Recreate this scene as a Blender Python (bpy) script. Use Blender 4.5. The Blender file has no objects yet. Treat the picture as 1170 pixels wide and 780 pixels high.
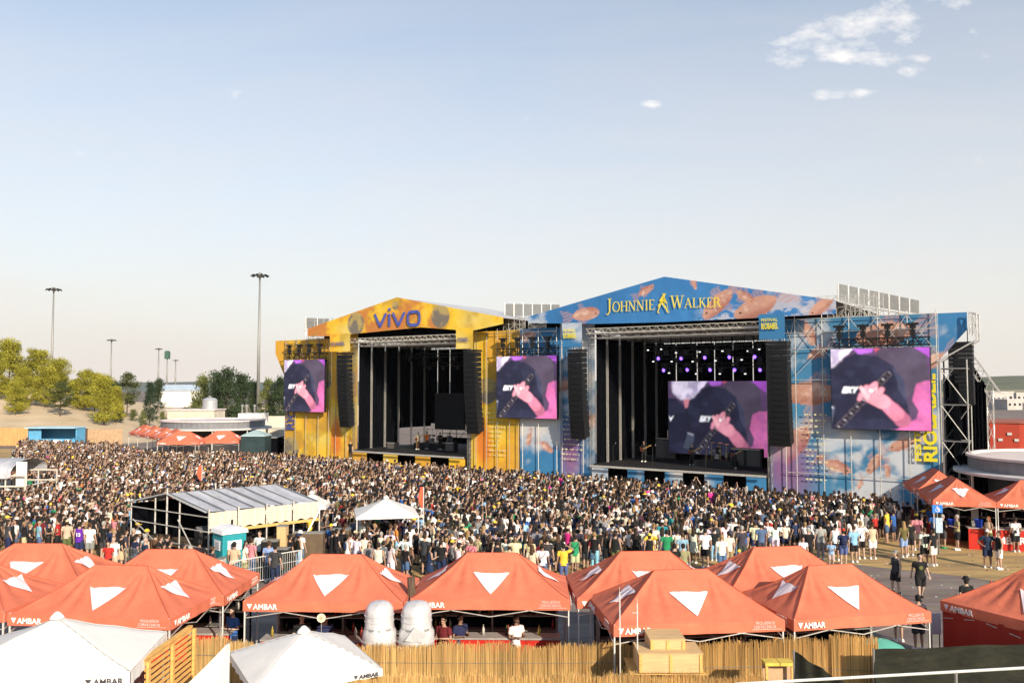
import bpy, bmesh, math, random
import numpy as np
from mathutils import Vector, Matrix, noise as mnoise
R = math.radians
random.seed(7); rng = np.random.default_rng(11)
sc = bpy.context.scene
COL = sc.collection

# ------------------------------------------------------------------ camera
F = 975.0; H = 8.5; PITCH = math.atan(50 / F)
cam = bpy.data.cameras.new('camera'); cam.lens = 36 * F / 1170; cam.sensor_width = 36; cam.clip_end = 8000; cam.clip_start = .3
camo = bpy.data.objects.new('camera', cam); COL.objects.link(camo)
camo.location = (0, 0, H); camo.rotation_euler = (math.pi / 2 + PITCH, 0, 0); sc.camera = camo
# ------------------------------------------------------------------ light
SUN_D = Vector((.50, -.866, 0)).normalized(); ELEV = R(24)
sd = Vector((SUN_D.x * math.cos(ELEV), SUN_D.y * math.cos(ELEV), math.sin(ELEV)))
sun = bpy.data.lights.new('sun', 'SUN'); sun.energy = 4.3; sun.angle = R(.55); sun.color = (1, .86, .68)
suno = bpy.data.objects.new('sun', sun); COL.objects.link(suno)
suno.rotation_euler = sd.to_track_quat('Z', 'Y').to_euler()
world = bpy.data.worlds.new('World'); sc.world = world; world.use_nodes = True
nt = world.node_tree; nt.nodes.clear()
def nd(t, kind, **kw):
    n = t.nodes.new(kind)
    for k, v in kw.items():
        if k in ('operation', 'blend_type', 'data_type', 'sky_type', 'attribute_name', 'noise_dimensions', 'feature', 'interpolation', 'wave_type', 'bands_direction', 'attribute_type', 'mode', 'distance'): setattr(n, k, v)
        else: n.inputs[k.replace('_', ' ')].default_value = v
    return n
sky = nd(nt, 'ShaderNodeTexSky', sky_type='NISHITA'); sky.sun_disc = False; sky.sun_elevation = ELEV
sky.sun_rotation = math.atan2(SUN_D.x, SUN_D.y); sky.altitude = 600; sky.air_density = 1.0; sky.dust_density = 1.6; sky.ozone_density = 1.0
bg = nd(nt, 'ShaderNodeBackground'); bg.inputs['Strength'].default_value = .112
out = nt.nodes.new('ShaderNodeOutputWorld')
L = nt.links.new
# clouds high in the sky: noise over the view direction projected on a flat layer
tc = nt.nodes.new('ShaderNodeTexCoord'); sep = nt.nodes.new('ShaderNodeSeparateXYZ'); L(tc.outputs['Generated'], sep.inputs[0])
def wm(op, a, b=None, c=None):
    n = nt.nodes.new('ShaderNodeMath'); n.operation = op; n.use_clamp = False
    for i, v in enumerate((a, b, c)):
        if v is None: continue
        if isinstance(v, (int, float)): n.inputs[i].default_value = v
        else: L(v, n.inputs[i])
    return n.outputs[0]
zz = wm('MAXIMUM', sep.outputs[2], .02)
az = wm('DIVIDE', sep.outputs[0], wm('MAXIMUM', sep.outputs[1], .05))      # X/Y of the direction
el = wm('DIVIDE', sep.outputs[2], wm('MAXIMUM', sep.outputs[1], .05))
comb = nt.nodes.new('ShaderNodeCombineXYZ'); L(az, comb.inputs[0]); L(wm('MULTIPLY', el, 1.9), comb.inputs[1])
n1 = nd(nt, 'ShaderNodeTexNoise', Scale=13.0, Detail=12.0, Roughness=.62); L(comb.outputs[0], n1.inputs['Vector'])
def blob(cx, cy, rx, ry, tilt):
    dx = wm('SUBTRACT', az, cx); dy = wm('SUBTRACT', wm('SUBTRACT', el, cy), wm('MULTIPLY', dx, tilt))
    q = wm('ADD', wm('POWER', wm('ABSOLUTE', wm('DIVIDE', dx, rx)), 2.0), wm('POWER', wm('ABSOLUTE', wm('DIVIDE', dy, ry)), 2.0))
    return wm('SUBTRACT', 1.0, q)
def pe(px, py):
    fx = (px - 585) / F; fy = (390 - py) / F; y = math.cos(PITCH) - fy * math.sin(PITCH); z = math.sin(PITCH) + fy * math.cos(PITCH)
    return fx / y, z / y
mask = None
for px, py, rx, ry, ti in ((965, 40, .105, .032, .20), (1030, 22, .08, .035, .35), (960, 66, .085, .012, .0), (985, 108, .022, .007, .05), (945, 108, .030, .008, .06), (905, 107, .014, .006, .1), (1108, 38, .018, .008, .2), (1037, 81, .018, .009, 0), (745, 119, .02, .005, 0)):
    a_, e_ = pe(px, py); b = blob(a_, e_, rx, ry, ti); b = wm('MAXIMUM', b, -1.0)
    mask = b if mask is None else wm('MAXIMUM', mask, b)
dens = wm('ADD', wm('MULTIPLY', mask, .20), wm('ADD', wm('MULTIPLY', wm('SUBTRACT', n1.outputs['Fac'], .5), 1.7), .46))
rmp = nt.nodes.new('ShaderNodeMapRange'); rmp.inputs['From Min'].default_value = .53; rmp.inputs['From Max'].default_value = .98; L(dens, rmp.inputs['Value'])
up = nt.nodes.new('ShaderNodeMapRange'); L(el, up.inputs['Value']); up.inputs['From Min'].default_value = .02; up.inputs['From Max'].default_value = .12
fac = wm('MULTIPLY', wm('MULTIPLY', rmp.outputs[0], up.outputs[0]), .85)
fac = wm('MULTIPLY', fac, wm('GREATER_THAN', sep.outputs[1], .06))
# thin high veil that whitens the sky towards the horizon
veil = nt.nodes.new('ShaderNodeMapRange'); L(sep.outputs[2], veil.inputs['Value']); veil.inputs['From Min'].default_value = 0.0; veil.inputs['From Max'].default_value = .62; veil.inputs['To Min'].default_value = .97; veil.inputs['To Max'].default_value = .02
mv = nt.nodes.new('ShaderNodeMix'); mv.data_type = 'RGBA'; 
tint = nt.nodes.new('ShaderNodeMix'); tint.data_type = 'RGBA'; tint.blend_type = 'MULTIPLY'; tint.inputs[0].default_value = 1; L(sky.outputs[0], tint.inputs[6]); tint.inputs[7].default_value = (.89, 1.03, 1.05, 1)
cmb2 = nt.nodes.new('ShaderNodeCombineXYZ'); L(wm('ADD', wm('MULTIPLY', az, .8), wm('MULTIPLY', el, -.5)), cmb2.inputs[0]); L(wm('MULTIPLY', el, 4.0), cmb2.inputs[1])
n2 = nd(nt, 'ShaderNodeTexNoise', Scale=2.2, Detail=7.0, Roughness=.6, Distortion=.6); L(cmb2.outputs[0], n2.inputs['Vector'])
vfac = wm('ADD', veil.outputs[0], wm('MULTIPLY', wm('SUBTRACT', n2.outputs['Fac'], .47), .32))
n2c = nt.nodes.new('ShaderNodeClamp'); L(vfac, n2c.inputs[0])
L(n2c.outputs[0], mv.inputs[0]); L(tint.outputs[2], mv.inputs[6]); mv.inputs[7].default_value = (4.90, 4.46, 4.08, 1)
mx = nt.nodes.new('ShaderNodeMix'); mx.data_type = 'RGBA'
L(fac, mx.inputs[0]); L(mv.outputs[2], mx.inputs[6]); mx.inputs[7].default_value = (7.2, 6.7, 6.1, 1)
L(mx.outputs[2], bg.inputs['Color']); L(bg.outputs[0], out.inputs['Surface'])
sc.view_settings.view_transform = 'Standard'; sc.view_settings.look = 'None'; sc.view_settings.gamma = 1
sc.view_settings.exposure = .76; sc.view_settings.use_curve_mapping = False
sc.cycles.max_bounces = 6; sc.cycles.diffuse_bounces = 3; sc.cycles.glossy_bounces = 2; sc.cycles.transmission_bounces = 3
sc.cycles.transparent_max_bounces = 8; sc.cycles.caustics_reflective = False; sc.cycles.caustics_refractive = False
sc.cycles.volume_bounces = 0; sc.cycles.use_denoising = True

# ------------------------------------------------------------------ helpers
def ray(px, py):
    fx = (px - 585) / F; fy = (390 - py) / F
    return Vector((fx, math.cos(PITCH) - fy * math.sin(PITCH), math.sin(PITCH) + fy * math.cos(PITCH)))
def at(px, py, z=0.0):
    d = ray(px, py); k = (z - H) / d.z; return Vector((0, 0, H)) + d * k
def atd(px, py, Y):
    d = ray(px, py); return Vector((0, 0, H)) + d * (Y / d.y)
def hexc(h):
    h = h.lstrip('#'); c = [int(h[i:i + 2], 16) / 255 for i in (0, 2, 4)]
    return tuple(x / 12.92 if x <= .04045 else ((x + .055) / 1.055) ** 2.4 for x in c)
MATS = {}
def mat(name, col=(.5, .5, .5), rough=.8, metal=0, spec=.3, noise=None, bump=0, bscale=30, emit=None, attr=None, objcol=False, vary=.0, alpha=None, sheen=0, trans=0, stretch=None, coords='Object'):
    if name in MATS: return MATS[name]
    m = bpy.data.materials.new(name); m.use_nodes = True; t = m.node_tree; b = t.nodes['Principled BSDF']; l = t.links.new
    b.inputs['Roughness'].default_value = rough; b.inputs['Metallic'].default_value = metal; b.inputs['Specular IOR Level'].default_value = spec
    if len(col) == 3: col = (*col, 1)
    b.inputs['Base Color'].default_value = col
    src = None
    if attr: a = nd(t, 'ShaderNodeAttribute', attribute_name=attr); src = a.outputs['Color']
    if objcol: a = t.nodes.new('ShaderNodeObjectInfo'); src = a.outputs['Color']
    if noise or bump:
        c = t.nodes.new('ShaderNodeTexCoord'); vec = c.outputs[coords]
        if stretch:
            mp = t.nodes.new('ShaderNodeMapping'); mp.inputs['Scale'].default_value = stretch; l(vec, mp.inputs['Vector']); vec = mp.outputs[0]
    if noise:
        scl, amt = noise[0], noise[1]; col2 = noise[2] if len(noise) > 2 else None
        n = nd(t, 'ShaderNodeTexNoise', Scale=scl, Detail=6.0, Roughness=.65); l(vec, n.inputs['Vector'])
        mr = t.nodes.new('ShaderNodeMapRange'); mr.inputs['From Min'].default_value = .3; mr.inputs['From Max'].default_value = .7; l(n.outputs['Fac'], mr.inputs['Value'])
        mxn = t.nodes.new('ShaderNodeMix'); mxn.data_type = 'RGBA'
        if col2 is not None:
            l(mr.outputs[0], mxn.inputs[0])
            if src: l(src, mxn.inputs[6])
            else: mxn.inputs[6].default_value = col
            mxn.inputs[7].default_value = (*col2, 1)
        else:
            mr.inputs['To Min'].default_value = 1 - amt; mr.inputs['To Max'].default_value = 1 + amt
            mxn.blend_type = 'MULTIPLY'; mxn.inputs[0].default_value = 1
            if src: l(src, mxn.inputs[6])
            else: mxn.inputs[6].default_value = col
            l(mr.outputs[0], mxn.inputs[7])
        src = mxn.outputs[2]
    if src: l(src, b.inputs['Base Color'])
    if bump:
        n = nd(t, 'ShaderNodeTexNoise', Scale=bscale, Detail=5.0); l(vec, n.inputs['Vector'])
        bp = t.nodes.new('ShaderNodeBump'); bp.inputs['Strength'].default_value = bump; bp.inputs['Distance'].default_value = .05; l(n.outputs['Fac'], bp.inputs['Height']); l(bp.outputs[0], b.inputs['Normal'])
    if emit is not None:
        if src: l(src, b.inputs['Emission Color'])
        else: b.inputs['Emission Color'].default_value = col
        b.inputs['Emission Strength'].default_value = emit
    if trans:
        tl = t.nodes.new('ShaderNodeBsdfTranslucent'); ms = t.nodes.new('ShaderNodeMixShader'); ms.inputs[0].default_value = trans
        if src: l(src, tl.inputs['Color'])
        else: tl.inputs['Color'].default_value = col
        l(b.outputs[0], ms.inputs[1]); l(tl.outputs[0], ms.inputs[2]); l(ms.outputs[0], t.nodes['Material Output'].inputs['Surface'])
    if alpha is not None:
        b.inputs['Alpha'].default_value = alpha
    MATS[name] = m; return m

def tag(o, label=None, cat=None, group=None, kind=None):
    if label: o['label'] = label
    if cat: o['category'] = cat
    if group: o['group'] = group
    if kind: o['kind'] = kind
    return o
def empty(name, loc=(0, 0, 0), rz=0):
    o = bpy.data.objects.new(name, None); COL.objects.link(o); o.location = loc; o.rotation_euler = (0, 0, rz); o.empty_display_size = .2; return o
def thing(name, label, cat, loc=(0, 0, 0), rz=0, group=None):
    return tag(empty(name, loc, rz), label, cat, group)

class MB:
    def __init__(s): s.v = []; s.f = []; s.m = []; s.cur = 0; s.c = []; s.col = None
    def add(s, vs, fs):
        b = len(s.v); s.v.extend([tuple(p) for p in vs]); s.f.extend([tuple(b + i for i in f) for f in fs]); s.m.extend([s.cur] * len(fs))
        if s.col is not None: s.c.extend([s.col] * len(vs))
        return s
    def box(s, c, d, rz=0, M=None):
        x, y, z = [q / 2 for q in d]; co, si = math.cos(rz), math.sin(rz); vs = []
        for dz in (-z, z):
            for dx, dy in ((-x, -y), (x, -y), (x, y), (-x, y)):
                p = Vector((c[0] + dx * co - dy * si, c[1] + dx * si + dy * co, c[2] + dz)); vs.append(M @ p if M else p)
        return s.add(vs, [(0, 3, 2, 1), (4, 5, 6, 7), (0, 1, 5, 4), (1, 2, 6, 5), (2, 3, 7, 6), (3, 0, 4, 7)])
    def tube(s, a, b, r, n=6, r2=None, caps=True):
        a = Vector(a); b = Vector(b); d = b - a
        if d.length < 1e-6: return s
        q = d.to_track_quat('Z', 'Y'); r2 = r if r2 is None else r2; vs = []
        for p, rr in ((a, r), (b, r2)):
            for i in range(n):
                t = 2 * math.pi * (i + .5) / n; vs.append(p + q @ Vector((rr * math.cos(t), rr * math.sin(t), 0)))
        fs = [(i, (i + 1) % n, n + (i + 1) % n, n + i) for i in range(n)]
        if caps: fs += [tuple(range(n - 1, -1, -1)), tuple(range(n, 2 * n))]
        return s.add(vs, fs)
    def path(s, pts, r, n=6):
        for a, b in zip(pts[:-1], pts[1:]): s.tube(a, b, r, n)
        return s
    def lathe(s, prof, n=16, c=(0, 0, 0), sx=1, sy=1, a0=0, a1=2 * math.pi, capb=False):
        full = abs(a1 - a0 - 2 * math.pi) < 1e-6; cnt = n if full else n + 1; vs = []
        for r, z in prof:
            for i in range(cnt):
                t = a0 + (a1 - a0) * i / n; vs.append((c[0] + sx * r * math.cos(t), c[1] + sy * r * math.sin(t), c[2] + z))
        fs = []
        for k in range(len(prof) - 1):
            for i in range(n):
                j = (i + 1) % cnt; fs.append((k * cnt + i, k * cnt + j, (k + 1) * cnt + j, (k + 1) * cnt + i))
        if capb: fs += [tuple(range(cnt - 1, -1, -1)), tuple(range((len(prof) - 1) * cnt, len(prof) * cnt))]
        return s.add(vs, fs)
    def prism(s, poly, y0, y1):                       # polygon in XZ, extruded in Y
        n = len(poly); vs = [(p[0], y0, p[1]) for p in poly] + [(p[0], y1, p[1]) for p in poly]
        return s.add(vs, [tuple(range(n)), tuple(range(2 * n - 1, n - 1, -1))] + [(i, n + i, n + (i + 1) % n, (i + 1) % n) for i in range(n)])
    def prism_xy(s, poly, z0, z1):
        n = len(poly); vs = [(p[0], p[1], z0) for p in poly] + [(p[0], p[1], z1) for p in poly]
        return s.add(vs, [tuple(range(n - 1, -1, -1)), tuple(range(n, 2 * n))] + [(i, (i + 1) % n, n + (i + 1) % n, n + i) for i in range(n)])
    def grid(s, P):                                    # P[i][j] -> points
        a, b = len(P), len(P[0]); vs = [p for row in P for p in row]
        return s.add(vs, [(i * b + j, (i + 1) * b + j, (i + 1) * b + j + 1, i * b + j + 1) for i in range(a - 1) for j in range(b - 1)])
    def truss(s, a, b, w=.5, r=.03, step=None, n=4, tri=False):
        a = Vector(a); b = Vector(b); d = b - a; q = d.to_track_quat('Z', 'Y'); step = step or w; k = max(1, round(d.length / step))
        cs = [Vector((x * w / 2, y * w / 2, 0)) for x, y in ((-1, -1), (1, -1), (1, 1), (-1, 1))]
        for c in cs: s.tube(a + q @ c, b + q @ c, r, n)
        for i in range(k):
            p0 = a + d * i / k; p1 = a + d * (i + 1) / k
            for e in range(4):
                c0, c1 = (cs[e], cs[(e + 1) % 4]) if i % 2 == 0 else (cs[(e + 1) % 4], cs[e])
                s.tube(p0 + q @ c0, p1 + q @ c1, r * .6, 3)
        return s
    def build(s, name, mats, parent=None, smooth=False, loc=None):
        me = bpy.data.meshes.new(name); me.from_pydata(s.v, [], s.f)
        if not isinstance(mats, (list, tuple)): mats = [mats]
        for m in mats: me.materials.append(m)
        if len(mats) > 1: me.polygons.foreach_set('material_index', s.m)
        if s.c and len(s.c) == len(s.v):
            ca = me.color_attributes.new('Col', 'FLOAT_COLOR', 'POINT')
            ca.data.foreach_set('color', np.array([(*c[:3], 1) for c in s.c], dtype=np.float32).ravel())
        if smooth: me.polygons.foreach_set('use_smooth', [True] * len(me.polygons))
        me.update(); o = bpy.data.objects.new(name, me); COL.objects.link(o)
        if parent: o.parent = parent
        if loc: o.location = loc
        return o
def copy_tree(o, parent=None):
    c = o.copy(); COL.objects.link(c); c.parent = parent
    for ch in o.children: copy_tree(ch, c)
    return c

# text as flat mesh ------------------------------------------------
def text_mesh(body, size=1.0, offset=0.0, depth=.004, align='LEFT'):
    cu = bpy.data.curves.new('lettering', 'FONT'); cu.body = body; cu.size = size; cu.offset = offset * size; cu.extrude = depth; cu.align_x = align; cu.resolution_u = 3
    ob = bpy.data.objects.new('lettering', cu); COL.objects.link(ob); dg = bpy.context.evaluated_depsgraph_get(); dg.update()
    me = bpy.data.meshes.new_from_object(ob.evaluated_get(dg)); COL.objects.unlink(ob); bpy.data.objects.remove(ob)
    vs = np.zeros(len(me.vertices) * 3, dtype=np.float32); me.vertices.foreach_get('co', vs); vs = vs.reshape(-1, 3)
    fs = [tuple(p.vertices) for p in me.polygons]; bpy.data.meshes.remove(me)
    return vs, fs
def put_text(mb, body, size, origin, xdir, zdir=(0, 0, 1), offset=0, bold=0, align='LEFT', depth=.004, sx=1.0, skew=0):
    vs, fs = text_mesh(body, size, offset, depth, align); o = Vector(origin); xd = Vector(xdir).normalized(); zd = Vector(zdir).normalized(); nn = xd.cross(zd)
    mb.add([o + xd * (float(v[0]) * sx + skew * float(v[1])) + zd * float(v[1]) + nn * float(v[2]) for v in vs], fs)

# value noise in numpy ----------------------------------------------
_tab = rng.random((64, 64))
def vnoise(x, y, seed=0):
    x = x + seed * 17.3; y = y + seed * 9.1; xi = np.floor(x).astype(int); yi = np.floor(y).astype(int); fx = x - xi; fy = y - yi
    fx = fx * fx * (3 - 2 * fx); fy = fy * fy * (3 - 2 * fy); a = _tab[xi % 64, yi % 64]; b = _tab[(xi + 1) % 64, yi % 64]; c = _tab[xi % 64, (yi + 1) % 64]; d = _tab[(xi + 1) % 64, (yi + 1) % 64]
    return (a * (1 - fx) + b * fx) * (1 - fy) + (c * (1 - fx) + d * fx) * fy
def fbm(x, y, seed=0, o=5):
    s = 0; a = .5; t = 0
    for k in range(o): s = s + a * vnoise(x * 2 ** k, y * 2 ** k, seed + k); t += a; a *= .55
    return s / t
def sstep(a, b, x): t = np.clip((x - a) / (b - a), 0, 1); return t * t * (3 - 2 * t)
def mixc(base, col, m): return base * (1 - m[..., None]) + np.array(col)[None, None, :] * m[..., None] if not isinstance(col, np.ndarray) or col.ndim == 1 else base * (1 - m[..., None]) + col * m[..., None]
# ------------------------------------------------------------------ shared materials
M_alu = mat('scaffold_metal', (.62, .60, .56), .45, .55, noise=(8, .25))
M_steel = mat('galvanised_steel', (.27, .27, .26), .55, .5, noise=(5, .2))
M_white_pole = mat('white_painted_pole', (.55, .55, .53), .5, noise=(6, .1))
M_black = mat('black_cloth', (.0035, .004, .0055), .95, spec=0, noise=(2, .4), bump=.2, bscale=3)
M_blackmetal = mat('black_metal', (.011, .011, .013), .55, noise=(9, .3))
M_speaker = mat('speaker_grille', (.006, .007, .009), .7, noise=(40, .3))
M_orange = mat('orange_tent_fabric', (.72, .20, .115), .8, noise=(1.6, .15), trans=.26, bump=.5, bscale=3)
M_redfab = mat('red_wall_fabric', (.40, .035, .02), .8, noise=(1.2, .10), trans=.12, bump=.3, bscale=2, stretch=(1, 1, .15))
M_print = mat('white_print', (.76, .66, .69), .8, noise=(30, .08), trans=.12)
M_white = mat('white_canvas', (.84, .82, .79), .8, noise=(1.5, .05), trans=.2, bump=.2, bscale=4)
M_tarp = mat('grey_white_tarpaulin', (.40, .41, .45), .6, noise=(2.5, .22), bump=.5, bscale=2.5, stretch=(1, .2, 1))
M_sheet = mat('cream_sheet', (.58, .50, .40), .9, noise=(1.5, .15), bump=.5, bscale=3, stretch=(4, 4, .3))
M_ink = mat('dark_print', (.06, .06, .07), .8)
M_wood = mat('pale_timber', hexc('#d1a45f'), .75, noise=(3, .25), stretch=(1, 1, 8))
M_ply = mat('plywood', hexc('#c4a578'), .8, noise=(4, .15), stretch=(.4, 1, 5))
M_redbar = mat('red_bar_panel', hexc('#b3261a'), .6, noise=(2, .12))
M_steelgrey = mat('grey_corrugated', (.18, .185, .20), .6, .1, noise=(1.5, .12))
M_pink = mat('pale_roof', (.62, .54, .52), .85, noise=(.4, .2))
M_att = mat('printed_banner', attr='Col', rough=.75, noise=(.8, .07), bump=.15, bscale=2, trans=.12)
M_cloth = mat('garment_cloth', objcol=True, rough=.9, noise=(7, .18), bump=.3, bscale=12)
M_skin = mat('skin', objcol=True, rough=.6, noise=(10, .07))
M_hair = mat('hair', objcol=True, rough=.7, noise=(40, .3))
M_eye = mat('eye_dark', (.02, .015, .012), .3)
M_lip = mat('lips', (.32, .10, .08), .5)
M_glass = mat('bottle_glass', (.03, .07, .03), .15, spec=.6)

# ------------------------------------------------------------------ ground
def ground_material():
    m = bpy.data.materials.new('asphalt_ground'); m.use_nodes = True; t = m.node_tree; b = t.nodes['Principled BSDF']; l = t.links.new
    g = t.nodes.new('ShaderNodeNewGeometry')
    mp = t.nodes.new('ShaderNodeMapping'); mp.inputs['Scale'].default_value = (.10, .55, 1); mp.inputs['Rotation'].default_value = (0, 0, R(4)); l(g.outputs['Position'], mp.inputs['Vector'])
    a = nd(t, 'ShaderNodeTexNoise', Scale=1.0, Detail=8.0, Roughness=.7); l(mp.outputs[0], a.inputs['Vector'])
    c = nd(t, 'ShaderNodeTexNoise', Scale=2.2, Detail=7.0, Roughness=.7); l(g.outputs['Position'], c.inputs['Vector'])
    r = t.nodes.new('ShaderNodeValToRGB'); e = r.color_ramp.elements; e[0].position = .38; e[0].color = (.16, .122, .105, 1); e[1].position = .7; e[1].color = (.38, .30, .255, 1); l(a.outputs['Fac'], r.inputs['Fac'])
    mm = t.nodes.new('ShaderNodeMix'); mm.data_type = 'RGBA'; mm.blend_type = 'MULTIPLY'; mm.inputs[0].default_value = .6; l(r.outputs[0], mm.inputs[6]); l(c.outputs['Color'], mm.inputs[7])
    l(mm.outputs[2], b.inputs['Base Color']); b.inputs['Roughness'].default_value = .9
    return m
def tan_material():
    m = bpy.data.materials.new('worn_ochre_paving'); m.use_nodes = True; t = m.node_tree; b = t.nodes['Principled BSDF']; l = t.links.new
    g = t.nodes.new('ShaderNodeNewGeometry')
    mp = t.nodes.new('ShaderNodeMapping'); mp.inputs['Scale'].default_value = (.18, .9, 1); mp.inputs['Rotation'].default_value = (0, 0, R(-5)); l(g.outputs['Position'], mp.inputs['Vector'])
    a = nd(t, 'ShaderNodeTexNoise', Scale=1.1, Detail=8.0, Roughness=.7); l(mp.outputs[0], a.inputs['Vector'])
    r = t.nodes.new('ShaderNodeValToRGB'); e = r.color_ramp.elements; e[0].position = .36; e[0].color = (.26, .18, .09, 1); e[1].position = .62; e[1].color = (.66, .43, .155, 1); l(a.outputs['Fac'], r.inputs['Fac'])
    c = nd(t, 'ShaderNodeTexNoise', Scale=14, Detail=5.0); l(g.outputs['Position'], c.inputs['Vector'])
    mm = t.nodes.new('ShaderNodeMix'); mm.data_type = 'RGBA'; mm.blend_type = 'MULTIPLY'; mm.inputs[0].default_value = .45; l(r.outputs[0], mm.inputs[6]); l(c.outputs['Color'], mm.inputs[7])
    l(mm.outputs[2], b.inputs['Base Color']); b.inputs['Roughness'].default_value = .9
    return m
b = MB(); b.add([(-3500, -60, 0), (3500, -60, 0), (3500, 4200, 0), (-3500, 4200, 0)], [(0, 1, 2, 3)])
tag(b.build('ground', ground_material()), kind='structure')
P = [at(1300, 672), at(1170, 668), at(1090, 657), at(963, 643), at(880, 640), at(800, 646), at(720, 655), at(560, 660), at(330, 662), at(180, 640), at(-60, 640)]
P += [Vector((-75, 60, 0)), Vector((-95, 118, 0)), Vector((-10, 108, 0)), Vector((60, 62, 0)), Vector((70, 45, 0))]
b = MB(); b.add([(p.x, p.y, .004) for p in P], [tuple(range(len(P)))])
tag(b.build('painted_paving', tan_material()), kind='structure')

# far dry land beyond the site
M_land = mat('dry_grassland', (.30, .23, .13), .95, noise=(.012, .3, (.12, .13, .07)))
def ridge(name, x0, x1, y0, y1, fz, nx=80, ny=14, m=M_land):
    P = []
    for i in range(nx + 1):
        row = []
        for j in range(ny + 1):
            x = x0 + (x1 - x0) * i / nx; y = y0 + (y1 - y0) * j / ny; row.append((x, y, fz(x, y, i / nx, j / ny)))
        P.append(row)
    b = MB(); b.grid([r_[:] for r_ in P]); o = b.build(name, m, smooth=True); return tag(o, kind='structure')
def hump(v, k=1.0): return math.sin(min(1, max(0, v)) * math.pi) ** k
nz = lambda x, y, s: mnoise.noise(Vector((x / s, y / s, 3.1)))
M_hillblue = mat('distant_scrub', (.10, .14, .15), .95, noise=(.01, .3, (.15, .16, .13)))
ridge('distant_hills', -1500, 350, 1150, 1700, lambda x, y, u, v: -1 + hump(v, .8) * (15.5 + 4 * nz(x, 0, 260) + 2 * nz(x, y, 60)), m=M_hillblue)
ridge('distant_hills', 430, 1500, 1000, 1500, lambda x, y, u, v: -1 + hump(v, .8) * (8.0 + 16 * sstep(520, 760, np.array(x + 0.)) + 3 * nz(x, 0, 180)), m=mat('far_wooded_slope', (.07, .095, .06), .95, noise=(.02, .3, (.16, .15, .09))))
ridge('dry_hill', 300, 900, 520, 900, lambda x, y, u, v: -1 + hump(v, .7) * max(.5, (1.5 + 4 * float(sstep(330, 460, np.array(x + 0.))) + 1.2 * nz(x, 0, 80))), m=mat('pale_dry_slope', (.40, .33, .22), .95, noise=(.03, .3, (.20, .19, .11))))

# sandy bank on the left, with pines
def hillz(x, y):
    e = float(sstep(.385, .58, np.array(-x / y)))
    r_ = float(sstep(121, 190, np.array(y + 0.)))
    return 7.2 * e * (r_ ** .8) + .9 * float(sstep(140, 230, np.array(y + 0.))) * float(sstep(-25, -60, np.array(x + 0.))) + .5 * nz(x, y, 9) * e * r_ + .25 * nz(x, y, 3) * e * r_ - .05
M_sand = mat('sandy_slope', (.62, .48, .33), .95, noise=(.16, .3, (.44, .34, .21)), bump=.6, bscale=.8)
ridge('sandy_bank', -230, -24, 118, 330, lambda x, y, u, v: hillz(x, y), nx=150, ny=120, m=M_sand)

# ------------------------------------------------------------------ trees
def leaf_crown(seed, n, shape, leaf=.22, clumps=40, flat=1.0):
    r_ = random.Random(seed); vs = []; fs = []; cols = []
    cl = []
    for k in range(clumps):
        z = r_.random() ** .9; ang = r_.random() * 6.283; rad = shape(z) * math.sqrt(r_.random()) * .95
        cl.append((rad * math.cos(ang), rad * math.sin(ang), z, .10 + .16 * r_.random(), r_.uniform(.65, 1.35)))
    for i in range(n):
        cx, cy, cz, cr, tone = cl[r_.randrange(clumps)]
        d = Vector((r_.gauss(0, 1), r_.gauss(0, 1), r_.gauss(0, .75))).normalized() * cr * r_.random() ** .4
        p = Vector((cx + d.x, cy + d.y, cz + d.z * .6))
        a = Vector((r_.gauss(0, 1), r_.gauss(0, 1), r_.gauss(0, 1))).normalized(); b_ = a.orthogonal().normalized(); b_.rotate(Matrix.Rotation(r_.random() * 6, 3, a))
        s = leaf * r_.uniform(.6, 1.3); k = len(vs); w = a.cross(b_)
        vs += [p - b_ * s, p + w * s * .45, p + b_ * s, p - w * s * .45]; fs.append((k, k + 1, k + 2, k + 3)); t = tone * r_.uniform(.8, 1.2); cols += [t] * 4
    return vs, fs, cols
TREE_M = {}
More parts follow.
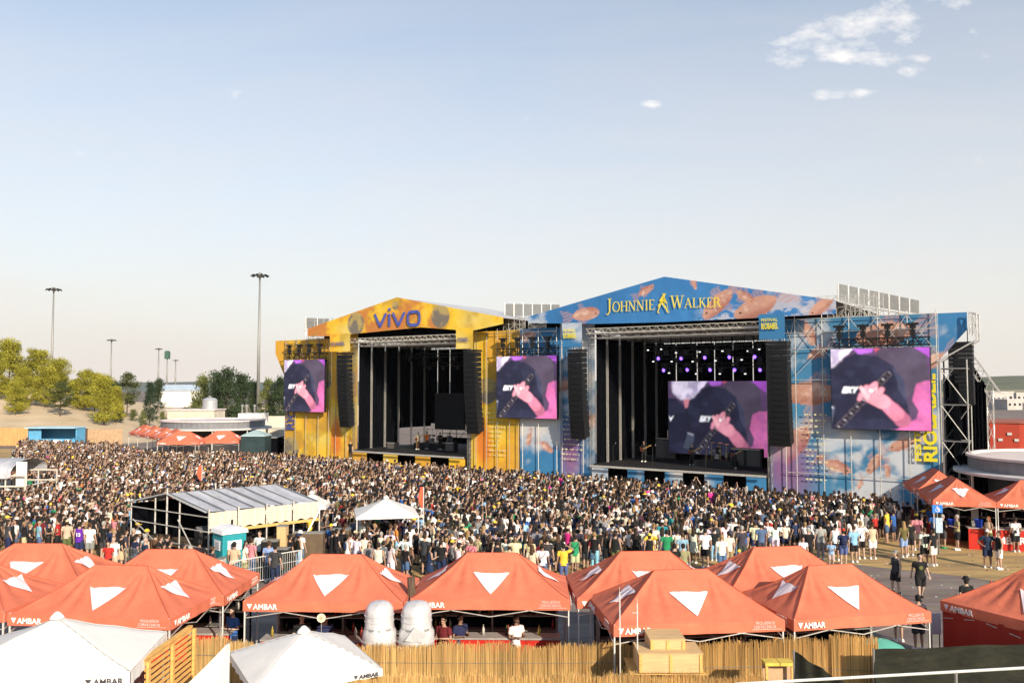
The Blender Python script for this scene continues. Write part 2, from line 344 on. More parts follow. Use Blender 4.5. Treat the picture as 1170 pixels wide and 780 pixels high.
def tree_mesh(kind, seed):
    key = (kind, seed)
    if key in TREE_M: return TREE_M[key]
    if kind == 'pine': sh = lambda z: .46 * (1 - .72 * z) * min(1, (z + .08) * 5) + .03; col = (.30, .28, .035); n = 11000; lf = .022; cl = 60
    elif kind == 'dark': sh = lambda z: .42 * (1 - .75 * z) * min(1, (z + .08) * 6) + .03; col = (.045, .07, .03); n = 6000; lf = .026; cl = 70
    elif kind == 'cone': sh = lambda z: .36 * (1 - .9 * z) * min(1, (z + .1) * 6) + .02; col = (.035, .06, .03); n = 5000; lf = .024; cl = 60
    elif kind == 'umbrella': sh = lambda z: .46 * math.sin(min(1, z * .9 + .12) * math.pi) ** .6; col = (.085, .10, .03); n = 4200; lf = .028; cl = 45
    else: sh = lambda z: .44 * math.sin(min(1, z * .85 + .15) * math.pi) ** .6; col = (.14, .16, .05); n = 4200; lf = .03; cl = 45
    z0 = .12 if kind != 'umbrella' else .3
    vs, fs, cols = leaf_crown(seed, n, sh, lf, cl)
    vs = [(p.x, p.y, z0 + p.z * (1 - z0)) for p in vs]
    b = MB(); b.v = vs; b.f = fs; b.m = [0] * len(fs); b.c = [(col[0] * t, col[1] * t, col[2] * t) for t in cols]
    crown = b.build('crown', mat('foliage', attr='Col', rough=.75, trans=.30, spec=.15)).data
    b = MB(); r_ = random.Random(seed)
    b.tube((0, 0, -.06), (.01, 0, .55), .028, 8, .014); b.tube((.01, 0, .55), (0, .01, .9), .014, 6, .004)
    for k in range(9):
        z = .2 + .07 * k; a = r_.random() * 6.28; l_ = .25 * (1 - z * .6); b.tube((.005, 0, z), (l_ * math.cos(a), l_ * math.sin(a), z + .12), .009, 5, .003)
    tr = b.build('trunk', mat('bark', (.10, .07, .05), .95, noise=(20, .3))).data
    for o in [o for o in COL.objects if o.data in (crown, tr)]: bpy.data.objects.remove(o)
    TREE_M[key] = (crown, tr); return TREE_M[key]
def tree(px, ybase, ytop, wpx, Y, kind, label, group, seed=0, name=None):
    base = atd(px, ybase, Y); top = atd(px, ytop, Y); w = wpx / F * Y * .98
    gz = hillz(base.x, base.y) if base.x < -24 and base.y > 118 else 0
    if not (base.x < -24 and base.y > 118) : gz = 0
    z0 = gz; h = top.z - z0
    c, t = tree_mesh(kind, seed % 4)
    root = thing(name or {'pine': 'pine_tree', 'dark': 'evergreen_tree', 'cone': 'conifer', 'umbrella': 'pine_tree', 'leafy': 'leafy_tree'}[kind], label, 'tree', (base.x, base.y, z0), random.random() * 6, group)
    for nm, me in (('trunk', t), ('crown', c)):
        o = bpy.data.objects.new(nm, me); COL.objects.link(o); o.parent = root
        o.scale = (w / .92, w / .92, h)
    return root
G = 'pines on the sandy bank'
T = [
 (10, 447, 391, 44, 172, 'pine', 'tall yellow-green pine highest on the sandy bank at the left edge'),
 (-6, 452, 404, 34, 165, 'pine', 'yellow-green pine cut off by the left edge of the picture'),
 (26, 462, 421, 30, 158, 'pine', 'lower bright pine in front of the tallest left pines'),
 (42, 450, 401, 38, 175, 'pine', 'second tall pine on the bank, right of the tallest'),
 (65, 452, 412, 36, 172, 'pine', 'broad pine on the bank standing in front of the tall left light mast'),
 (69, 472, 438, 30, 152, 'umbrella', 'small round pine with bare trunk low on the sandy slope'),
 (96, 468, 424, 32, 166, 'pine', 'pointed yellow-green pine midway down the bank'),
 (85, 468, 434, 22, 168, 'pine', 'narrow pine squeezed between two bigger ones on the bank'),
 (119, 480, 431, 34, 150, 'pine', 'bright bushy pine lowest on the bank, nearest the path'),
 (129, 455, 436, 20, 230, 'dark', 'dark treetop peeping out beyond the lowest bright pine'),
 (145, 470, 427, 30, 178, 'umbrella', 'olive round-headed pine with clear trunk right of the bank'),
 (52, 464, 420, 30, 160, 'pine', 'small bright pine in front of the mast\'s broad pine'),
 (108, 466, 428, 26, 170, 'pine', 'yellow-green pine between the pointed pine and the lowest bright one'),
 (133, 478, 443, 22, 158, 'pine', 'small round yellow-green pine at the foot of the sandy bank'),
 (18, 468, 436, 26, 150, 'pine', 'low bright pine nearest the board fence at the left'),
 (171, 472, 438, 21, 165, 'cone', 'dark conical conifer standing alone left of the white warehouse'),
 (181, 452, 434, 18, 240, 'dark', 'small dark tree right behind the conical conifer'),
]
for i, (px, yb, yt, w, Y, k, lab) in enumerate(T): tree(px, yb, yt, w, Y, k, lab, G if k == 'pine' else 'trees beside the sandy bank', i)
T = [
 (232, 478, 431, 28, 165, 'leafy', 'light green leafy tree between warehouse and dark evergreens'),
 (246, 480, 427, 26, 160, 'dark', 'dark evergreen with ragged top left of the tallest one'),
 (259, 480, 422, 36, 158, 'dark', 'tallest dark evergreen behind the rooftop tanks'),
 (275, 480, 429, 34, 162, 'dark', 'dark evergreen just left of the tall near light mast'),
 (289, 480, 437, 22, 170, 'dark', 'short dark tree directly behind the tall near light mast'),
 (306, 484, 436, 26, 150, 'leafy', 'dull green tree right of the tall light mast'),
 (319, 486, 432, 32, 148, 'dark', 'dark green tree touching the yellow stage wing'),
 (333, 486, 440, 26, 155, 'dark', 'dark tree half hidden behind the yellow stage wing'),
]
for i, (px, yb, yt, w, Y, k, lab) in enumerate(T): tree(px, yb, yt, w, Y, k, lab, 'dark trees behind the round building', i)
for i, (px, yb, yt, w, Y) in enumerate(((137, 480, 464, 14, 160), (163, 482, 470, 10, 150), (186, 482, 471, 12, 148), (212, 478, 466, 18, 165), (152, 476, 468, 12, 170), (222, 478, 462, 16, 158))):
    tree(px, yb, yt, w, Y, 'leafy', ['low olive bush right of the lowest bright pine', 'tiny green bush on the dry bank', 'round bush left of the cream roof block', 'scrubby yellowish bush below the white warehouse', 'small grey-green bush under the olive pine', 'straggly bush touching the rooftop water tank'][i], 'bushes on the dry ground', i, 'bush')
for i, (px, yb, yt, w, Y) in enumerate(((1158, 487, 468, 12, 300), (1166, 487, 472, 10, 290), (1178, 487, 466, 14, 300), (1148, 487, 476, 8, 340))):
    tree(px, yb, yt, w, Y, 'cone', ['slim dark tree beyond the red wall', 'small dark tree at the right edge beyond the red wall', 'dark tree just out at the right edge', 'tiny tree among the distant white buildings'][i], 'trees beyond the red wall', i)

# ------------------------------------------------------------------ light masts
def mast(px, ytop, Y, label, box=False):
    top = atd(px, ytop, Y); h = top.z; g = hillz(top.x, Y) if top.x < -24 and Y < 330 else 0
    root = thing('light_mast', label, 'light mast', (top.x, Y, 0), 0, 'light masts on the skyline')
    b = MB(); k = 1 + max(0, (Y - 200)) / 500
    b.tube((0, 0, -.2), (0, 0, h), .40 * k, 12, .15 * k); b.tube((0, 0, 0), (0, 0, .9), .6, 12, .5); b.build('pole', M_steel, root, smooth=True)
    if box:
        b = MB(); b.box((0, 0, h - 1.6), (2.1, 2.1, 3.6)); b.box((0, 0, h + .4), (1.4, 1.4, .4)); b.build('green_cabinet', mat('green_metal', (.05, .11, .08), .6, noise=(3, .2)), root); return
    b = MB(); b.lathe([(1.0, -.10), (1.15, 0), (1.0, .10)], 20, (0, 0, h)); b.lathe([(.2, -.5), (.55, -.3), (.55, .3), (.2, .5)], 10, (0, 0, h)); 
    for q in range(8): b.tube((0, 0, h + .1), (1.1 * math.cos(q * .785), 1.1 * math.sin(q * .785), h), .06, 5)
    b.build('lamp_ring', M_steel, root)
    for q in range(10):
        a = q * .628 + .2; c = Vector((1.5 * math.cos(a), 1.5 * math.sin(a), h - .10)); b = MB()
        M = Matrix.Translation(c) @ Matrix.Rotation(a, 4, 'Z') @ Matrix.Rotation(R(22), 4, 'Y'); b.box((0, 0, 0), (.62, .42, .16), M=M); b.box((-.1, 0, .13), (.3, .3, .12), M=M)
        b.build('floodlight', M_blackmetal, root)
mast(297, 314.5, 168, 'tall near light mast with ring of floodlights left of the yellow stage')
mast(61.5, 330.5, 200, 'tall light mast rising above the pines at the far left')
mast(127.5, 388.5, 330, 'mid-distance light mast above the pointed pine')
mast(181.5, 398.5, 420, 'thin distant light mast left of the green-topped one')
mast(191.3, 402, 420, 'dark pole topped with a green box cabinet', True)
mast(200.8, 411.5, 520, 'smallest and farthest light mast above the white warehouse')

# ------------------------------------------------------------------ left background buildings
p = atd(180.5, 461, 300); q = atd(228, 461, 300)
root = thing('warehouse', 'long white warehouse with pale blue roof beyond the trees', 'warehouse', ((p.x + q.x) / 2, 304, 0)); w = q.x - p.x
b = MB(); b.prism([(-w / 2, 0), (w / 2, 0), (w / 2, 6.6), (-w / 2, 6.6)], -6, 6); b.build('wall', mat('white_render', (.72, .70, .67), .8, noise=(.3, .1)), root)
b = MB(); b.add([(-w / 2 - .3, -6.4, 6.6), (w / 2 + .3, -6.4, 6.6), (w / 2 - 1, 0, 8.7), (-w / 2 + 1, 0, 8.7), (w / 2 + .3, 6.4, 6.6), (-w / 2 - .3, 6.4, 6.6)], [(0, 1, 2, 3), (3, 2, 4, 5), (0, 3, 5), (1, 4, 2)]); b.build('roof', mat('pale_blue_roof', (.42, .50, .58), .6, noise=(.3, .1)), root)
for k in range(5):
    b = MB(); b.box((-w / 2 + w * (k + .5) / 5, -6.03, 3.2), (w / 7, .05, 3.4)); b.build('door', mat('warehouse_door', (.55, .55, .55), .7, noise=(1, .2)), root)
def round_building(cx, cy, label, stage=False):
    root = thing('round_building', label, 'building', (cx, cy, 0))
    def cyl(name, r0, z0, z1, m, th=.25, corr=0):
        b = MB(); n = 120; P = []
        pr = []
        for i in range(n + 1):
            a = 2 * math.pi * i / n; rr = r0 + (corr if i % 2 else 0); pr.append(rr)
        for zz_ in (z0, z1): P.append([(pr[i] * math.cos(2 * math.pi * i / n), pr[i] * math.sin(2 * math.pi * i / n), zz_) for i in range(n + 1)])
        P.append([((r0 - th) * math.cos(2 * math.pi * i / n), (r0 - th) * math.sin(2 * math.pi * i / n), z1) for i in range(n + 1)])
        b.grid(P); return b.build(name, m, root)
    cyl('wall', 5.2, 0, 3.0, mat('dark_shopfront', (.03, .03, .035), .5, noise=(1, .3)))
    cyl('fascia', 6.3, 3.05, 4.0, M_steelgrey, corr=.04)
    b = MB(); b.lathe([(7.2, 3.0), (7.2, 3.16), (6.3, 3.22)], 96); b.lathe([(5.2, 2.98), (7.2, 3.0)], 96); b.build('canopy_rim', mat('pale_rim', (.55, .53, .52), .7, noise=(1, .15)), root)
    b = MB(); b.lathe([(6.45, 3.98), (6.45, 4.12), (6.1, 4.14), (5.9, 4.0), (0, 4.0)], 96); b.build('roof', M_pink, root, smooth=False)
    for k in range(10):
        a = k * .628; b = MB(); b.tube((6.9 * math.cos(a), 6.9 * math.sin(a), 0), (6.9 * math.cos(a), 6.9 * math.sin(a), 3.0), .07, 8); b.build('column', M_white_pole, root)
    return root
round_building(-38.3, 110, 'round grey kiosk building with flat roof behind the far red tents')
round_building(35.3, 53, 'round grey kiosk building behind the bar tents at the right')
# rooftop things on the left building
p = atd(192, 483, 108); 
root = thing('rooftop_block', 'cream rooftop block standing behind the round kiosk roof', 'building', (-41, 117.5, 0)); b = MB(); b.prism_xy([(-6.3, 0), (.1, 0), (.1, 4.5), (-6.3, 4.5)], 0, 5.05); b.build('wall', mat('cream_render', (.55, .49, .40), .9, noise=(1, .15)), root)
b = MB(); b.prism_xy([(-6.45, -.15), (.25, -.15), (.25, 4.65), (-6.45, 4.65)], 5.052, 5.2); b.build('roof', M_pink, root)
root = thing('water_tank', 'grey cylindrical water tank with domed lid on the cream block', 'tank', (-42.2, 119.5, 5.2)); b = MB(); b.lathe([(1.0, 0), (1.0, 1.2), (1.04, 1.22), (.75, 1.5), (.2, 1.62), (0, 1.63)], 24); b.build('shell', mat('galvanised_tank', (.38, .39, .41), .5, .3, noise=(3, .15)), root, smooth=False)
b = MB(); b.lathe([(.2, 1.6), (.2, 1.78), (0, 1.8)], 12); b.build('lid', M_steel, root)
root = thing('plant_room', 'low white plant room with pipes right of the water tank', 'building', (-36, 117.5, 0)); b = MB(); b.prism_xy([(-1.6, 0), (1.7, 0), (1.7, 3), (-1.6, 3)], 0, 4.65); b.build('wall', mat('white_render', ), root)
for x in (-1.2, -.6, .5): b = MB(); b.tube((x, .5, 4.6), (x, .5, 5.6), .12, 8); b.lathe([(.2, 0), (.2, .2), (0, .3)], 8, (x, .5, 5.6)); b.build('pipe', M_steel, root)
root = thing('dark_kiosk', 'dark teal service kiosk left of the yellow stage wing', 'kiosk', (-27.9, 93.5, 0)); b = MB(); b.box((0, 0, 1.5), (2.6, 2.4, 3.0)); b.build('wall', mat('dark_teal_panel', (.02, .04, .045), .7, noise=(1, .3)), root); b = MB(); b.lathe([(1.9, 3.0), (1.7, 3.15), (.3, 3.6), (0, 3.65)], 4, a0=.785, a1=.785 + 6.2832); b.build('roof', mat('pale_teal_roof', (.30, .40, .42), .7), root)
for i, (px_, lab) in enumerate(((308, 'black fenced enclosure below the terrace, nearer the kiosk'), (322, 'black fenced enclosure below the terrace, touching the stage wing'))):
    p = at(px_, 528); root = thing('container', lab, 'container', (p.x, 97, 0)); b = MB(); b.box((.2, 0, 1.3), (1.9, 2.5, 2.6)); b.build('body', M_black, root); b = MB(); b.box((.2, 0, 2.64), (1.96, 2.56, .08)); b.build('top_rail', M_steel, root)
root = thing('terrace', 'raised terrace with a pale wall behind the black enclosures', 'terrace', (-33, 122, 0)); b = MB(); b.box((0, 0, 1.2), (12, 8, 2.4)); b.build('wall', mat('cream_render', ), root); b = MB(); b.box((0, 3.5, 3.2), (12, .3, 1.6)); b.build('parapet', mat('cream_render', ), root)

# blue bar container and board fence
p = atd(37, 507, 119); q = atd(92, 507, 119); root = thing('blue_bar', 'blue bar container with awning at the foot of the sandy bank', 'bar', ((p.x + q.x) / 2, 119, 0)); w = q.x - p.x
Mblue = mat('sky_blue_paint', (.10, .33, .55), .6, noise=(1, .15)); b = MB(); b.box((0, 1.2, 1.3), (w, .1, 2.6)); b.box((-w / 2 + .06, 0, 1.3), (.12, 2.3, 2.6)); b.box((w / 2 - .06, 0, 1.3), (.12, 2.3, 2.6)); b.box((-w / 2 + w * .14, -1.1, 1.3), (w * .26, .1, 2.6)); b.build('shell', Mblue, root)
b = MB(); b.box((0, -.3, 2.68), (w + .2, 3.2, .14)); b.build('awning', mat('pale_blue_awning', (.35, .55, .68), .7, noise=(1, .1)), root)
b = MB(); b.box((w * .13, -1.15, .55), (w * .7, .3, 1.1)); b.build('counter', Mblue, root)
for k in range(3):
    b = MB(); b.box((-w * .12 + k * w * .22, -1.32, .6), (w * .12, .04, .9)); b.build('panel', mat('white_render', ), root)
Mboard = mat('orange_board', (.55, .30, .12), .85, noise=(2, .25), stretch=(3, 3, .3))
def board_fence(px0, px1, Y, h, m, label, name='board_fence'):
    a = atd(px0, 500, Y); c = atd(px1, 500, Y); root = thing(name, label, 'fence', (a.x, Y, 0)); n = max(2, int((c.x - a.x) / 2.4)); w = (c.x - a.x) / n
    for k in range(n):
        b = MB(); 
        for j in range(8): b.box((w * k + w * (j + .5) / 8, 0, h / 2 + .02 * (j % 2)), (w / 8 - .02, .04, h))
        b.build('panel', m, root); b = MB(); b.box((w * k, .08, h / 2 + .05), (.1, .1, h + .1)); b.build('post', M_steel, root)
board_fence(-40, 35, 121, 2.5, Mboard, 'orange timber board fence left of the blue bar')
board_fence(94, 100, 121, 2.4, mat('dark_board', (.12, .08, .06), .9, noise=(2, .3)), 'short dark fence panel right of the blue bar')
board_fence(100, 140, 123, 2.2, mat('tan_board', (.45, .30, .18), .9, noise=(2, .2)), 'tan hoarding running right from the blue bar to the red tents')

# right background: red building, white buildings
p = atd(1131, 500, 100); root = thing('red_building', 'red-walled building beyond the round kiosk at the right', 'building', (p.x, 100, 0))
Mred = mat('red_wall', (.42, .055, .03), .8, noise=(.5, .15)); b = MB(); b.prism_xy([(0, 0), (2.6, -1.5), (18, -7), (22, 6), (2, 8)], 0, 4.1); b.build('wall', Mred, root)
b = MB(); b.prism_xy([(-.1, 0), (2.6, -1.65), (18.1, -7.2), (22, 6.1), (2, 8.1)], 4.102, 4.3); b.build('parapet', mat('red_coping', (.30, .10, .07), .8), root)
for k, (dx, z) in enumerate(((.9, 2.2), (1.7, 2.9), (2.3, 2.2))): b = MB(); b.box((dx, -dx * .58 - .06, z), (.45, .08, .3), rz=-.52); b.build('wall_lamp', M_white_pole, root)
p = atd(1152, 520, 90); root = thing('steel_table', 'small pale metal frame table in front of the red building', 'table', (p.x, 90, 0)); b = MB(); b.box((0, 0, 1.75), (1.6, .7, .08)); b.build('table_top', M_sheet, root)
for sx_ in (-.7, .7):
    for sy_ in (-.3, .3): b = MB(); b.tube((sx_, sy_, 0), (sx_, sy_, 1.7), .05, 6); b.build('leg', M_sheet, root)
for i, (px_, Y, w, h, lab) in enumerate(((1133, 330, 6, 5.6, 'small white block building nearest the stage truss in the distance'), (1141, 380, 9, 5.4, 'low distant cream building beyond the red wall'), (1150, 300, 6, 3.4, 'flat distant white shed beyond the red wall'), (1164, 420, 9, 4.6, 'distant pale building between the small dark trees'))):
    p = atd(px_, 480, Y); root = thing('distant_building', lab, 'building', (p.x, Y, 0), .2, 'distant buildings at the right'); b = MB(); b.box((0, 0, h / 2), (w, 8, h)); b.build('wall', mat('dull_render', (.42, .40, .38), .9, noise=(.3, .1)), root); b = MB(); b.box((0, 0, h + .15), (w + .5, 8.5, .3)); b.build('roof', M_pink, root)
    for k in range(3): b = MB(); b.box((-w / 3 + k * w / 3, -4.02, h * .55), (w / 7, .06, h * .25)); b.build('window', M_blackmetal, root)
# ------------------------------------------------------------------ stages
# stage line: plan points measured along the deck edge; s runs along it, w goes backstage
def inv_t(px): return 11.07 + (px - 405) * .00908
def linept(px): t = 1 / inv_t(px); return Vector(((px - 585) * t, F * t))
A2, B2 = linept(330), linept(1040); U2 = (B2 - A2).normalized(); V2 = Vector((-U2.y, U2.x)); ROT = math.atan2(U2.y, U2.x)
def sw(px, py, w=0.0):
    d = ray(px, py); n = V2; k = (A2.dot(n) + w) / (d.x * n.x + d.y * n.y); p = Vector((0, 0, H)) + d * k
    return ((Vector((p.x, p.y)) - A2).dot(U2), p.z)
def S(px, w=0.0): return sw(px, 440, w)[0]
def Wp(s, w, z=0): p = A2 + U2 * s + V2 * w; return Vector((p.x, p.y, z))

# printed artwork -----------------------------------------------------
def polymask(X, Y, pts, soft=.03):
    ins = np.zeros(X.shape, bool); n = len(pts)
    for i in range(n):
        x0, y0 = pts[i]; x1, y1 = pts[(i + 1) % n]
        c = ((y0 > Y) != (y1 > Y)) & (X < (x1 - x0) * (Y - y0) / ((y1 - y0) or 1e-9) + x0); ins ^= c
    return ins.astype(float)
def fish(C, X, Y, cx, cy, ang, L_, flip=1, tone=0):
    L_ = L_ * .66
    ca, sa = math.cos(ang), math.sin(ang); x = ((X - cx) * ca + (Y - cy) * sa) / L_; y = (-(X - cx) * sa + (Y - cy) * ca) / L_ * flip
    wx = fbm(X * 1.1, Y * 1.1, 31) - .5; wy = fbm(X * 1.1, Y * 1.1, 37) - .5; x = x + wx * .07; y = y + wy * .07
    nzv = fbm(X * 2.2 / max(L_, 1) * 2 + 5, Y * 2.2 / max(L_, 1) * 2, 3)
    body = sstep(.0, .05, 1 - (np.abs(x + .08) / .52) ** 2.2 - (np.abs(y) / .21) ** 2)
    tail = polymask(x, y, [(.33, .03), (.62, .26), (.95, .36), (.80, .05), (.9, -.25), (.6, -.18), (.33, -.03)]) * (.35 + .65 * (np.sin((y - x * .2) * 60) > -.2))
    fin = polymask(x, y, [(-.2, .17), (.05, .40), (.28, .34), (.22, .12)]) * (.4 + .6 * (np.sin(x * 70) > -.2)); fin2 = polymask(x, y, [(-.12, -.15), (.05, -.40), (.18, -.36), (.1, -.12)]) * .7
    C = mixc(C, [.50, .30, .28], np.clip(tail + fin + fin2, 0, 1) * .6)
    C = mixc(C, [.60, .31, .21], body * .9)
    C = mixc(C, [.72, .52, .44], body * sstep(.55, .66, nzv)); C = mixc(C, [.30, .07, .05], body * sstep(.02, -.16, y) * .55)
    sc_ = (np.sin(x * 95 + y * 40) * np.sin(y * 95 - x * 20)); C = mixc(C, [.75, .45, .32], body * (sc_ > .55) * .22)
    eye = sstep(.035, .02, np.hypot(x + .44, y - .04)); return mixc(C, [.01, .01, .01], eye)
def art_blue(X, Y, seed=0, fishes=(), base=(.045, .20, .42), cloud=.50):
    C = np.ones(X.shape + (3,)) * np.array(base); v = fbm(X / 9, Y / 9, 8 + seed); C = C * (.7 + .7 * v)[..., None]
    n = fbm(X / 3.6 + 2, Y / 2.8, seed); m = sstep(cloud, cloud + .14, n); C = mixc(C, [.52, .58, .66], m * .85); C = mixc(C, [.70, .68, .66], sstep(cloud + .12, cloud + .26, n) * .8)
    for f in fishes: C = fish(C, X, Y, *f)
    return C
def planet(C, X, Y, cx, cy, r):
    d = np.hypot(X - cx, Y - cy) / r; m = sstep(1.04, .97, d); n = fbm(X * 1.4, Y * 1.4, 4)
    C = mixc(C, [.46, .35, .14], m); return mixc(C, [.16, .15, .15], m * np.clip(sstep(.35, .6, n + .25 * (cy - Y) / r), 0, 1) * .85)
def art_yellow(X, Y, seed=0, planets=(), warm=.5):
    C = np.ones(X.shape + (3,)) * np.array([.88, .55, .035]); n = fbm(X / 4.2, Y / 3.4, seed + 2); m = sstep(.46, .62, n)
    C = mixc(C, [.80, .58, .10], m); C = mixc(C, [.62, .26, .06], sstep(.50, .40, n) * warm); n2 = fbm(X / 2 + n * 2, Y / 2, seed + 9); C = mixc(C, [.42, .27, .05], sstep(.55, .7, n2) * .55); C = mixc(C, [.82, .66, .22], sstep(.60, .72, n) * .6)
    for p in planets: C = planet(C, X, Y, *p)
    return C
def banner(name, parent, s0, s1, zb, zt, w, art, res=.14, mat_=None, fold=.008, tilt=0):
    n = max(2, int((s1 - s0) / res)); zmax = max(zt(s0), zt(s1), zt((s0 + s1) / 2)); m_ = max(2, int((zmax - min(zb(s0), zb(s1))) / res)); m_ = min(m_, 150)
    X = np.zeros((n + 1, m_ + 1)); Z = np.zeros_like(X)
    for i in range(n + 1):
        s = s0 + (s1 - s0) * i / n; X[i, :] = s; Z[i, :] = np.linspace(zb(s), zt(s), m_ + 1)
    C = np.clip(art(X, Z), 0, 1); Wd = w + fold * (fbm(X / 2.6, Z / 3.4, 5) - .5) * 4 + .12 * fold * np.sin(X * 3.1 + Z * .8)
    b = MB(); b.grid([[(X[i, j], Wd[i, j], Z[i, j]) for j in range(m_ + 1)] for i in range(n + 1)]); b.c = [tuple(c) for c in C.reshape(-1, 3)]
    return b.build(name, mat_ or M_att, parent, smooth=True)
def poly(pts):
    pts = sorted(pts)
    return lambda s: float(np.interp(s, [p[0] for p in pts], [p[1] for p in pts]))

# serif capitals made of strokes (unit height 1): thick / thin strokes and serifs
def serif(ch):
    T, t = .17, .075; sf = .06
    def serifs(x, y): return [((x - .13, y), (x + .13, y), sf)]
    st = []
    if ch == 'J': st = [((.34, 1), (.34, .05), T), ((.34, .05), (.20, -.18), .12), ((.20, -.18), (.05, -.16), .10)] + serifs(.34, .98); w = .55
    elif ch == 'O': w = .92; pts = [(.46 + .38 * math.cos(a), .5 + .5 * math.sin(a)) for a in np.linspace(0, 6.2832, 17)]; st = [(pts[i], pts[i + 1], t + .10 * abs(math.cos((i + .5) * .3927))) for i in range(16)]
    elif ch == 'H': w = .88; st = [((.17, 0), (.17, 1), T), ((.71, 0), (.71, 1), T), ((.17, .5), (.71, .5), t)] + sum([serifs(x, y) for x in (.17, .71) for y in (.02, .98)], [])
    elif ch == 'N': w = .92; st = [((.17, 0), (.17, 1), t), ((.17, 1), (.73, 0), T), ((.73, 0), (.73, 1), t)] + serifs(.17, .02) + serifs(.14, .98) + serifs(.73, .98)
    elif ch == 'I': w = .42; st = [((.21, 0), (.21, 1), T)] + serifs(.21, .02) + serifs(.21, .98)
    elif ch == 'E': w = .72; st = [((.17, 0), (.17, 1), T), ((.17, .98), (.60, .98), t), ((.17, .02), (.63, .02), t), ((.17, .5), (.50, .5), t), ((.60, .98), (.60, .84), t), ((.63, .02), (.63, .17), t)]
    elif ch == 'W': w = 1.2; st = [((.12, 1), (.36, 0), T), ((.36, 0), (.60, 1), t), ((.56, 1), (.82, 0), T), ((.82, 0), (1.07, 1), t)] + serifs(.12, .98) + serifs(.58, .98) + serifs(1.07, .98)
    elif ch == 'A': w = .92; st = [((.12, 0), (.44, 1), t), ((.44, 1), (.78, 0), T), ((.22, .34), (.64, .34), t)] + serifs(.12, .02) + serifs(.78, .02)
    elif ch == 'L': w = .70; st = [((.17, 0), (.17, 1), T), ((.17, .02), (.62, .02), t), ((.62, .02), (.62, .20), t)] + serifs(.17, .98)
    elif ch == 'K': w = .86; st = [((.17, 0), (.17, 1), T), ((.17, .45), (.64, .98), t), ((.33, .58), (.74, .02), T)] + serifs(.17, .98) + serifs(.17, .02) + serifs(.64, .98)
    elif ch == 'R': w = .84; st = [((.17, 0), (.17, 1), T), ((.17, .98), (.46, .98), t), ((.46, .98), (.62, .76), T), ((.62, .76), (.46, .52), T), ((.46, .52), (.17, .52), t), ((.42, .52), (.76, .02), T)] + serifs(.17, .02)
    else: w = .4
    return st, w
def stroke(b, a, c, wd, org, h, y=-.02, slope=0):
    ax, az_ = a; cx, cz = c; dx, dz = cx - ax, cz - az_; l_ = math.hypot(dx, dz) or 1; nx, nz_ = -dz / l_ * wd / 2, dx / l_ * wd / 2; ex, ez = dx / l_ * .02, dz / l_ * .02
    q = [(ax + nx - ex, az_ + nz_ - ez), (ax - nx - ex, az_ - nz_ - ez), (cx - nx + ex, cz - nz_ + ez), (cx + nx + ex, cz + nz_ + ez)]
    b.add([(org[0] + p[0] * h, y, org[1] + p[1] * h + slope * p[0] * h) for p in q], [(0, 1, 2, 3)])

VS = {}
def stage(name, label, L_):
    root = thing('concert_stage', label, 'stage', Wp(0, 0), ROT); return root

# ---------- yellow stage
ys = stage('y', 'yellow concert stage with cloud-printed banners and a lilac-blue word on its pitched front', 'stage')
s_l = S(326); s_op0 = S(409); s_op1 = S(538); s_y1 = S(594)
topL = 13.45
def zt_wing(s): return topL
# left wing banner
pl = [(S(326), 0), (S(378), 0)]
banner('wing_banner', ys, S(326), S(378.5), lambda s: .2, lambda s: topL, 0, lambda X, Y: art_yellow(X, Y, 1, [(S(333), 1.6, 1.3), (S(371), 9.2, 1.1)]))
# outrigger flap at the left: tapers down to the wing
banner('outrigger_banner', ys, S(314), S(326) - .02, lambda s: float(np.interp(s, [S(314), S(326)], [12.0, 9.2])), lambda s: topL, .02, lambda X, Y: art_yellow(X, Y, 1))
banner('tower_banner', ys, S(378.5) + .05, S(409), lambda s: .2, lambda s: 14.6, -.03, lambda X, Y: mixc(art_yellow(X, Y, 3, [(S(398), 9.2, 1.0)]), [.75, .16, .03], sstep(1.3, .5, np.hypot((X - S(385)) / .8, (Y - 3.2) / 2.2)) * .8))
banner('tower_banner', ys, S(538), S(594) - .02, lambda s: .2, lambda s: 13.45, 0, lambda X, Y: mixc(art_yellow(X, Y, 5, [(S(557), 8.0, 1.2)]), [.75, .16, .03], sstep(1.3, .4, np.hypot((X - S(552)) / 1.0, (Y - 3.2) / 2.2)) * .8))
# gable
g_l, zgl = sw(351.6, 375.5, -1.2); g_a, zga = sw(453.4, 339.5, -1.2); g_r, zgr = sw(575, 362.5, -1.2); zgb = sw(378, 384, -1.2)[1]; zgb2 = sw(539, 378, -1.2)[1]
gb_top = poly([(g_l, zgl), (g_a, zga), (g_r, zgr)]); gb_bot = poly([(g_l, zgb + .1), (S(378, -1.2), zgb), (S(480, -1.2), zgb + .45), (S(539, -1.2), zgb2), (g_r, zgb2 + .5)])
pls = [(*sw(406.5, 370, -1.2), 1.15), (*sw(451.5, 349, -1.2), .42), (*sw(503, 361, -1.2), 1.1)]
banner('gable_banner', ys, g_l, g_r, gb_bot, gb_top, -1.2, lambda X, Y: art_yellow(X * .8, Y * 1.1, 7, [(a * .8 if False else a, b_, r_) for a, b_, r_ in []], 1.1) if False else (lambda C: [C := planet(C, X, Y, *p) for p in pls][-1])(art_yellow(X, Y, 7, (), 1.1)), res=.1, fold=.028)
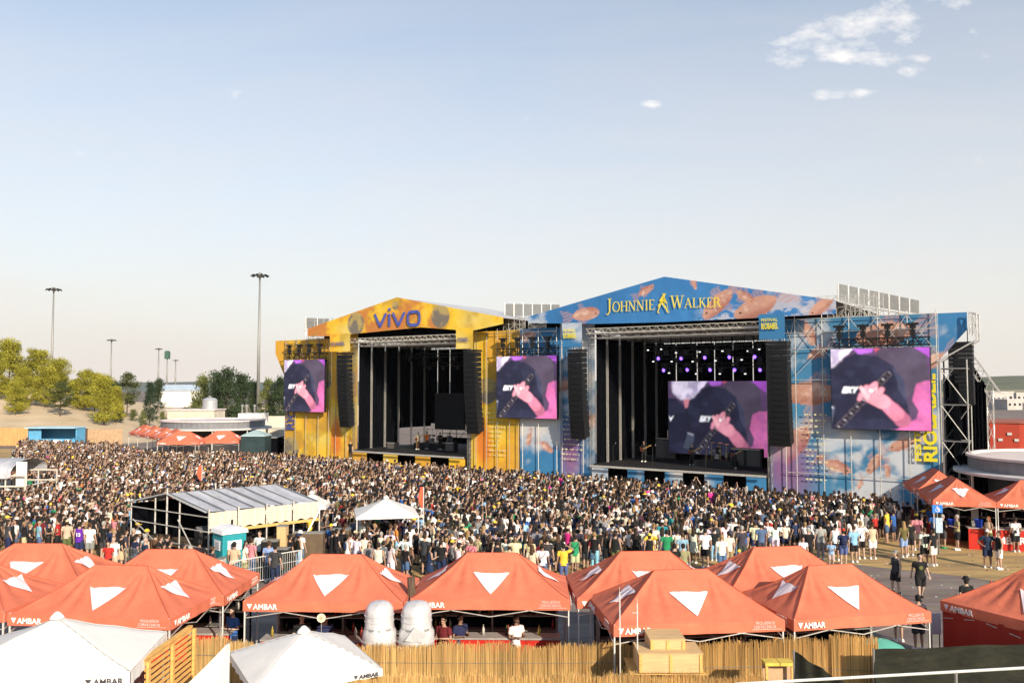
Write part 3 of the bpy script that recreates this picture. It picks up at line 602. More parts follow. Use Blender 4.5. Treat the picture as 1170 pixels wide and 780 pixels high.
# small box banners over the towers
for (x0, x1, y0, y1) in ((377, 400, 384, 401), (521, 540.5, 377.5, 398)):
    a, z1_ = sw(x0, y0, -1.6); c, z0_ = sw(x1, y1, -1.6); banner('header_banner', ys, a, c, lambda s: z0_, lambda s: z1_ + .2, -1.6, lambda X, Y: art_yellow(X, Y, 3))
    b = MB(); put_text(b, 'RIOBABEL', .55, (a + .25, -1.72, (z0_ + z1_) / 2 - .2), (1, 0, 0), offset=.01, sx=(c - a - .5) / 2.9); b.build('lettering', mat('indigo_print', hexc('#4a4f8c'), .7), ys)
# word vivo
bl = MB(); zb_ = sw(428, 373.5, -1.3)[1]; s0_ = sw(427, 373, -1.3)[0]; s1_ = sw(480, 373, -1.3)[0]; Wd = s1_ - s0_; hh = sw(428, 359, -1.3)[1] - zb_
uw = Wd / 3.9
kx = Wd / hh
def vv(x): stroke(bl, (x, 1), (x + .125 * kx, 0), .23, (s0_, zb_), hh, -1.31); stroke(bl, (x + .125 * kx, 0), (x + .25 * kx, 1), .23, (s0_, zb_), hh, -1.31)
vv(.02 * kx); stroke(bl, (.345 * kx, 0), (.345 * kx, .95), .23, (s0_, zb_), hh, -1.31); stroke(bl, (.325 * kx, 1.3), (.37 * kx, 1.3), .22, (s0_, zb_), hh, -1.31); vv(.42 * kx)
rr = .30; ow = .24 * kx; ox = kx * .985 - ow; o_pts = []
for cx_, cz_, a0_ in ((ow - rr, 1 - rr, 0), (rr, 1 - rr, 90), (rr, rr, 180), (ow - rr, rr, 270)):
    for k in range(4): a_ = R(a0_ + k * 30); o_pts.append((ox + cx_ + rr * math.cos(a_), cz_ + rr * math.sin(a_)))
for i in range(len(o_pts)): stroke(bl, o_pts[i], o_pts[(i + 1) % len(o_pts)], .23, (s0_, zb_), hh, -1.31)
bl.build('lettering', mat('lilac_blue_print', hexc('#4d5cab'), .7), ys)
# vertical festival word on the left wing, below the screen
def vtext(parent, body, size, px, z0_, w, m, name='lettering', sx=1.0, off=.02):
    b = MB(); s = S(px, w); put_text(b, body, size, (s, w, z0_), (0, 0, 1), (-1, 0, 0), offset=off, sx=sx)
    return b.build(name, m, parent)
M_ylet = mat('yellow_print', hexc('#e0cf2c'), .7); M_ilet = mat('indigo_print')
vtext(ys, 'RIOBABEL', 1.5, 336.5, 3.6, -.15, M_ilet, off=.03); vtext(ys, 'FESTIVAL', .8, 330, 3.6, -.15, M_ilet)
def tiny_lines(root, px_, w, ztop, n, m):
    b = MB(); r_ = random.Random(int(px_)); s = S(px_, w)
    for k in range(n):
        x = -.2 * r_.random(); ln = r_.uniform(1.1, 1.9)
        while x < ln:
            g = r_.uniform(.10, .34); b.box((s + x + g / 2, w, ztop - k * .42), (g * .7, .01, r_.choice((.05, .07, .12)))); x += g + r_.choice((.0, .05, .14))
    b.build('print', mat('pale_print', (.62, .60, .36), .8), root)
tiny_lines(ys, 560, -.16, 6.4, 11, M_ylet)
# ---------- blue stage
bs = stage('b', 'blue concert stage with koi fish and cloud banners, the larger one on the right'  , 'stage')
zwr = 13.3
fb = [(*sw(585, 386, 0), 0.2, 2.8), (*sw(655, 442, 0), .3, 3.6, 1, 1), (*sw(626, 508, 0), 2.5, 2.6), (*sw(603, 502, 0), 1.2, 2.0), (*sw(672, 478, 0), 3.3, 3.4)]
fl = [(fb[0][0] + 1.6, fb[0][1] + .1, 3.3, 2.6), (sw(646, 440)[0], sw(646, 440)[1], .2, 3.2), (sw(624, 510)[0], sw(624, 510)[1], 2.6, 2.2), (sw(605, 500)[0], sw(605, 500)[1], 1.3, 1.8), (sw(676, 480)[0], sw(676, 480)[1], 3.4, 3.4)]
def magenta(C, X, Y, s, z, rx, rz, k=.8): return mixc(C, [.30, .10, .24], sstep(1.25, .1, np.hypot((X - s) / rx, (Y - z) / rz)) * k)
banner('wing_banner', bs, S(594) + .02, S(640), lambda s: .2, lambda s: 13.5, .0, lambda X, Y: art_blue(X, Y, 4, fl, cloud=.43))
banner('tower_banner', bs, S(640) + .04, S(680), lambda s: .2, lambda s: 14.0, -.04, lambda X, Y: magenta(art_blue(X, Y, 6, fl, cloud=.50), X, Y, S(652), 2.5, 1.4, 3.5))
banner('tower_banner', bs, S(879), S(897), lambda s: .2, lambda s: 14.0, -.04, lambda X, Y: magenta(art_blue(X, Y, 2, (), cloud=.52), X, Y, S(890), 2.5, 1.2, 3))
P_ = lambda x, y: sw(x, y, 0)
fr = [(*P_(925, 380), 1.9, 2.6), (*P_(936, 402), .5, 2.4), (*P_(930, 449), 0.0, 6.0, 1, 1), (*P_(908, 507), .9, 5.5, 1, 1), (*P_(1015, 381), .15, 5.6), (*P_(1032, 507), .4, 2.6), (*P_(955, 532), 2.8, 2.8), (*P_(1000, 528), 1.0, 2.4), (*P_(1014, 536), 1.6, 1.4), (*P_(983, 552), 1.2, 1.1), (*P_(1066, 412), .5, 3.0), (*P_(938, 522), .2, 1.0)]
def art_right(X, Y):
    C = art_blue(X, Y, 3, (), cloud=.49, base=(.06, .22, .40)); n = fbm(X / 2.2, Y / 1.9, 12)
    low = sstep(7.5, 4.0, Y) * sstep(S(945), S(960), X); C = mixc(C, [.62, .64, .68], sstep(.47, .60, n) * low * .9); C = mixc(C, [.50, .50, .55], sstep(1.2, .2, np.hypot((X - S(932)) / 2.2, (Y - 5.6) / .8)) * .8)
    for f in fr: C = fish(C, X, Y, *f)
    return magenta(C, X, Y, S(902), 2.2, 2.2, 3.0, .75)
banner('wing_banner', bs, S(897) + .03, S(1073), lambda s: .2, lambda s: zwr, 0, art_right, res=.11)
banner('outrigger_banner', bs, S(1073) + .02, S(1107), lambda s: float(np.interp(s, [S(1073), S(1107)], [sw(1073, 412)[1], sw(1107, 376)[1]])), lambda s: zwr, .02, lambda X, Y: art_blue(X, Y, 3, [(*P_(1066, 412), .5, 3.0)]))
g_l, zgl = sw(603.5, 361.7, -1.2); g_a, zga = sw(759, 316, -1.2); g_r, zgr = sw(955, 343, -1.2)
gb2t = poly([(g_l, zgl), (g_a, zga), (g_r, zgr)]); gb2b = poly([sw(605, 369, -1.2), sw(680, 370, -1.2), sw(760, 368, -1.2), sw(867, 363, -1.2), sw(953, 358.5, -1.2)])
Q = lambda x, y: sw(x, y, -1.2)
fg = [(*Q(667, 359), 3.25, 3.8, 1, 1), (*Q(737, 332), 3.6, 2.2), (*Q(793, 323), 1.9, 1.5), (*Q(822, 345), .75, 4.4), (*Q(866, 350), .35, 5.0, 1, 1), (*Q(850, 338), 2.6, 2.4), (*Q(940, 349), .7, 3)]
def art_gable(X, Y):
    C = art_blue(X, Y, 9, (), cloud=.66, base=(.04, .18, .43)); r_ = sstep(Q(800, 350)[0], Q(870, 350)[0], X); n = fbm(X / 1.4, Y / .6, 5); C = mixc(C, [.50, .50, .58], sstep(.48, .60, n) * r_ * .85)
    n2 = np.abs(np.sin(Y * 5 + fbm(X / 1.5, Y, 2) * 9)); C = mixc(C, [.6, .6, .66], (n2 > .93) * sstep(Q(790, 350)[0], Q(810, 350)[0], X) * sstep(1.8, .6, Y - 13.1) * .7)
    for f in fg: C = fish(C, X, Y, *f)
    return C
banner('gable_banner', bs, g_l, g_r, gb2b, gb2t, -1.2, art_gable, res=.1, fold=.03)
for (x0, x1, y0, y1, sd_) in ((642, 665, 372, 396, 2), (867, 897, 362, 387, 4)):
    a, z1_ = sw(x0, y0, -1.6); c, z0_ = sw(x1, y1, -1.6); banner('header_banner', bs, a, c, lambda s: z0_, lambda s: z1_ + .2, -1.6, lambda X, Y: art_blue(X, Y, sd_, (), cloud=.55))
    b = MB(); put_text(b, 'RIOBABEL', .62, (a + .2, -1.74, z0_ + .75), (1, 0, 0), offset=.02, sx=(c - a - .4) / 3.3); b.build('lettering', M_ylet, bs); b = MB(); put_text(b, 'FESTIVAL', .3, (a + .2, -1.74, z0_ + 1.3), (1, 0, 0), offset=.01); b.build('lettering', M_ylet, bs)
# the name on the gable, each word one run of letters
b = MB(); YT = -1.31
def serif_word(word, px0, px1, py0, py1, big):
    s0, z0 = sw(px0, py0, -1.4); s1, z1 = sw(px1, py1, -1.4); tot = 0; ws = []
    for i, ch in enumerate(word): st, w = serif(ch); k = big if i == 0 else 1.0; ws.append((st, w * k, k)); tot += w * k
    h = (s1 - s0) / tot; slope = (z1 - z0) / (s1 - s0); x = 0
    for st, w, k in ws:
        org = (s0 + x * h, z0 + slope * x * h)
        for a, c, wd in st: stroke(b, a, c, wd * .74, org, h * k, YT, slope)
        x += w
serif_word('JOHNNIE', 691.5, 748, 356.5, 353.5, 1.35); serif_word('WALKER', 765.5, 823.5, 351.8, 350.5, 1.3)
b.build('lettering', mat('gold_print', hexc('#e6d24a'), .6), bs)
# striding figure emblem between the words
b = MB(); s0, z0 = sw(752, 357, -1.4); hz = sw(757, 336, -1.4)[1] - z0; u = hz
for a, c, wd in (((.12, .60), (.30, .86), .20), ((.30, .86), (.34, 1.0), .13), ((.10, 1.0), (.34, .96), .05) if False else ((.26, 1.02), (.42, 1.0), .06), ((.30, .80), (.42, .55), .14), ((.40, .72), (.02, .44), .07), ((.02, .44), (-.02, .36), .06), ((.22, .52), (.44, .22), .10), ((.44, .22), (.52, .02), .07), ((.52, .02), (.62, .0), .06), ((.14, .52), (.02, .24), .09), ((.02, .24), (-.06, .02), .06), ((-.06, .02), (.04, -.02), .05), ((.36, .62), (.50, .50), .06), ((.50, .50), (.56, .10), .025)): stroke(b, a, c, wd, (s0, z0), u, YT)
b.build('emblem', mat('gold_print'), bs)
def vt(px_, body, y0, y1, widthpx):
    s, z0_ = sw(px_, y0, -.2); z1_ = sw(px_, y1, -.2)[1]; vs, _ = text_mesh(body, 1.0, .02); L0 = float(vs[:, 0].max()); hcap = float(vs[:, 1].max()); wm_ = S(px_ + widthpx / 2) - S(px_ - widthpx / 2)
    size = wm_ / hcap; b = MB(); put_text(b, body, size, (S(px_ + widthpx / 2), -.22, z0_), (0, 0, 1), (-1, 0, 0), offset=.035, sx=(z1_ - z0_) / (L0 * size)); b.build('lettering', M_ylet, bs)
vt(1061.5, 'RIOBABEL', 528, 427, 15); vt(1047.5, 'FESTIVAL', 527, 470, 7)
tiny_lines(bs, 921, -.2, 6.4, 12, M_ylet); tiny_lines(bs, 644, -.2, 6.0, 10, M_ylet)
# ---------- structure of both stages
def deck(root, a, c, depth):
    b = MB(); b.box(((a + c) / 2, depth / 2 - .4, 1.86), (c - a, depth, .28)); b.build('deck', mat('dark_stage_deck', (.014, .014, .016), .7, noise=(2, .3)), root)
    b = MB(); b.box(((a + c) / 2, -1.02, 1.86), (c - a, .08, .16)); b.build('deck_edge', M_alu, root)
def stage_body(root, a, c, depth, ztop, gab_top, gl, ga, gr, zl, za, zr, gaps, art, nleg=6, slits=(), lows=(0, 0)):
    deck(root, a, c, depth)
    b = MB()
    for i in range(nleg): s = a + (c - a) * (i + .5) / nleg; b.box((s, -.55, .86), ((c - a) / nleg * .62, .05, 1.7))
    b2 = None
    n = nleg; w_ = (c - a) / n
    for i in range(n):
        if i % 2 == 0: banner('skirt_banner', root, a + i * w_, a + (i + .92) * w_, lambda s: .1, lambda s: 1.7, -.6, art)
    b = MB(); b.box(((a + c) / 2, 1.2, .85), (c - a - .2, .05, 1.6)); b.build('understage_drape', M_black, root)
    # side drapes; the left-hand one hangs in lengths with daylight between them
    P = [[(c - .12 + .08 * math.sin(j * 1.9), .3 + j * (depth - .5) / 60, z) for z in (1.9, 6, ztop)] for j in range(61)]
    b = MB(); b.grid(P); b.build('side_drape', M_black, root)
    def wall_w(px_, s_):
        d = ray(px_, 450); k = (A2.dot(U2) + s_) / (d.x * U2.x + d.y * U2.y); return (Vector((d.x * k, d.y * k)) - A2).dot(V2)
    x = a + .12; wmax = depth - 1.5; ws = [.02]
    for q in slits:
        w_ = wall_w(q, a + .35)
        if .4 < w_ < wmax - .3: b = MB(); b.truss((a + .35, w_, 2.0), (a + .35, w_, ztop - .3), .13, .018, .22); b.build('lighting_ladder', M_alu, root)
    for q in slits:
        w_ = wall_w(q, x)
        if .6 < w_ < wmax - .4: ws.append(w_)
    ws.append(wmax)
    for i in range(len(ws) - 1):
        w0, w1 = ws[i] + (.07 if i else 0), ws[i + 1] - .07; n = max(4, int((w1 - w0) / .12)); mid = (w0 + w1) / 2; pr = Wp(x, mid); pxm = 585 + F * pr.x / pr.y; zb = 3.9 if lows[0] < pxm < lows[1] else 1.9
        b = MB(); b.grid([[(x + .05 * math.sin(j * 1.9) * math.sin(math.pi * j / n), w0 + (w1 - w0) * j / n, z) for z in (zb, 7, ztop)] for j in range(n + 1)]); b.build('side_drape', M_black, root)
    print('side gaps', len(ws) - 2)
    # back drapes, narrow gaps of daylight between them
    xs = [a + .2] + sorted(gaps) + [c - .2]
    for i in range(len(xs) - 1):
        g0 = .035; x0, x1 = xs[i] + g0, xs[i + 1] - g0; n = max(3, int((x1 - x0) / .12)); P = [[(x0 + (x1 - x0) * j / n, depth - 1.5 + (.05 * math.sin(j * 1.7) + .03 * math.sin(j * .7)) * math.sin(math.pi * j / n), z) for z in (4.2, 8, ztop - .3)] for j in range(n + 1)]
        b = MB(); b.grid(P); b.build('back_drape', M_black, root)
    # roof
    y0, y1 = -1.0, depth + 1
    b = MB(); b.add([(gl, y0, zl), (ga, y0, za), (ga, y1, za), (gl, y1, zl)], [(0, 1, 2, 3)]); b.add([(ga, y0, za), (gr, y0, zr), (gr, y1, zr), (ga, y1, za)], [(0, 1, 2, 3)])
    b.add([(gl, y1, zl), (ga, y1, za), (gr, y1, zr), (gr, y1, ztop), (gl, y1, ztop)], [(0, 1, 2, 3, 4)]); b.build('roof', mat('roof_membrane', (.42, .43, .46), .7, noise=(.4, .15)), root)
    b = MB(); b.add([(a - .3, .3, ztop + .35), (c + .3, .3, ztop + .35), (c + .3, y1, ztop + .35), (a - .3, y1, ztop + .35)], [(0, 1, 2, 3)]); b.build('roof_lining', M_black, root)
    b = MB(); b.add([(gl + 1, .2, ztop + .36), (gr - 1, .2, ztop + .36), (gr - 1, .2, ztop + 1.2), (ga, .2, za - .5), (gl + 1, .2, ztop + 1.2)], [(0, 1, 2, 3, 4)]); b.build('gable_lining', M_black, root)
    for w_ in (-.6, 2.6, 5.8, 9.0): b = MB(); b.truss((a - .2, w_, ztop - .15), (c + .2, w_, ztop - .15), .45, .025, .5); b.build('roof_truss', M_alu, root)
    for x in (a - .1, c + .1): b = MB(); b.truss((x, -.35, .1), (x, -.35, ztop), .26, .018, .4); b.build('tower_truss', M_steel, root)
# gaps in the back drapes
ga_y = [sw(x, 450, 11.5)[0] for x in (424.5, 440, 455.5, 470, 485, 500, 514)]
zt_y = sw(470, 386, -.6)[1]
g_l, zgl = sw(351.6, 375.5, -1.2); g_a, zga = sw(453.4, 339.5, -1.2); g_r, zgr = sw(575, 362.5, -1.2)
stage_body(ys, s_op0, s_op1, 13, zt_y - .25, None, g_l, g_a, g_r, zgl - .05, zga - .05, zgr - .05, ga_y, lambda X, Y: art_yellow(X, Y, 3), 7, (424.5, 440, 455.5, 470, 485, 500, 514), (450, 505))
ga_b = [sw(x, 450, 13.5)[0] for x in (694, 708.5, 723, 737, 750, 773, 797, 817, 838, 861)]
zt_b = sw(770, 374, -.6)[1]
g_l, zgl = sw(603.5, 361.7, -1.2); g_a, zga = sw(759, 316, -1.2); g_r, zgr = sw(955, 343, -1.2)
stage_body(bs, S(680), S(879), 15, zt_b - .25, None, g_l, g_a, g_r, zgl - .05, zga - .05, zgr - .05, ga_b, lambda X, Y: art_blue(X, Y, 3, ()), 9, (694, 708.5, 723, 737, 750, 762), (731, 764))
for root_, a_, c_, zt_ in ((ys, s_op0, s_op1, zt_y), (bs, S(680), S(879), zt_b)):
    b = MB(); b.truss((a_ - .3, -.75, zt_ - .05), (c_ + .3, -.75, zt_ - .05), .42, .028, .36); b.truss((a_, .3, zt_ - .45), (c_, .3, zt_ - .45), .4, .028, .33); b.truss((a_, 1.3, zt_ - .2), (c_, 1.3, zt_ - .2), .5, .03, .4); b.build('front_truss', mat('sunlit_scaffold', (.75, .70, .62), .45, .4), root_)
# warm scaffold lattice between and above the towers (seen over the banners)
def lattice(root, px0, px1, z0, z1, w, name='roof_scaffold', nrow=2, dense=1.0):
    a, c = S(px0, w), S(px1, w); n = max(1, int((c - a) / dense)); b = MB()
    for i in range(n + 1): x = a + (c - a) * i / n; b.tube((x, w, z0), (x, w, z1), .035, 4)
    for j in range(nrow + 1): z = z0 + (z1 - z0) * j / nrow; b.tube((a, w, z), (c, w, z), .035, 4)
    for i in range(n):
        for j in range(nrow):
            xa, xb = a + (c - a) * i / n, a + (c - a) * (i + 1) / n; za, zb = z0 + (z1 - z0) * j / nrow, z0 + (z1 - z0) * (j + 1) / nrow
            if (i + j) % 2: xa, xb = xb, xa
            b.tube((xa, w, za), (xb, w, zb), .025, 3)
    return b.build(name, M_alu, root)
M_alu2 = mat('sunlit_scaffold', (.75, .70, .62), .45, .4)
for w_ in (.6, 1.6, 2.6, 3.6): lattice(ys, 545, 600, 13.5, 14.6, w_, dense=.6)
for w_ in (.6, 2.2): lattice(bs, 604, 682, 13.3, 14.2, w_, dense=.6)
for w_ in (1.2, 3.0, 5.0): lattice(bs, 897, 1016 - w_ * 4, 13.3, 15.0 , w_, dense=.6, nrow=2)
lattice(ys, 352, 378, 13.5, 14.1, .3, dense=.6); lattice(ys, 348, 380, 14.6, 15.9, 3, dense=1.2, nrow=1, name='guard_rail')
# translucent panels on the roof guard rails
M_panel = mat('pale_mesh_panel', (.50, .50, .48), .7, noise=(3, .1), trans=.5)
def guard_panels(root, px0, y0a, y0b, px1, y1a, y1b, w0, n, label='guard_panel'):
    for i in range(n):
        f0, f1 = i / n + .01, (i + 1) / n - .01; pts = []
        for f, top in ((f0, 0), (f1, 0), (f1, 1), (f0, 1)):
            px_ = px0 + (px1 - px0) * f; py_ = (y0b + (y1b - y0b) * f) if not top else (y0a + (y1a - y0a) * f); s, z = sw(px_, py_, w0); pts.append((s, z))
        b = MB(); b.prism(pts, w0 - .03, w0 + .03); b.build(label, M_panel, root)
        b = MB(); b.tube((pts[0][0] - .1, w0, pts[0][1] - .8), (pts[0][0] - .1, w0, pts[3][1] + .1), .05, 5); b.build('guard_post', M_alu, root)
guard_panels(bs, 958, 324, 344, 1051, 343.5, 358.5, 9.0, 8)
s9, z9 = sw(958, 346, 9.0); s9b, z9b = sw(1050, 360, 9.0); b = MB(); b.truss((s9, 9, z9 - .5), (s9b, 9, z9b - .5), .9, .05, .9); b.truss((s9 - 4, 6, z9 - 1.0), (s9b, 6, z9b - 1.3), .8, .05, .7); b.build('roof_truss', M_alu2, bs)
guard_panels(bs, 577, 347, 361, 640, 348, 360, 6.0, 6); guard_panels(ys, 350, 363, 375, 376, 364, 376, 5.0, 2)

# scaffold in front of the printed wings: standards, ledgers, braces
def wing_scaffold(root, pxs, z1, w=-.22, zs=None, brace=True):
    M_alu = M_steel if root is ys else MATS['scaffold_metal']
    b = MB(); xs = [S(x, w) for x in pxs]
    for x in xs: b.tube((x, w, 0), (x, w, z1 + .3), .03, 5)
    b.build('scaffold_upright', M_alu, root)
    b = MB(); zs = zs or [z1 - .05, z1 - 1.6]
    for z in zs: b.tube((xs[0], w - .05, z), (xs[-1], w - .05, z), .03, 4)
    b.build('scaffold_ledger', M_alu, root)
    if brace:
        b = MB()
        for i in range(len(xs) - 1):
            p, q = (xs[i], xs[i + 1]) if i % 2 else (xs[i + 1], xs[i]); b.tube((p, w, z1 - 2.6), (q, w, z1), .025, 4); b.tube((q, w, z1 - 2.6), (p, w, z1), .025, 4)
            b.tube((p, w, 9.2), (q, w, z1 - 2.2), .022, 4)
        b.build('scaffold_brace', M_alu, root)
wing_scaffold(bs, [897, 909, 940, 971, 1004, 1038, 1071], zwr, zs=[zwr, zwr - 1.0, zwr - 2.2, 8.9, 2.2])
wing_scaffold(bs, [597, 615, 636], 13.3, zs=[13.2, 12.3], brace=True); wing_scaffold(bs, [642, 666], 12, zs=[12], brace=False)
wing_scaffold(ys, [326, 338, 350, 364, 376], 13.3, zs=[13.3]); wing_scaffold(ys, [384, 396], 11, zs=[11], brace=False); wing_scaffold(ys, [544, 556, 568, 582, 592], 13.3, zs=[13.2], brace=False)
# open box truss outriggers at the ends
s, z = sw(1108, 357); s2 = S(1118); b = MB(); 
for w_ in (-.3, 1.2):
    b.tube((s, w_, z), (s2, w_, z - .1), .04, 5); b.tube((s2, w_, z - .1), (s2, w_, sw(1118, 388)[1]), .04, 5); b.tube((s2, w_, sw(1118, 388)[1]), (S(1073), w_, sw(1073, 413)[1]), .05, 5); b.tube((s, w_, z), (s, w_, sw(1108, 382)[1]), .04, 5)
    b.tube((s, w_, z), (s2, w_, sw(1118, 388)[1]), .03, 4); b.tube((s, w_, sw(1108, 382)[1]), (s2, w_, z), .03, 4); b.tube((s, w_, sw(1108, 370)[1]), (s2, w_, sw(1118, 370)[1]), .03, 4)
b.build('outrigger', M_alu, bs)
# right flank of the blue stage: scaffold tower, black drape and the folding truss
b = MB(); x0 = S(1074); x1 = x0 + 1.6
zs = [0, 2.4, 4.8, 7.2, 9.6]
for x in (x0, x1):
    for w_ in (.1, 1.8): b.tube((x, w_, 0), (x, w_, 10.2), .055, 6)
for z in zs[1:]:
    for w_ in (.1, 1.8): b.tube((x0, w_, z), (x1, w_, z), .045, 5)
    for x in (x0, x1): b.tube((x, .1, z), (x, 1.8, z), .04, 5)
for i in range(4): b.tube((x0, .1, zs[i + 1]), (x1, .1, zs[i]), .035, 5); b.tube((x0, .1, zs[i] + 1.2), (x0 + .8, .1, zs[i + 1]), .03, 4); b.tube((x0, 1.8, zs[i]), (x1, 1.8, zs[i + 1]), .035, 5)
b.build('flank_tower', M_steel, bs)
b = MB(); b.grid([[(x0 - .1 + 1.5 * j / 20, 2.0 + .06 * math.sin(j * 1.7), z) for z in (0, 5, 9)] for j in range(21)]); b.build('flank_drape', M_black, bs)
b = MB(); b.box((S(1096, 3) , 5.6, 4.6), (.4, 9.0, 9.2)); P = [[(S(1092, 3.6) + (S(1125, 3.6) - S(1092, 3.6)) * j / 30, 3.6 + .1 * math.sin(j * 1.6), z) for z in (0, 3, sw(1096, 415, 3.6)[1] if j < 12 else sw(1125, 436, 3.6)[1])] for j in range(31)]
b.grid(P); b.build('flank_drape', M_black, bs)
b = MB(); a = sw(1108, 411, 4.2); c = sw(1137, 451, 4.2); b.truss((a[0], 4.2, a[1]), (c[0], 4.2, c[1]), .7, .04, .55); e = sw(1131, 446, 4.2); 
b.truss((e[0], 4.2, 0), (e[0], 4.2, e[1]), .38, .035, 1.1); b.build('flank_truss', M_alu, bs)
b = MB(); e0 = S(1108, 4.0); e0 = S(1088, 4.0); b.prism([(e0, .1), (S(1125, 4.0), .1), (S(1125, 4.0), sw(1127, 440, 4.0)[1]), sw(1108, 413, 4.0), (e0, sw(1108, 406, 4.0)[1])], 4.6, 4.7); b.build('flank_drape', M_black, bs)

# bare backstage scaffolding seen through the drapes
def backstage(root, a, c, w):
    b = MB(); 
    n = int((c - a) / 2)
    for i in range(n + 1):
        x = a + (c - a) * i / n; b.tube((x, w, 0), (x, w, 4.4), .06, 5)
        if i < n: b.tube((x, w, 2), (x + (c - a) / n, w, 4.2), .04, 4)
    for z in (1.4, 3.0, 4.3): b.tube((a, w, z), (c, w, z), .05, 5)
    b.build('backstage_scaffold', M_alu, root)
backstage(ys, s_op0, s_op1, 13.6); backstage(bs, S(680), S(879), 15.6)
b = MB(); b.box(((s_op0 + s_op1) / 2, 13.2, 1.9), ((s_op1 - s_op0), .1, 1.4)); b.build('backstage_wall', M_black, ys)
b = MB(); x = sw(735, 500, 13.4)[0]; b.box(((S(680) + x) / 2 + .3, 13.4, 3.0), (x - S(680) - .2, .08, 3)); b.build('backstage_wall', M_black, bs)
b = MB(); x2 = sw(764, 500, 13.4)[0]; b.box(((x2 + S(879)) / 2, 13.3, 3.2), (S(879) - x2, .08, 4.0)); b.build('backstage_wall', M_black, bs)

# ------------------------------------------------------------------ video screens
def screen_art(u, v, AR, wide):
    # picture plane: x to the right 0..1.45, y up 0..1
    X = u if wide else .36 + u * 1.02; X = u * 1.45 if wide else .36 + u * 1.02
    Y = v; s_ = lambda d: sstep(.012, -.012, d)
    C = np.ones(u.shape + (3,)) * np.array([.055, .038, .07])
    C = mixc(C, [.12, .05, .16], sstep(.3, .7, fbm(X * 2, Y * 2, 3)) * .6)
    def pm(pts): return polymask(X, Y, pts)
    C = mixc(C, [.42, .30, .62], pm([(.30, 1.01), (.30, .72), (.42, .82), (.62, 1.01)])); C = mixc(C, [.70, .60, .80], pm([(.40, 1.01), (.43, .86), (.55, .93), (.60, 1.01)]))
    C = mixc(C, [.34, .10, .52], pm([(.60, 1.01), (.66, .93), (.80, .95), (.82, 1.01)])); C = mixc(C, [.45, .06, .12], pm([(.82, 1.01), (.84, .95), (.88, .96), (.88, 1.01)]))
    C = mixc(C, [.32, .07, .45], pm([(1.22, 1.01), (1.45, 1.01), (1.45, .84), (1.38, .88)]))
    # dark grey shirt of the player behind, his arm
    C = mixc(C, [.060, .048, .075], pm([(.85, .98), (1.2, 1.0), (1.34, .9), (1.38, .55), (1.2, .45), (1.0, .3), (.85, .6)]))
    arm = pm([(1.24, .56), (1.34, .60), (1.5, .6), (1.5, -.02), (1.0, -.02), (1.14, .08), (1.24, .14), (1.26, .24), (1.20, .36)]); C = mixc(C, [.46, .11, .28], arm); C = mixc(C, [.36, .09, .26], arm * sstep(.52, .66, fbm(X * 9, Y * 9, 6)))
    # navy shirt with placket
    sh = pm([(-.02, .76), (.12, .76), (.26, .64), (.40, .82), (.62, .94), (.86, .90), (1.02, .78), (1.12, .52), (1.17, .2), (1.1, .04), (.9, -.02), (-.02, -.02)])
    C = mixc(C, [.010, .012, .026], sh); C = mixc(C, [.018, .021, .045], sh * sstep(.5, .62, fbm(X * 3, Y * 5, 8)) * .8)
    C = mixc(C, [.035, .04, .075], pm([(1.0, .78), (1.12, .62), (1.14, .35), (1.06, .5), (1.05, .6)]))
    C = mixc(C, [.008, .010, .02], pm([(.255, .64), (.275, .64), (.42, -.02), (.39, -.02)])); C = mixc(C, [.05, .06, .09], pm([(.22, .08), (.36, .05), (.40, .28), (.30, .30)]))
    C = mixc(C, [.42, .42, .46], pm([(.29, .295), (.38, .265), (.385, .25), (.29, .28)]))
    # beard and throat
    bd = sstep(.24, .20, np.hypot((X - .27) * .95, (Y - .96)) + .08 * (fbm(X * 8, Y * 8, 2) - .5)); C = mixc(C, [.45, .16, .20], pm([(.22, .80), (.34, .80), (.30, .64), (.26, .62)])); C = mixc(C, [.58, .52, .64], bd); C = mixc(C, [.32, .28, .40], bd * sstep(.5, .65, fbm(X * 12, Y * 7, 7)))
    # guitar neck with frets
    ax, ay, bx_, by_ = .40, -.02, .98, .70; dx, dy = bx_ - ax, by_ - ay; ln = math.hypot(dx, dy); t = ((X - ax) * dx + (Y - ay) * dy) / ln ** 2; pd = ((X - ax) * -dy + (Y - ay) * dx) / ln
    nk = (np.abs(pd) < .034) & (t > 0) & (t < 1); C = mixc(C, [.012, .010, .014], nk.astype(float)); fr_ = nk & (np.abs((t * 17) % 1 - .5) > .44); C = mixc(C, [.10, .09, .11], fr_.astype(float)); C = mixc(C, [.11, .09, .10], ((np.abs(pd) > .028) & (np.abs(pd) < .036) & (t > 0) & (t < 1)).astype(float) * .8)
    C = mixc(C, [.35, .35, .4], (nk & (np.abs(pd) < .012) & (np.abs((t * 8.5) % 1 - .5) < .07)).astype(float))
    # hand: palm, thumb, four bent fingers, forearm with capsules
    def cap(C, x0, y0, x1, y1, r0, r1, col):
        L2 = (x1 - x0) ** 2 + (y1 - y0) ** 2; tt = np.clip(((X - x0) * (x1 - x0) + (Y - y0) * (y1 - y0)) / L2, 0, 1); d = np.hypot(X - x0 - tt * (x1 - x0), Y - y0 - tt * (y1 - y0)) - (r0 + (r1 - r0) * tt); return mixc(C, col, sstep(.006, -.006, d))
    sk = [.62, .24, .30]; sk2 = [.74, .36, .40]; dk = [.30, .08, .14]
    C = cap(C, 1.0, .26, 1.10, .12, .075, .085, [.34, .10, .17]); C = cap(C, .90, .36, 1.04, .19, .07, .08, [.50, .16, .24])
    C = cap(C, .80, .40, .90, .34, .085, .085, sk)
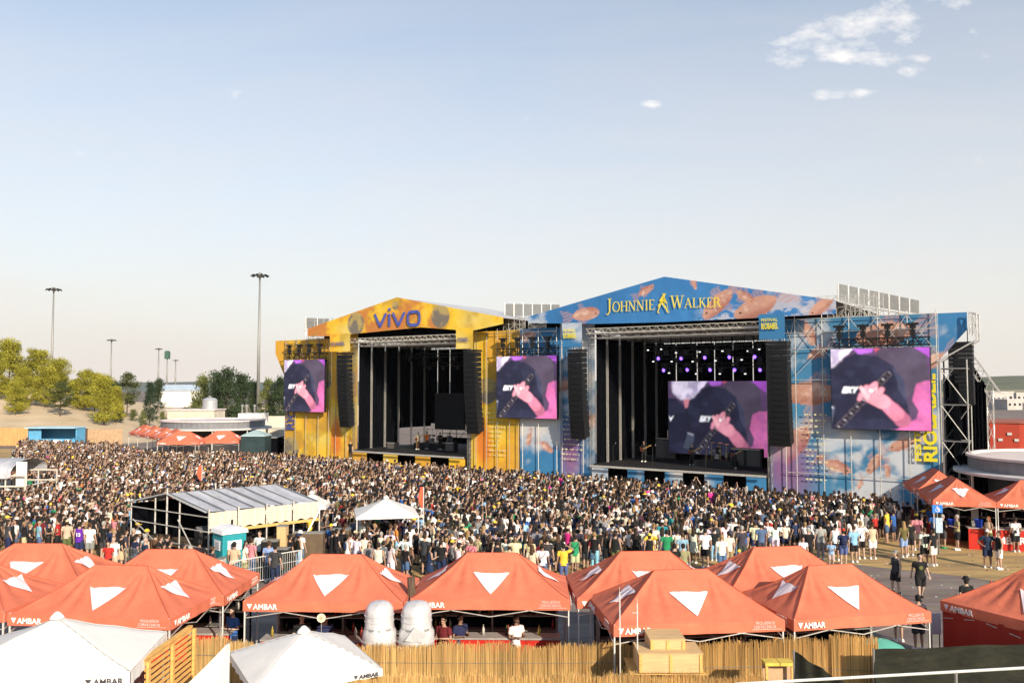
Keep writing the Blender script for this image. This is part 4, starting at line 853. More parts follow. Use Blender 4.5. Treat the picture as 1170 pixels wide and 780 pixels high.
    for (x0, y0, x1, y1, x2, y2) in ((.86, .45, .895, .495, .87, .42), (.82, .50, .83, .56, .74, .49), (.78, .47, .74, .52, .69, .44), (.75, .42, .68, .42, .66, .37)):
        C = cap(C, x0, y0, x1, y1, .036, .030, dk); C = cap(C, x0, y0, x1, y1, .030, .026, sk2); C = cap(C, x1, y1, x2, y2, .031, .026, dk); C = cap(C, x1, y1, x2, y2, .026, .021, sk)
    C = cap(C, .74, .40, .705, .475, .028, .024, sk2); C = cap(C, .705, .475, .68, .515, .024, .020, sk2); C = mixc(C, [.85, .85, .85], s_(np.hypot(X - .785, Y - .475) - .018))
    # printed word on the shirt: three slanted letters
    for k, segs in enumerate((((0, 0, 0, 1), (0, 1, .7, 1), (0, .5, .7, .5), (.7, 0, .7, .5), (0, 0, .7, 0)), ((0, 0, 0, 1), (0, .45, .7, 1), (.1, .5, .7, 0)), ((0, 1, .35, .5), (.7, 1, .35, .5), (.35, .5, .35, 0)))):
        for (xa, ya, xb, yb) in segs:
            f = lambda x_, y_: (.485 + k * .052 + x_ * .045 + .02 * y_, .455 + y_ * .062)
            C = cap(C, *f(xa, ya), *f(xb + 1e-4, yb), .008, .008, [.85, .85, .88])
    C = mixc(C, [.8, .8, .84], pm([(.0, .53), (.03, .44), (.09, .53), (.05, .50), (.03, .49)]))
    return C
def led(px0, py0, px1, py1, w, wide, label, yb0=None, thick=.3, hoist=True):
    s0, z1 = sw(px0, py0, w); s1, _ = sw(px1, py0, w); z0 = sw(px0, py1, w)[1]; sm = (s0 + s1) / 2; Wd = s1 - s0; Hh = z1 - z0
    root = thing('video_screen', label, 'video screen', Wp(sm, w, z0), ROT)
    nx, ny = (190, 130) if wide else (150, 130); U, V = np.meshgrid(np.linspace(0, 1, nx), np.linspace(0, 1, ny), indexing='ij'); C = np.clip(screen_art(U, V, 1, wide), 0, 1)
    for _ in range(2):
        K = C.copy(); K[1:-1] = (C[:-2] + 2 * C[1:-1] + C[2:]) / 4; C = K.copy(); C[:, 1:-1] = (K[:, :-2] + 2 * K[:, 1:-1] + K[:, 2:]) / 4
    C = C * (.62 + .76 * fbm(U * 9, V * 7, 21))[..., None] + np.array([.010, .006, .014]) * fbm(U * 4, V * 4, 5)[..., None]
    b = MB(); b.grid([[(-Wd / 2 + Wd * i / (nx - 1), -.012, Hh * j / (ny - 1)) for j in range(ny)] for i in range(nx)]); b.c = [tuple(c) for c in C.reshape(-1, 3)]
    b.build('display', mat('led_display', attr='Col', rough=.5, emit=.54, spec=.2), root)
    b = MB(); b.box((0, thick / 2, Hh / 2), (Wd + .06, thick, Hh + .06)); b.build('housing', M_blackmetal, root)
    if hoist:
        b = MB(); b.truss((-Wd / 2, .2, Hh + .45), (Wd / 2, .2, Hh + .45), .5, .045, .5); b.build('hanging_truss', M_blackmetal, root)
        for k in range(4):
            x = -Wd / 2 + Wd * (k + .35) / 4; b = MB(); b.box((x, .2, Hh + 1.0), (.3, .3, .45)); b.tube((x, .2, Hh + 1.2), (x, .2, Hh + 1.75), .04, 5); b.box((x, .2, Hh + 1.6), (.75, .35, .14)); b.box((x, .2, Hh + 1.42), (.35, .3, .25)); b.tube((x, .2, Hh), (x, .2, Hh + .8), .05, 4); b.build('hoist', M_blackmetal, root)
    return root
led(325, 411.5, 371, 469.5, -.7, False, 'left-hand video screen on the yellow wing showing a guitarist\'s hand')
led(567.5, 407.5, 636, 476.5, -.7, False, 'video screen hung between the yellow and blue stages showing a hand on a guitar neck')
led(949, 399, 1062, 489, -.7, False, 'large video screen on the right koi banner showing a hand on a guitar neck')
led(763.5, 435.5, 876.5, 517, 5.2, True, 'wide video screen at the back of the blue stage showing a bearded guitarist', hoist=False)
s0, z1 = sw(498, 449, 6.0); s1, _ = sw(531, 449, 6.0); z0 = sw(498, 490, 6.0)[1]; root = thing('video_screen', 'switched-off black screen hanging at the right of the yellow stage', 'video screen', Wp((s0 + s1) / 2, 6, z0), ROT)
b = MB(); b.box((0, 0, (z1 - z0) / 2), (s1 - s0, .3, z1 - z0)); b.build('housing', M_blackmetal, root); b = MB(); b.box((0, -.17, (z1 - z0) / 2), (s1 - s0 - .2, .02, z1 - z0 - .2)); b.build('display', M_speaker, root)

# ------------------------------------------------------------------ speaker arrays
def array(px, py0, py1, w, n, label, curve=1.0, rz=0, wd=1.35):
    s, z1 = sw(px, py0, w); z0 = sw(px, py1, w)[1]; root = thing('speaker_array', label, 'speaker array', Wp(s, w, z0), ROT + rz, 'hanging speaker arrays'); h = (z1 - z0) / n
    b = MB(); b.box((0, .4, z1 - z0 + .12), (wd, 1.1, .18)); b.tube((-.4, .4, z1 - z0 + .2), (-.4, .4, z1 - z0 + 1.2), .03, 5); b.tube((.4, .4, z1 - z0 + .2), (.4, .4, z1 - z0 + 1.2), .03, 5); b.build('rigging_frame', M_blackmetal, root)
    for k in range(n):
        f = (n - 1 - k) / n; off = -.9 * curve * (1 - f) ** 2 * 0 + .9 * curve * f ** 2.2; tilt = R(3 + 16 * f ** 1.5) * curve
        M = Matrix.Translation((0, .35 + off * .6, h * (k + .5))) @ Matrix.Rotation(tilt, 4, 'X'); b = MB()
        b.add([M @ Vector(p) for p in ((-wd / 2, -.45, -h * .495), (wd / 2, -.45, -h * .495), (wd / 2, .45, -h * .42), (-wd / 2, .45, -h * .42), (-wd / 2, -.45, h * .485), (wd / 2, -.45, h * .485), (wd / 2, .45, h * .42), (-wd / 2, .45, h * .42))], [(0, 3, 2, 1), (4, 5, 6, 7), (0, 1, 5, 4), (1, 2, 6, 5), (2, 3, 7, 6), (3, 0, 4, 7)])
        b.box((0, -.47, 0), (wd * .5, .03, h * .7), M=M); b.build('speaker_box', M_speaker, root)
    return root
array(391, 405, 487, -1.5, 16, 'curved black speaker array on the yellow stage\'s left tower', 1)
array(537, 402, 494, -1.5, 16, 'curved black speaker array on the yellow stage\'s right tower', 1)
array(657, 402, 500, -1.5, 16, 'curved black speaker array on the blue stage\'s left tower', 1)
array(887.5, 393, 508, -1.5, 18, 'curved black speaker array on the blue stage\'s right tower', 1, wd=1.5)
array(1097, 394, 462, 1.2, 14, 'black side speaker array hanging at the right flank of the blue stage', .2, wd=1.45)

# ------------------------------------------------------------------ lamps hung in the blue stage roof
M_violet = mat('violet_lamp', (.22, .10, 1.0), .4, emit=2.2); M_wl = mat('white_lamp', (1, .95, .9), .4, emit=1.0)
for i, (x, y) in enumerate(((753, 408), (779, 408), (806, 407), (834, 406.5), (863, 406), (759, 421.5), (786, 421), (812, 421), (840, 421), (869, 421))):
    w = 4.0 if y < 415 else 5.0; s, z = sw(x, y, w); root = thing('moving_light', ('upper' if y < 415 else 'lower') + ' row violet stage lamp, ' + ['first', 'second', 'third', 'fourth', 'fifth'][i % 5] + ' from the left', 'stage lamp', Wp(s, w, z), ROT, 'violet lamps above the wide screen')
    b = MB(); b.lathe([(.0, .28), (.2, .26), (.22, 0), (.16, -.14), (0, -.15)], 10); b.box((0, 0, .42), (.4, .3, .16)); b.box((-.26, 0, .2), (.06, .1, .5)); b.box((.26, 0, .2), (.06, .1, .5)); b.build('body', M_blackmetal, root)
    b = MB(); b.lathe([(0, -.17), (.12, -.12), (.17, 0), (.12, .12), (0, .17)], 12, (0, -.14, -.10), .8, .8); b.build('lens', M_violet, root)
WL = ((747, 413), (768, 413), (792, 413), (818, 412), (848, 411), (773, 403), (800, 402), (826, 401), (855, 401), (741, 400), (765, 426), (796, 427), (823, 427), (852, 427), (868, 399), (756, 399))
for i, (x, y) in enumerate(WL):
    w = 3.4; s, z = sw(x, y, w); root = thing('floodlight', 'small white blinder lamp in the blue stage roof, number', 'stage lamp', Wp(s, w, z), ROT, 'small white lamps in the blue stage roof'); root['label'] = ('highest' if y < 405 else 'middle' if y < 420 else 'lowest') + ' row tiny white stage lamp, ' + ['first', 'second', 'third', 'fourth', 'fifth', 'sixth', 'seventh'][sorted(q_[0] for q_ in WL if (q_[1] < 405, q_[1] < 420) == (y < 405, y < 420)).index(x)] + ' from the left'
    b = MB(); b.box((0, 0, 0), (.22, .2, .14)); b.tube((0, 0, .07), (0, 0, .5), .03, 4); b.build('body', M_blackmetal, root); b = MB(); b.box((0, -.11, 0), (.17, .02, .08)); b.build('lens', M_wl, root)

for root_, a_, c_, zt_, lv in ((bs, S(680) + 4, S(879), zt_b, ((2.4, 1.5), (4.4, 1.1), (4.6, 2.1), (5.4, 2.9))), (ys, s_op0 + 3, s_op1, zt_y, ((3, 1.6), (6, 2.4)))):
    for w_, dz in lv:
        b = MB(); b.truss((a_, w_, zt_ - dz), (c_, w_, zt_ - dz), .35, .03, .45)
        for k in range(6): x = a_ + (c_ - a_) * (k + .5) / 6; b.tube((x, w_, zt_ - dz), (x, w_, zt_ - .3), .03, 4); b.box((x + .5, w_, zt_ - dz - .35), (.35, .3, .4))
        b.build('rigging_truss', M_blackmetal, root_)
# ------------------------------------------------------------------ equipment on the decks
def gear_box(px, w, wd, h, label, name='amplifier', cat='amplifier', n=1, group=None):
    s = S(px, w); root = thing(name, label, cat, Wp(s, w, 2.0), ROT, group); b = MB(); b.box((0, 0, h / 2), (wd, .6, h)); b.build('cabinet', M_blackmetal, root)
    for i in range(n):
        b = MB(); x = -wd / 2 + wd * (i + .5) / n; b.box((x, -.31, h / 2), (wd / n * .8, .02, h * .8)); b.build('grille', mat('grey_grille', (.10, .09, .085), .8, noise=(60, .3)), root)
    b = MB(); b.box((0, -.315, h - .06), (wd * .9, .02, .05)); b.build('badge', M_alu, root)
gear_box(756, 6.5, 1.1, 1.9, 'tall guitar cabinet left of the wide screen', n=1, group='cabinets on the blue stage'); gear_box(767, 6.5, 1.1, 1.9, 'second tall guitar cabinet touching the wide screen\'s left edge', n=1, group='cabinets on the blue stage')
gear_box(852, 3.6, 2.6, 1.5, 'broad black cabinet stack at the right of the blue stage', n=2, group='cabinets on the blue stage'); gear_box(697, 6, 1.6, 1.6, 'black cabinet in the left corner of the blue stage', group='cabinets on the blue stage'); gear_box(716, 7, 2.2, 1.2, 'low black cabinet behind the blue stage\'s left', group='cabinets on the blue stage')
for i, (px_, w) in enumerate(((420, 2.5), (436, 5), (449, 2), (516, 3))): gear_box(px_, w, 1.2, [1.0, 1.7, .7, .9][i], ['low flight case at the left front of the yellow stage', 'tall black cabinet deep in the yellow stage left', 'small monitor box near the yellow deck edge', 'black case below the switched-off screen'][i], 'flight_case', 'flight case', group='cases on the yellow stage')
def drum_kit(px, w, label):
    s = S(px, w); root = thing('drum_kit', label, 'drum kit', Wp(s, w, 2.5), ROT); b = MB(); b.box((0, 0, -.25), (3.2, 2.4, .5)); b.build('riser', M_blackmetal, root)
    md = mat('drum_shell', (.25, .24, .24), .3, .5)
    for x, y, z, r, h in ((0, -.2, .3, .3, .4), (-.35, -.1, .75, .17, .2), (.2, -.1, .75, .17, .2), (.65, .1, .45, .22, .4), (-.7, .1, .6, .2, .14)): b = MB(); b.lathe([(0, z - h / 2), (r, z - h / 2), (r, z + h / 2), (0, z + h / 2)], 14, (x, y, 0)); b.build('drum', md, root)
    for x, y, z in ((-.9, -.2, 1.2), (.8, -.3, 1.3), (-.4, -.4, 1.4), (.3, -.4, 1.4)): b = MB(); b.lathe([(.25, 0), (.03, .04), (0, .05)], 14, (x, y, z)); b.tube((x, y, 0), (x, y, z), .02, 5); b.build('cymbal', mat('brass', (.6, .45, .15), .3, .9), root)
drum_kit(820, 3.2, 'drum kit on a low riser in front of the wide screen'); drum_kit(495, 6, 'drum kit in front of the bright opening of the yellow stage')
for i, (px_, w) in enumerate(((838, .6), (805, .8), (700, .8), (745, .7))):
    s = S(px_, w); root = thing('microphone_stand', ['leftish', '', '', ''][i] or '', 'microphone stand', Wp(s, w, 2.0), ROT, 'microphone stands along the blue deck edge'); root['label'] = ['microphone stand under the wide screen\'s right half', 'microphone stand in front of the drum kit', 'microphone stand at the far left of the blue deck', 'microphone stand in front of the tall guitar cabinets'][i]
    b = MB(); b.tube((0, 0, 0), (0, 0, 1.5), .025, 5); b.tube((0, 0, 1.5), (.35, -.2, 1.65), .02, 5); b.lathe([(.25, 0), (.25, .03), (0, .04)], 10); b.build('stand', M_blackmetal, root); b = MB(); b.lathe([(0, -.05), (.03, 0), (.04, .08), (0, .12)], 8, (.35, -.2, 1.65)); b.build('microphone', M_steel, root)
# crowd barrier along the pit
root = thing('crowd_barrier', 'long dark crowd barrier along the front of both stages', 'barrier', Wp(0, -4.6), ROT)
n = 44; L0 = S(1040); 
for i in range(n):
    x = -1 + (L0 + 1) * i / n; b = MB(); b.box((x + .7, 0, .6), (L0 / n * .97, .05, 1.2)); b.box((x + .7, -.05, 1.2), (L0 / n, .12, .06)); b.build('panel', mat('dark_barrier', (.06, .07, .09), .6, .3, noise=(3, .2)), root)
# ------------------------------------------------------------------ pop-up tents
def tent_z(x, y, W, D, rise, seed=0):
    hw, hd = W / 2, D / 2; rl_ = hw - hd; ex, ey = hw - abs(x), hd - abs(y); q = max(0, min(ex, ey)) / hd; side = ex < ey
    sag = .38 + .05 * math.sin(seed * 2.3 + (x > 0)); z = rise * ((1 - sag) * q + sag * q ** 1.9)
    k = q * (1 - q) * 4.6                               # folds fan out from the ridge ends
    cx = (hw - hd) * (1 if x > 0 else -1); a = math.atan2(abs(y) + .02, (x - cx) * (1 if x > 0 else -1) + .0)
    fw = min(1, abs(x) / .7); fw = fw * fw; z += k * fw * (1 if abs(x) < rl_ + .2 else .45) * (.036 * math.sin(a * (13 + seed) + seed) + .008 * math.sin(a * 23 + 1)) + k * .014 * math.sin(x * 6.3 + y * 2.1 + seed * 2) * q
    r_ = min(abs(ex - ey), 1); z += .03 * k * math.exp(-(r_ / .05) ** 2)
    return z
def logo_poly(): return [(0, 1), (1, 1), (.5, 0)]
TENT_CACHE = {}
def make_tent(seed=0, W=4.5, D=3.0, rise=1.02, legs=True, text=True, eave=2.48, vh=.28, fab=None, emb=True, nm='tent', scal=1.0):
    root = empty(nm); hw, hd = W / 2, D / 2; fab = fab or M_orange; n = 40; m_ = 22
    b = MB(); rl = hw - hd
    for sg in (1, -1):                                 # long slopes then end slopes
        P = []
        for i in range(n + 1):
            f = -1 + 2 * i / n; row = []
            for j in range(m_ + 1):
                q = j / m_; x = f * (hw + (rl - hw) * q); y = -hd * (1 - q); row.append((x * sg, y * sg, eave + tent_z(x * sg, y * sg, W, D, rise, seed)))
            P.append(row)
        b.grid(P); P = []
        for i in range(n + 1):
            f = -1 + 2 * i / n; row = []
            for j in range(m_ + 1):
                q = j / m_; y = f * hd * (1 - q); x = hw - hd * q; row.append((x * sg, y * sg, eave + tent_z(x * sg * .9999, y * sg, W, D, rise, seed)))
            P.append(row)
        b.grid(P)
    b.build('canopy', fab, root, smooth=True)
    b = MB(); hp = lambda f, sx_, sy_: (sx_ * (hw - hd * f), sy_ * hd * (1 - f), eave + tent_z(sx_ * (hw - hd * f), sy_ * hd * (1 - f), W, D, rise, seed) + .004)
    for sx_ in (-1, 1):
        for sy_ in (-1, 1): b.path([hp(j / 14, sx_, sy_) for j in range(15)], .010, 4)
    b.tube((-rl, 0, eave + rise + .005), (rl, 0, eave + rise + .005), .010, 4); b.build('seam', mat('dark_seam', (.36, .07, .035), .8), root)
    b = MB(); k = 24
    for (x0, y0, x1, y1) in ((-hw, -hd, hw, -hd), (hw, -hd, hw, hd), (hw, hd, -hw, hd), (-hw, hd, -hw, -hd)):
        nx, ny = (y1 - y0), -(x1 - x0); l_ = math.hypot(nx, ny); nx /= l_; ny /= l_
        b.grid([[(x0 + (x1 - x0) * i / k + nx * (.01 + .012 * math.sin(i * 1.3) * t), y0 + (y1 - y0) * i / k + ny * (.01 + .012 * math.sin(i * 1.3) * t), eave + .004 - vh * t) for t in (0, .5, 1)] for i in range(k + 1)])
    b.build('valance', fab, root, smooth=True)
    if emb:
        faces = [(0, -1, .53, .40, .88), (0, 1, .53, .40, .88), (1, 0, .42, .42, .84), (-1, 0, .42, .42, .84)]
        for (sx_, sy_, half, q0, q1) in faces:
            b = MB(); N = 20; P = []
            for i in range(N + 1):
                row = []
                for j in range(N + 1):
                    g = j / N; e = -1 + 2 * i / N; wq = half * (1 - g); dist = q0 + (q1 - q0) * g   # distance from ridge to eave
                    if sy_: x, y = e * wq * (-sy_) , sy_ * hd * dist
                    else: x, y = sx_ * (rl + hd * dist), e * wq * sx_
                    z = eave + tent_z(x, y, W, D, rise, seed) + (.035 if sy_ else .05); row.append((x, y, z))
                P.append(row)
            b.grid(P); b.build('emblem', M_print, root, smooth=True)
    if text:
        for (ox, oy, xd, ln) in ((-hw, -hd - .04, (1, 0, 0), W), (hw + .04, -hd, (0, 1, 0), D), (hw, hd + .04, (-1, 0, 0), W), (-hw - .04, hd, (0, -1, 0), D)):
            b = MB(); o = Vector((ox, oy, eave - .21)); xv = Vector(xd); put_text(b, 'AMBAR', .205, o + xv * .30, xd, offset=.022, sx=1.0)
            p0 = o + xv * .12; b.add([p0 + Vector((0, 0, .145)), p0 + xv * .15 + Vector((0, 0, .145)), p0 + xv * .075 + Vector((0, 0, .0))], [(0, 1, 2)])
            b.build('lettering', mat('white_lettering', (.80, .78, .76), .7), root)
            b = MB(); put_text(b, 'PEQUEÑOS', .10, o + xv * (ln - .80) + Vector((0, 0, .13)), xd, offset=.006, sx=1.0); put_text(b, 'CERVECEROS', .10, o + xv * (ln - .86) + Vector((0, 0, .035)), xd, offset=.006, sx=1.0); q = o + xv * (ln - .9)
            b.add([q, q + xv * .8, q + xv * .8 + Vector((0, 0, .012)), q + Vector((0, 0, .012))], [(0, 1, 2, 3)]); b.build('small_lettering', mat('faded_lettering', (.74, .50, .44), .7), root)
    if legs:
        for sx_ in (-1, 1):
            for sy_ in (-1, 1):
                b = MB(); x, y = sx_ * (hw - .04), sy_ * (hd - .04); b.box((x, y, .65), (.05, .05, 1.3)); b.box((x, y, 1.85), (.036, .036, 1.3)); b.box((x, y, .02), (.12, .12, .04)); b.build('leg', M_white_pole, root)
        b = MB(); zt = eave - .12
        for (x0, y0, x1, y1) in ((-hw, -hd, hw, -hd), (hw, -hd, hw, hd), (hw, hd, -hw, hd), (-hw, hd, -hw, -hd)):
            for f in (0, .5):
                a_ = Vector((x0 + (x1 - x0) * f, y0 + (y1 - y0) * f, 0)) * .985; c_ = Vector((x0 + (x1 - x0) * (f + .5), y0 + (y1 - y0) * (f + .5), 0)) * .985
                b.tube(a_ + Vector((0, 0, zt)), c_ + Vector((0, 0, zt - .35)), .015, 4); b.tube(a_ + Vector((0, 0, zt - .35)), c_ + Vector((0, 0, zt)), .015, 4)
        b.build('frame', M_alu, root)
    return root
protos_t = [make_tent(seed=k) for k in range(4)]; proto_used = [0]
for o_ in protos_t: o_.name = 'pop_up_tent'
def tent_at(fl, fr, label, D=3.0, group=None, zb=2.2, kind=None, rzx=0, exact=False):
    a = at(*fl, zb); c = at(*fr, zb); x = Vector((c.x - a.x, c.y - a.y)); w = x.length; x.normalize(); y = Vector((-x.y, x.x)); ctr = (Vector((a.x, a.y)) + Vector((c.x, c.y))) / 2 + y * D / 2
    return place_tent(ctr, math.atan2(x.y, x.x) + rzx, label, group, (w / 4.5 if exact else 1, 1, 1))
def place_tent(ctr, rz, label, group, scl=(1, 1, 1)):
    k = proto_used[0]; proto_used[0] += 1; t = protos_t[k] if k < 4 else copy_tree(protos_t[(k * 3 + 1) % 4])
    if k >= 4 and k % 2: rz += 0.0
    t.location = (ctr[0], ctr[1], 0); t.rotation_euler = (0, 0, rz); t.scale = scl; tag(t, label, 'tent', group or 'orange pop-up tents'); return t
GF = 'orange tents of the front rows'
tents = {}
tents[1] = tent_at((-178, 706), (8, 711), 'orange tent cut by the left edge, a white triangle on its right end', group=GF)
tents[2] = tent_at((8, 714), (195, 720), 'orange tent directly behind the big white canopy at the bottom left', group=GF)
tents[3] = tent_at((-78, 681), (97, 682), 'orange tent furthest back at the left, below the crowd in basketball shirts', group=GF)
tents[4] = tent_at((80, 690), (256, 692), 'orange tent just below the turquoise portable toilet', group=GF)
tents[5] = tent_at((280, 698), (458, 700), 'orange tent behind the small white parasol and left of the silver ducts', group=GF)
tents[6] = tent_at((471, 696), (649, 697), 'orange tent right of the silver ducts, big triangle facing the camera', group=GF)
tents[7] = tent_at((664, 695), (835, 693), 'orange tent half hidden behind the tent with thin white poles before it', group=GF)
tents[8] = tent_at((711, 727), (887, 721), 'nearest orange tent right of centre with two thin white poles in front', group=GF)
tents[9] = tent_at((828, 690), (1000, 683), 'orange tent half hidden behind the tent left of the two walking men', group=GF)
tents[10] = tent_at((907, 721), (1064, 711), 'orange tent left of the two walking men, above the tall reed panels', group=GF, exact=True)
a = at(1075, 697, 2.2); d_ = Vector((.466, -.885)).normalized(); ctr = Vector((a.x, a.y)) + d_ * 2.25 + Vector((-d_.y, d_.x)) * 1.5
t11 = tents[11] = place_tent(ctr, math.atan2(d_.y, d_.x), 'orange tent with a red side wall at the right edge', GF)
b = MB(); b.grid([[(-2.2 + 4.4 * i / 40, -1.49 + .03 * math.sin(i * 1.1), z) for z in (0, 1.1, 2.25)] for i in range(41)]); b.build('side_wall', M_redfab, t11, smooth=True)
b = MB(); b.grid([[(-2.22 + .02 * math.sin(i * 1.3), -1.45 + 2.9 * i / 30, z) for z in (0, 1.1, 2.25)] for i in range(31)]); b.build('side_wall', M_redfab, t11, smooth=True)
# bar tents at the right
GB = 'orange tents over the bar at the right'
a = at(1066, 577.5, 2.2); c = at(1045, 565, 2.2); dv = Vector((c.x - a.x, c.y - a.y)).normalized(); dv = (dv + Vector((.28, .96))).normalized(); rgt = Vector((dv.y, -dv.x))
for i, lab in enumerate(('bar tent at the corner above the blue access sign', 'bar tent behind the corner one, next to the koi banner')):
    ctr = Vector((a.x, a.y)) + dv * (2.25 + 4.5 * i) + rgt * 1.5; place_tent(ctr, math.atan2(dv.y, dv.x), lab, GB)
a2 = Vector((a.x, a.y)) + rgt * 3.02
place_tent(a2 + rgt * 2.25 + dv * 1.5, math.atan2(rgt.y, rgt.x), 'bar tent at the right edge over the red counter', GB)
place_tent(a2 + rgt * 6.8 + dv * 1.5, math.atan2(rgt.y, rgt.x), 'bar tent beyond the right edge of the picture', GB)
BAR_A, BAR_R, BAR_D = Vector((a.x, a.y)), rgt, dv
# far tents at the left
GL = 'red tents in front of the round building'
place_tent(*(lambda A, C: ((Vector((A.x, A.y)) + Vector((C.x, C.y))) / 2 + Vector((0, 1.5)), math.atan2(C.y - A.y, C.x - A.x)))(at(179, 508, 2.2), at(227.7, 508, 2.2)), 'far red tent facing the camera, left of the last one', GL)
place_tent(*(lambda A, C: ((Vector((A.x, A.y)) + Vector((C.x, C.y))) / 2 + Vector((0, 1.5)), math.atan2(C.y - A.y, C.x - A.x)))(at(225.5, 506.5, 2.2), at(273.5, 506.5, 2.2)), 'rightmost far red tent, touching the dark teal kiosk', GL)
a = at(179, 507, 2.2); c = at(134, 498, 2.2); dv = Vector((c.x - a.x, c.y - a.y)); ln_ = dv.length; dv.normalize(); rg = Vector((dv.y, -dv.x)); 
for i in range(4):
    ctr = Vector((a.x, a.y)) + dv * (ln_ / 4 * (i + .5)) + rg * 1.5 + Vector((0, 3.1)) * (1 if i == 0 else 1)
    place_tent(ctr, math.atan2(dv.y, dv.x), ['first', 'second', 'third', 'fourth'][i] + ' far red tent of the row running back towards the sandy bank', GL)

# ------------------------------------------------------------------ white canopies near the camera
def white_canopy(name, label, cat, ctr, rz, W, D, zt, zp, vh, text_side=None, legs=True, parasol=False, sag=.15):
    root = thing(name, label, cat, (ctr[0], ctr[1], 0), rz); hw, hd = W / 2, D / 2; b = MB(); n = 20
    P = []
    for i in range(n + 1):
        row = []
        for j in range(n + 1):
            x = -hw + W * i / n; y = -hd + D * j / n; q = 1 - max(abs(x) / hw, abs(y) / hd); z = zt + (zp - zt) * (q * (1 - sag) + sag * q * q) - .05 * math.exp(-((1 - q) / .1) ** 2) * 0 + .015 * math.sin(x * 5 + y * 3) * q * (1 - q) * 4
            row.append((x, y, z))
        P.append(row)
    b.grid(P); b.build('canopy', M_white, root, smooth=False)
    for p in root.children: p.data.polygons.foreach_set('use_smooth', [True] * len(p.data.polygons))
    b = MB()
    for sx_ in (-1, 1):
        for sy_ in (-1, 1): b.path([(sx_ * hw * (1 - j / 12), sy_ * hd * (1 - j / 12), zt + (zp - zt) * ((j / 12) * (1 - sag) + sag * (j / 12) ** 2) + .015 * math.sin(sx_ * hw * (1 - j / 12) * 5 + sy_ * hd * (1 - j / 12) * 3) * (j / 12) * (1 - j / 12) * 4 + .003) for j in range(13)], .009, 4)
    b.build('seam', mat('grey_seam', (.45, .44, .42), .8), root)
    b = MB(); k = 20
    for (x0, y0, x1, y1) in ((-hw, -hd, hw, -hd), (hw, -hd, hw, hd), (hw, hd, -hw, hd), (-hw, hd, -hw, -hd)):
        nx, ny = (y1 - y0), -(x1 - x0); l_ = math.hypot(nx, ny); nx /= l_; ny /= l_
        b.grid([[(x0 + (x1 - x0) * i / k + nx * (.012 + .02 * math.sin(i * 1.9) * t), y0 + (y1 - y0) * i / k + ny * (.012 + .02 * math.sin(i * 1.9) * t), zt + .004 - vh * t) for t in (0, .5, 1)] for i in range(k + 1)])
    b.build('valance', M_white, root, smooth=True)
    if text_side:
        xo, size = text_side; b = MB(); o = Vector((xo, -hd - .05, zt - vh * .8)); put_text(b, 'AMBAR', size, o + Vector((size * .95, 0, 0)), (1, 0, 0), offset=.02, sx=1.05); b.add([o + Vector((0, 0, size * .7)), o + Vector((size * .75, 0, size * .7)), o + Vector((size * .37, 0, 0))], [(0, 1, 2)]); b.build('lettering', M_ink, root)
    b = MB(); b.lathe([(0, .12), (.05, .1), (.13, .02), (.16, -.03)], 12, (0, 0, zp + .02)); b.build('cap', M_white, root, smooth=True)
    if parasol: b = MB(); b.tube((0, 0, 0), (0, 0, zp), .035, 8); b.lathe([(.35, 0), (.35, .08), (.06, .12)], 16); b.build('pole', M_white_pole, root)
    else:
        for sx_ in (-1, 1):
            for sy_ in (-1, 1): b = MB(); b.box((sx_ * (hw - .05), sy_ * (hd - .05), zt / 2), (.05, .05, zt)); b.build('leg', M_white_pole, root)
    return root
white_canopy('white_canopy', 'large white canopy filling the bottom left corner', 'canopy', (-10.45, 19.9), R(8), 4.1, 3.0, 2.36, 3.18, .30, text_side=(1.15, .175))
white_canopy('white_parasol', 'small square white parasol in front of the silver ducts', 'parasol', (-4.85, 20.2), R(28), 2.85, 2.85, 2.12, 2.78, .16, text_side=(.75, .13), parasol=True, sag=-.15)
p = atd(441, 575, 43.2); white_canopy('white_gazebo', 'white pyramid gazebo standing inside the crowd', 'gazebo', (p.x, 43.2), R(12), 3.05, 3.05, 2.14, 2.86, .10)
p = atd(356, 575, 48); white_canopy('white_gazebo', 'small white gazebo half hidden behind the mixing tower', 'gazebo', (p.x, 48), R(5), 1.8, 1.8, 1.9, 2.5, .2)
# triangular white sail
A_, B_, C_ = atd(259.5, 735, 18.6), atd(262, 812, 18.4), atd(176, 812, 18.9); root = thing('shade_sail', 'pointed white canvas sail beside the timber slat screen', 'sail', (B_.x, B_.y, 0)); b = MB(); P = []
for i in range(15):
    f = i / 14; l0 = A_.lerp(B_, f); l1 = A_.lerp(C_, f); P.append([tuple(l0.lerp(l1, j / 10) + Vector((0, .12 * math.sin(j / 10 * 3.14) * f, -.10 * math.sin(j / 10 * 3.14) * 0 - .07 * math.sin(f * 3.14) * (j / 10))) - Vector((B_.x, B_.y, 0))) for j in range(11)])
b.grid(P); b.build('canvas', M_white, root, smooth=True); b = MB(); b.tube(Vector((A_.x - B_.x + .03, A_.y - B_.y, 0)), A_ - Vector((B_.x - .03, B_.y, 0)), .03, 8); b.build('pole', M_white_pole, root)

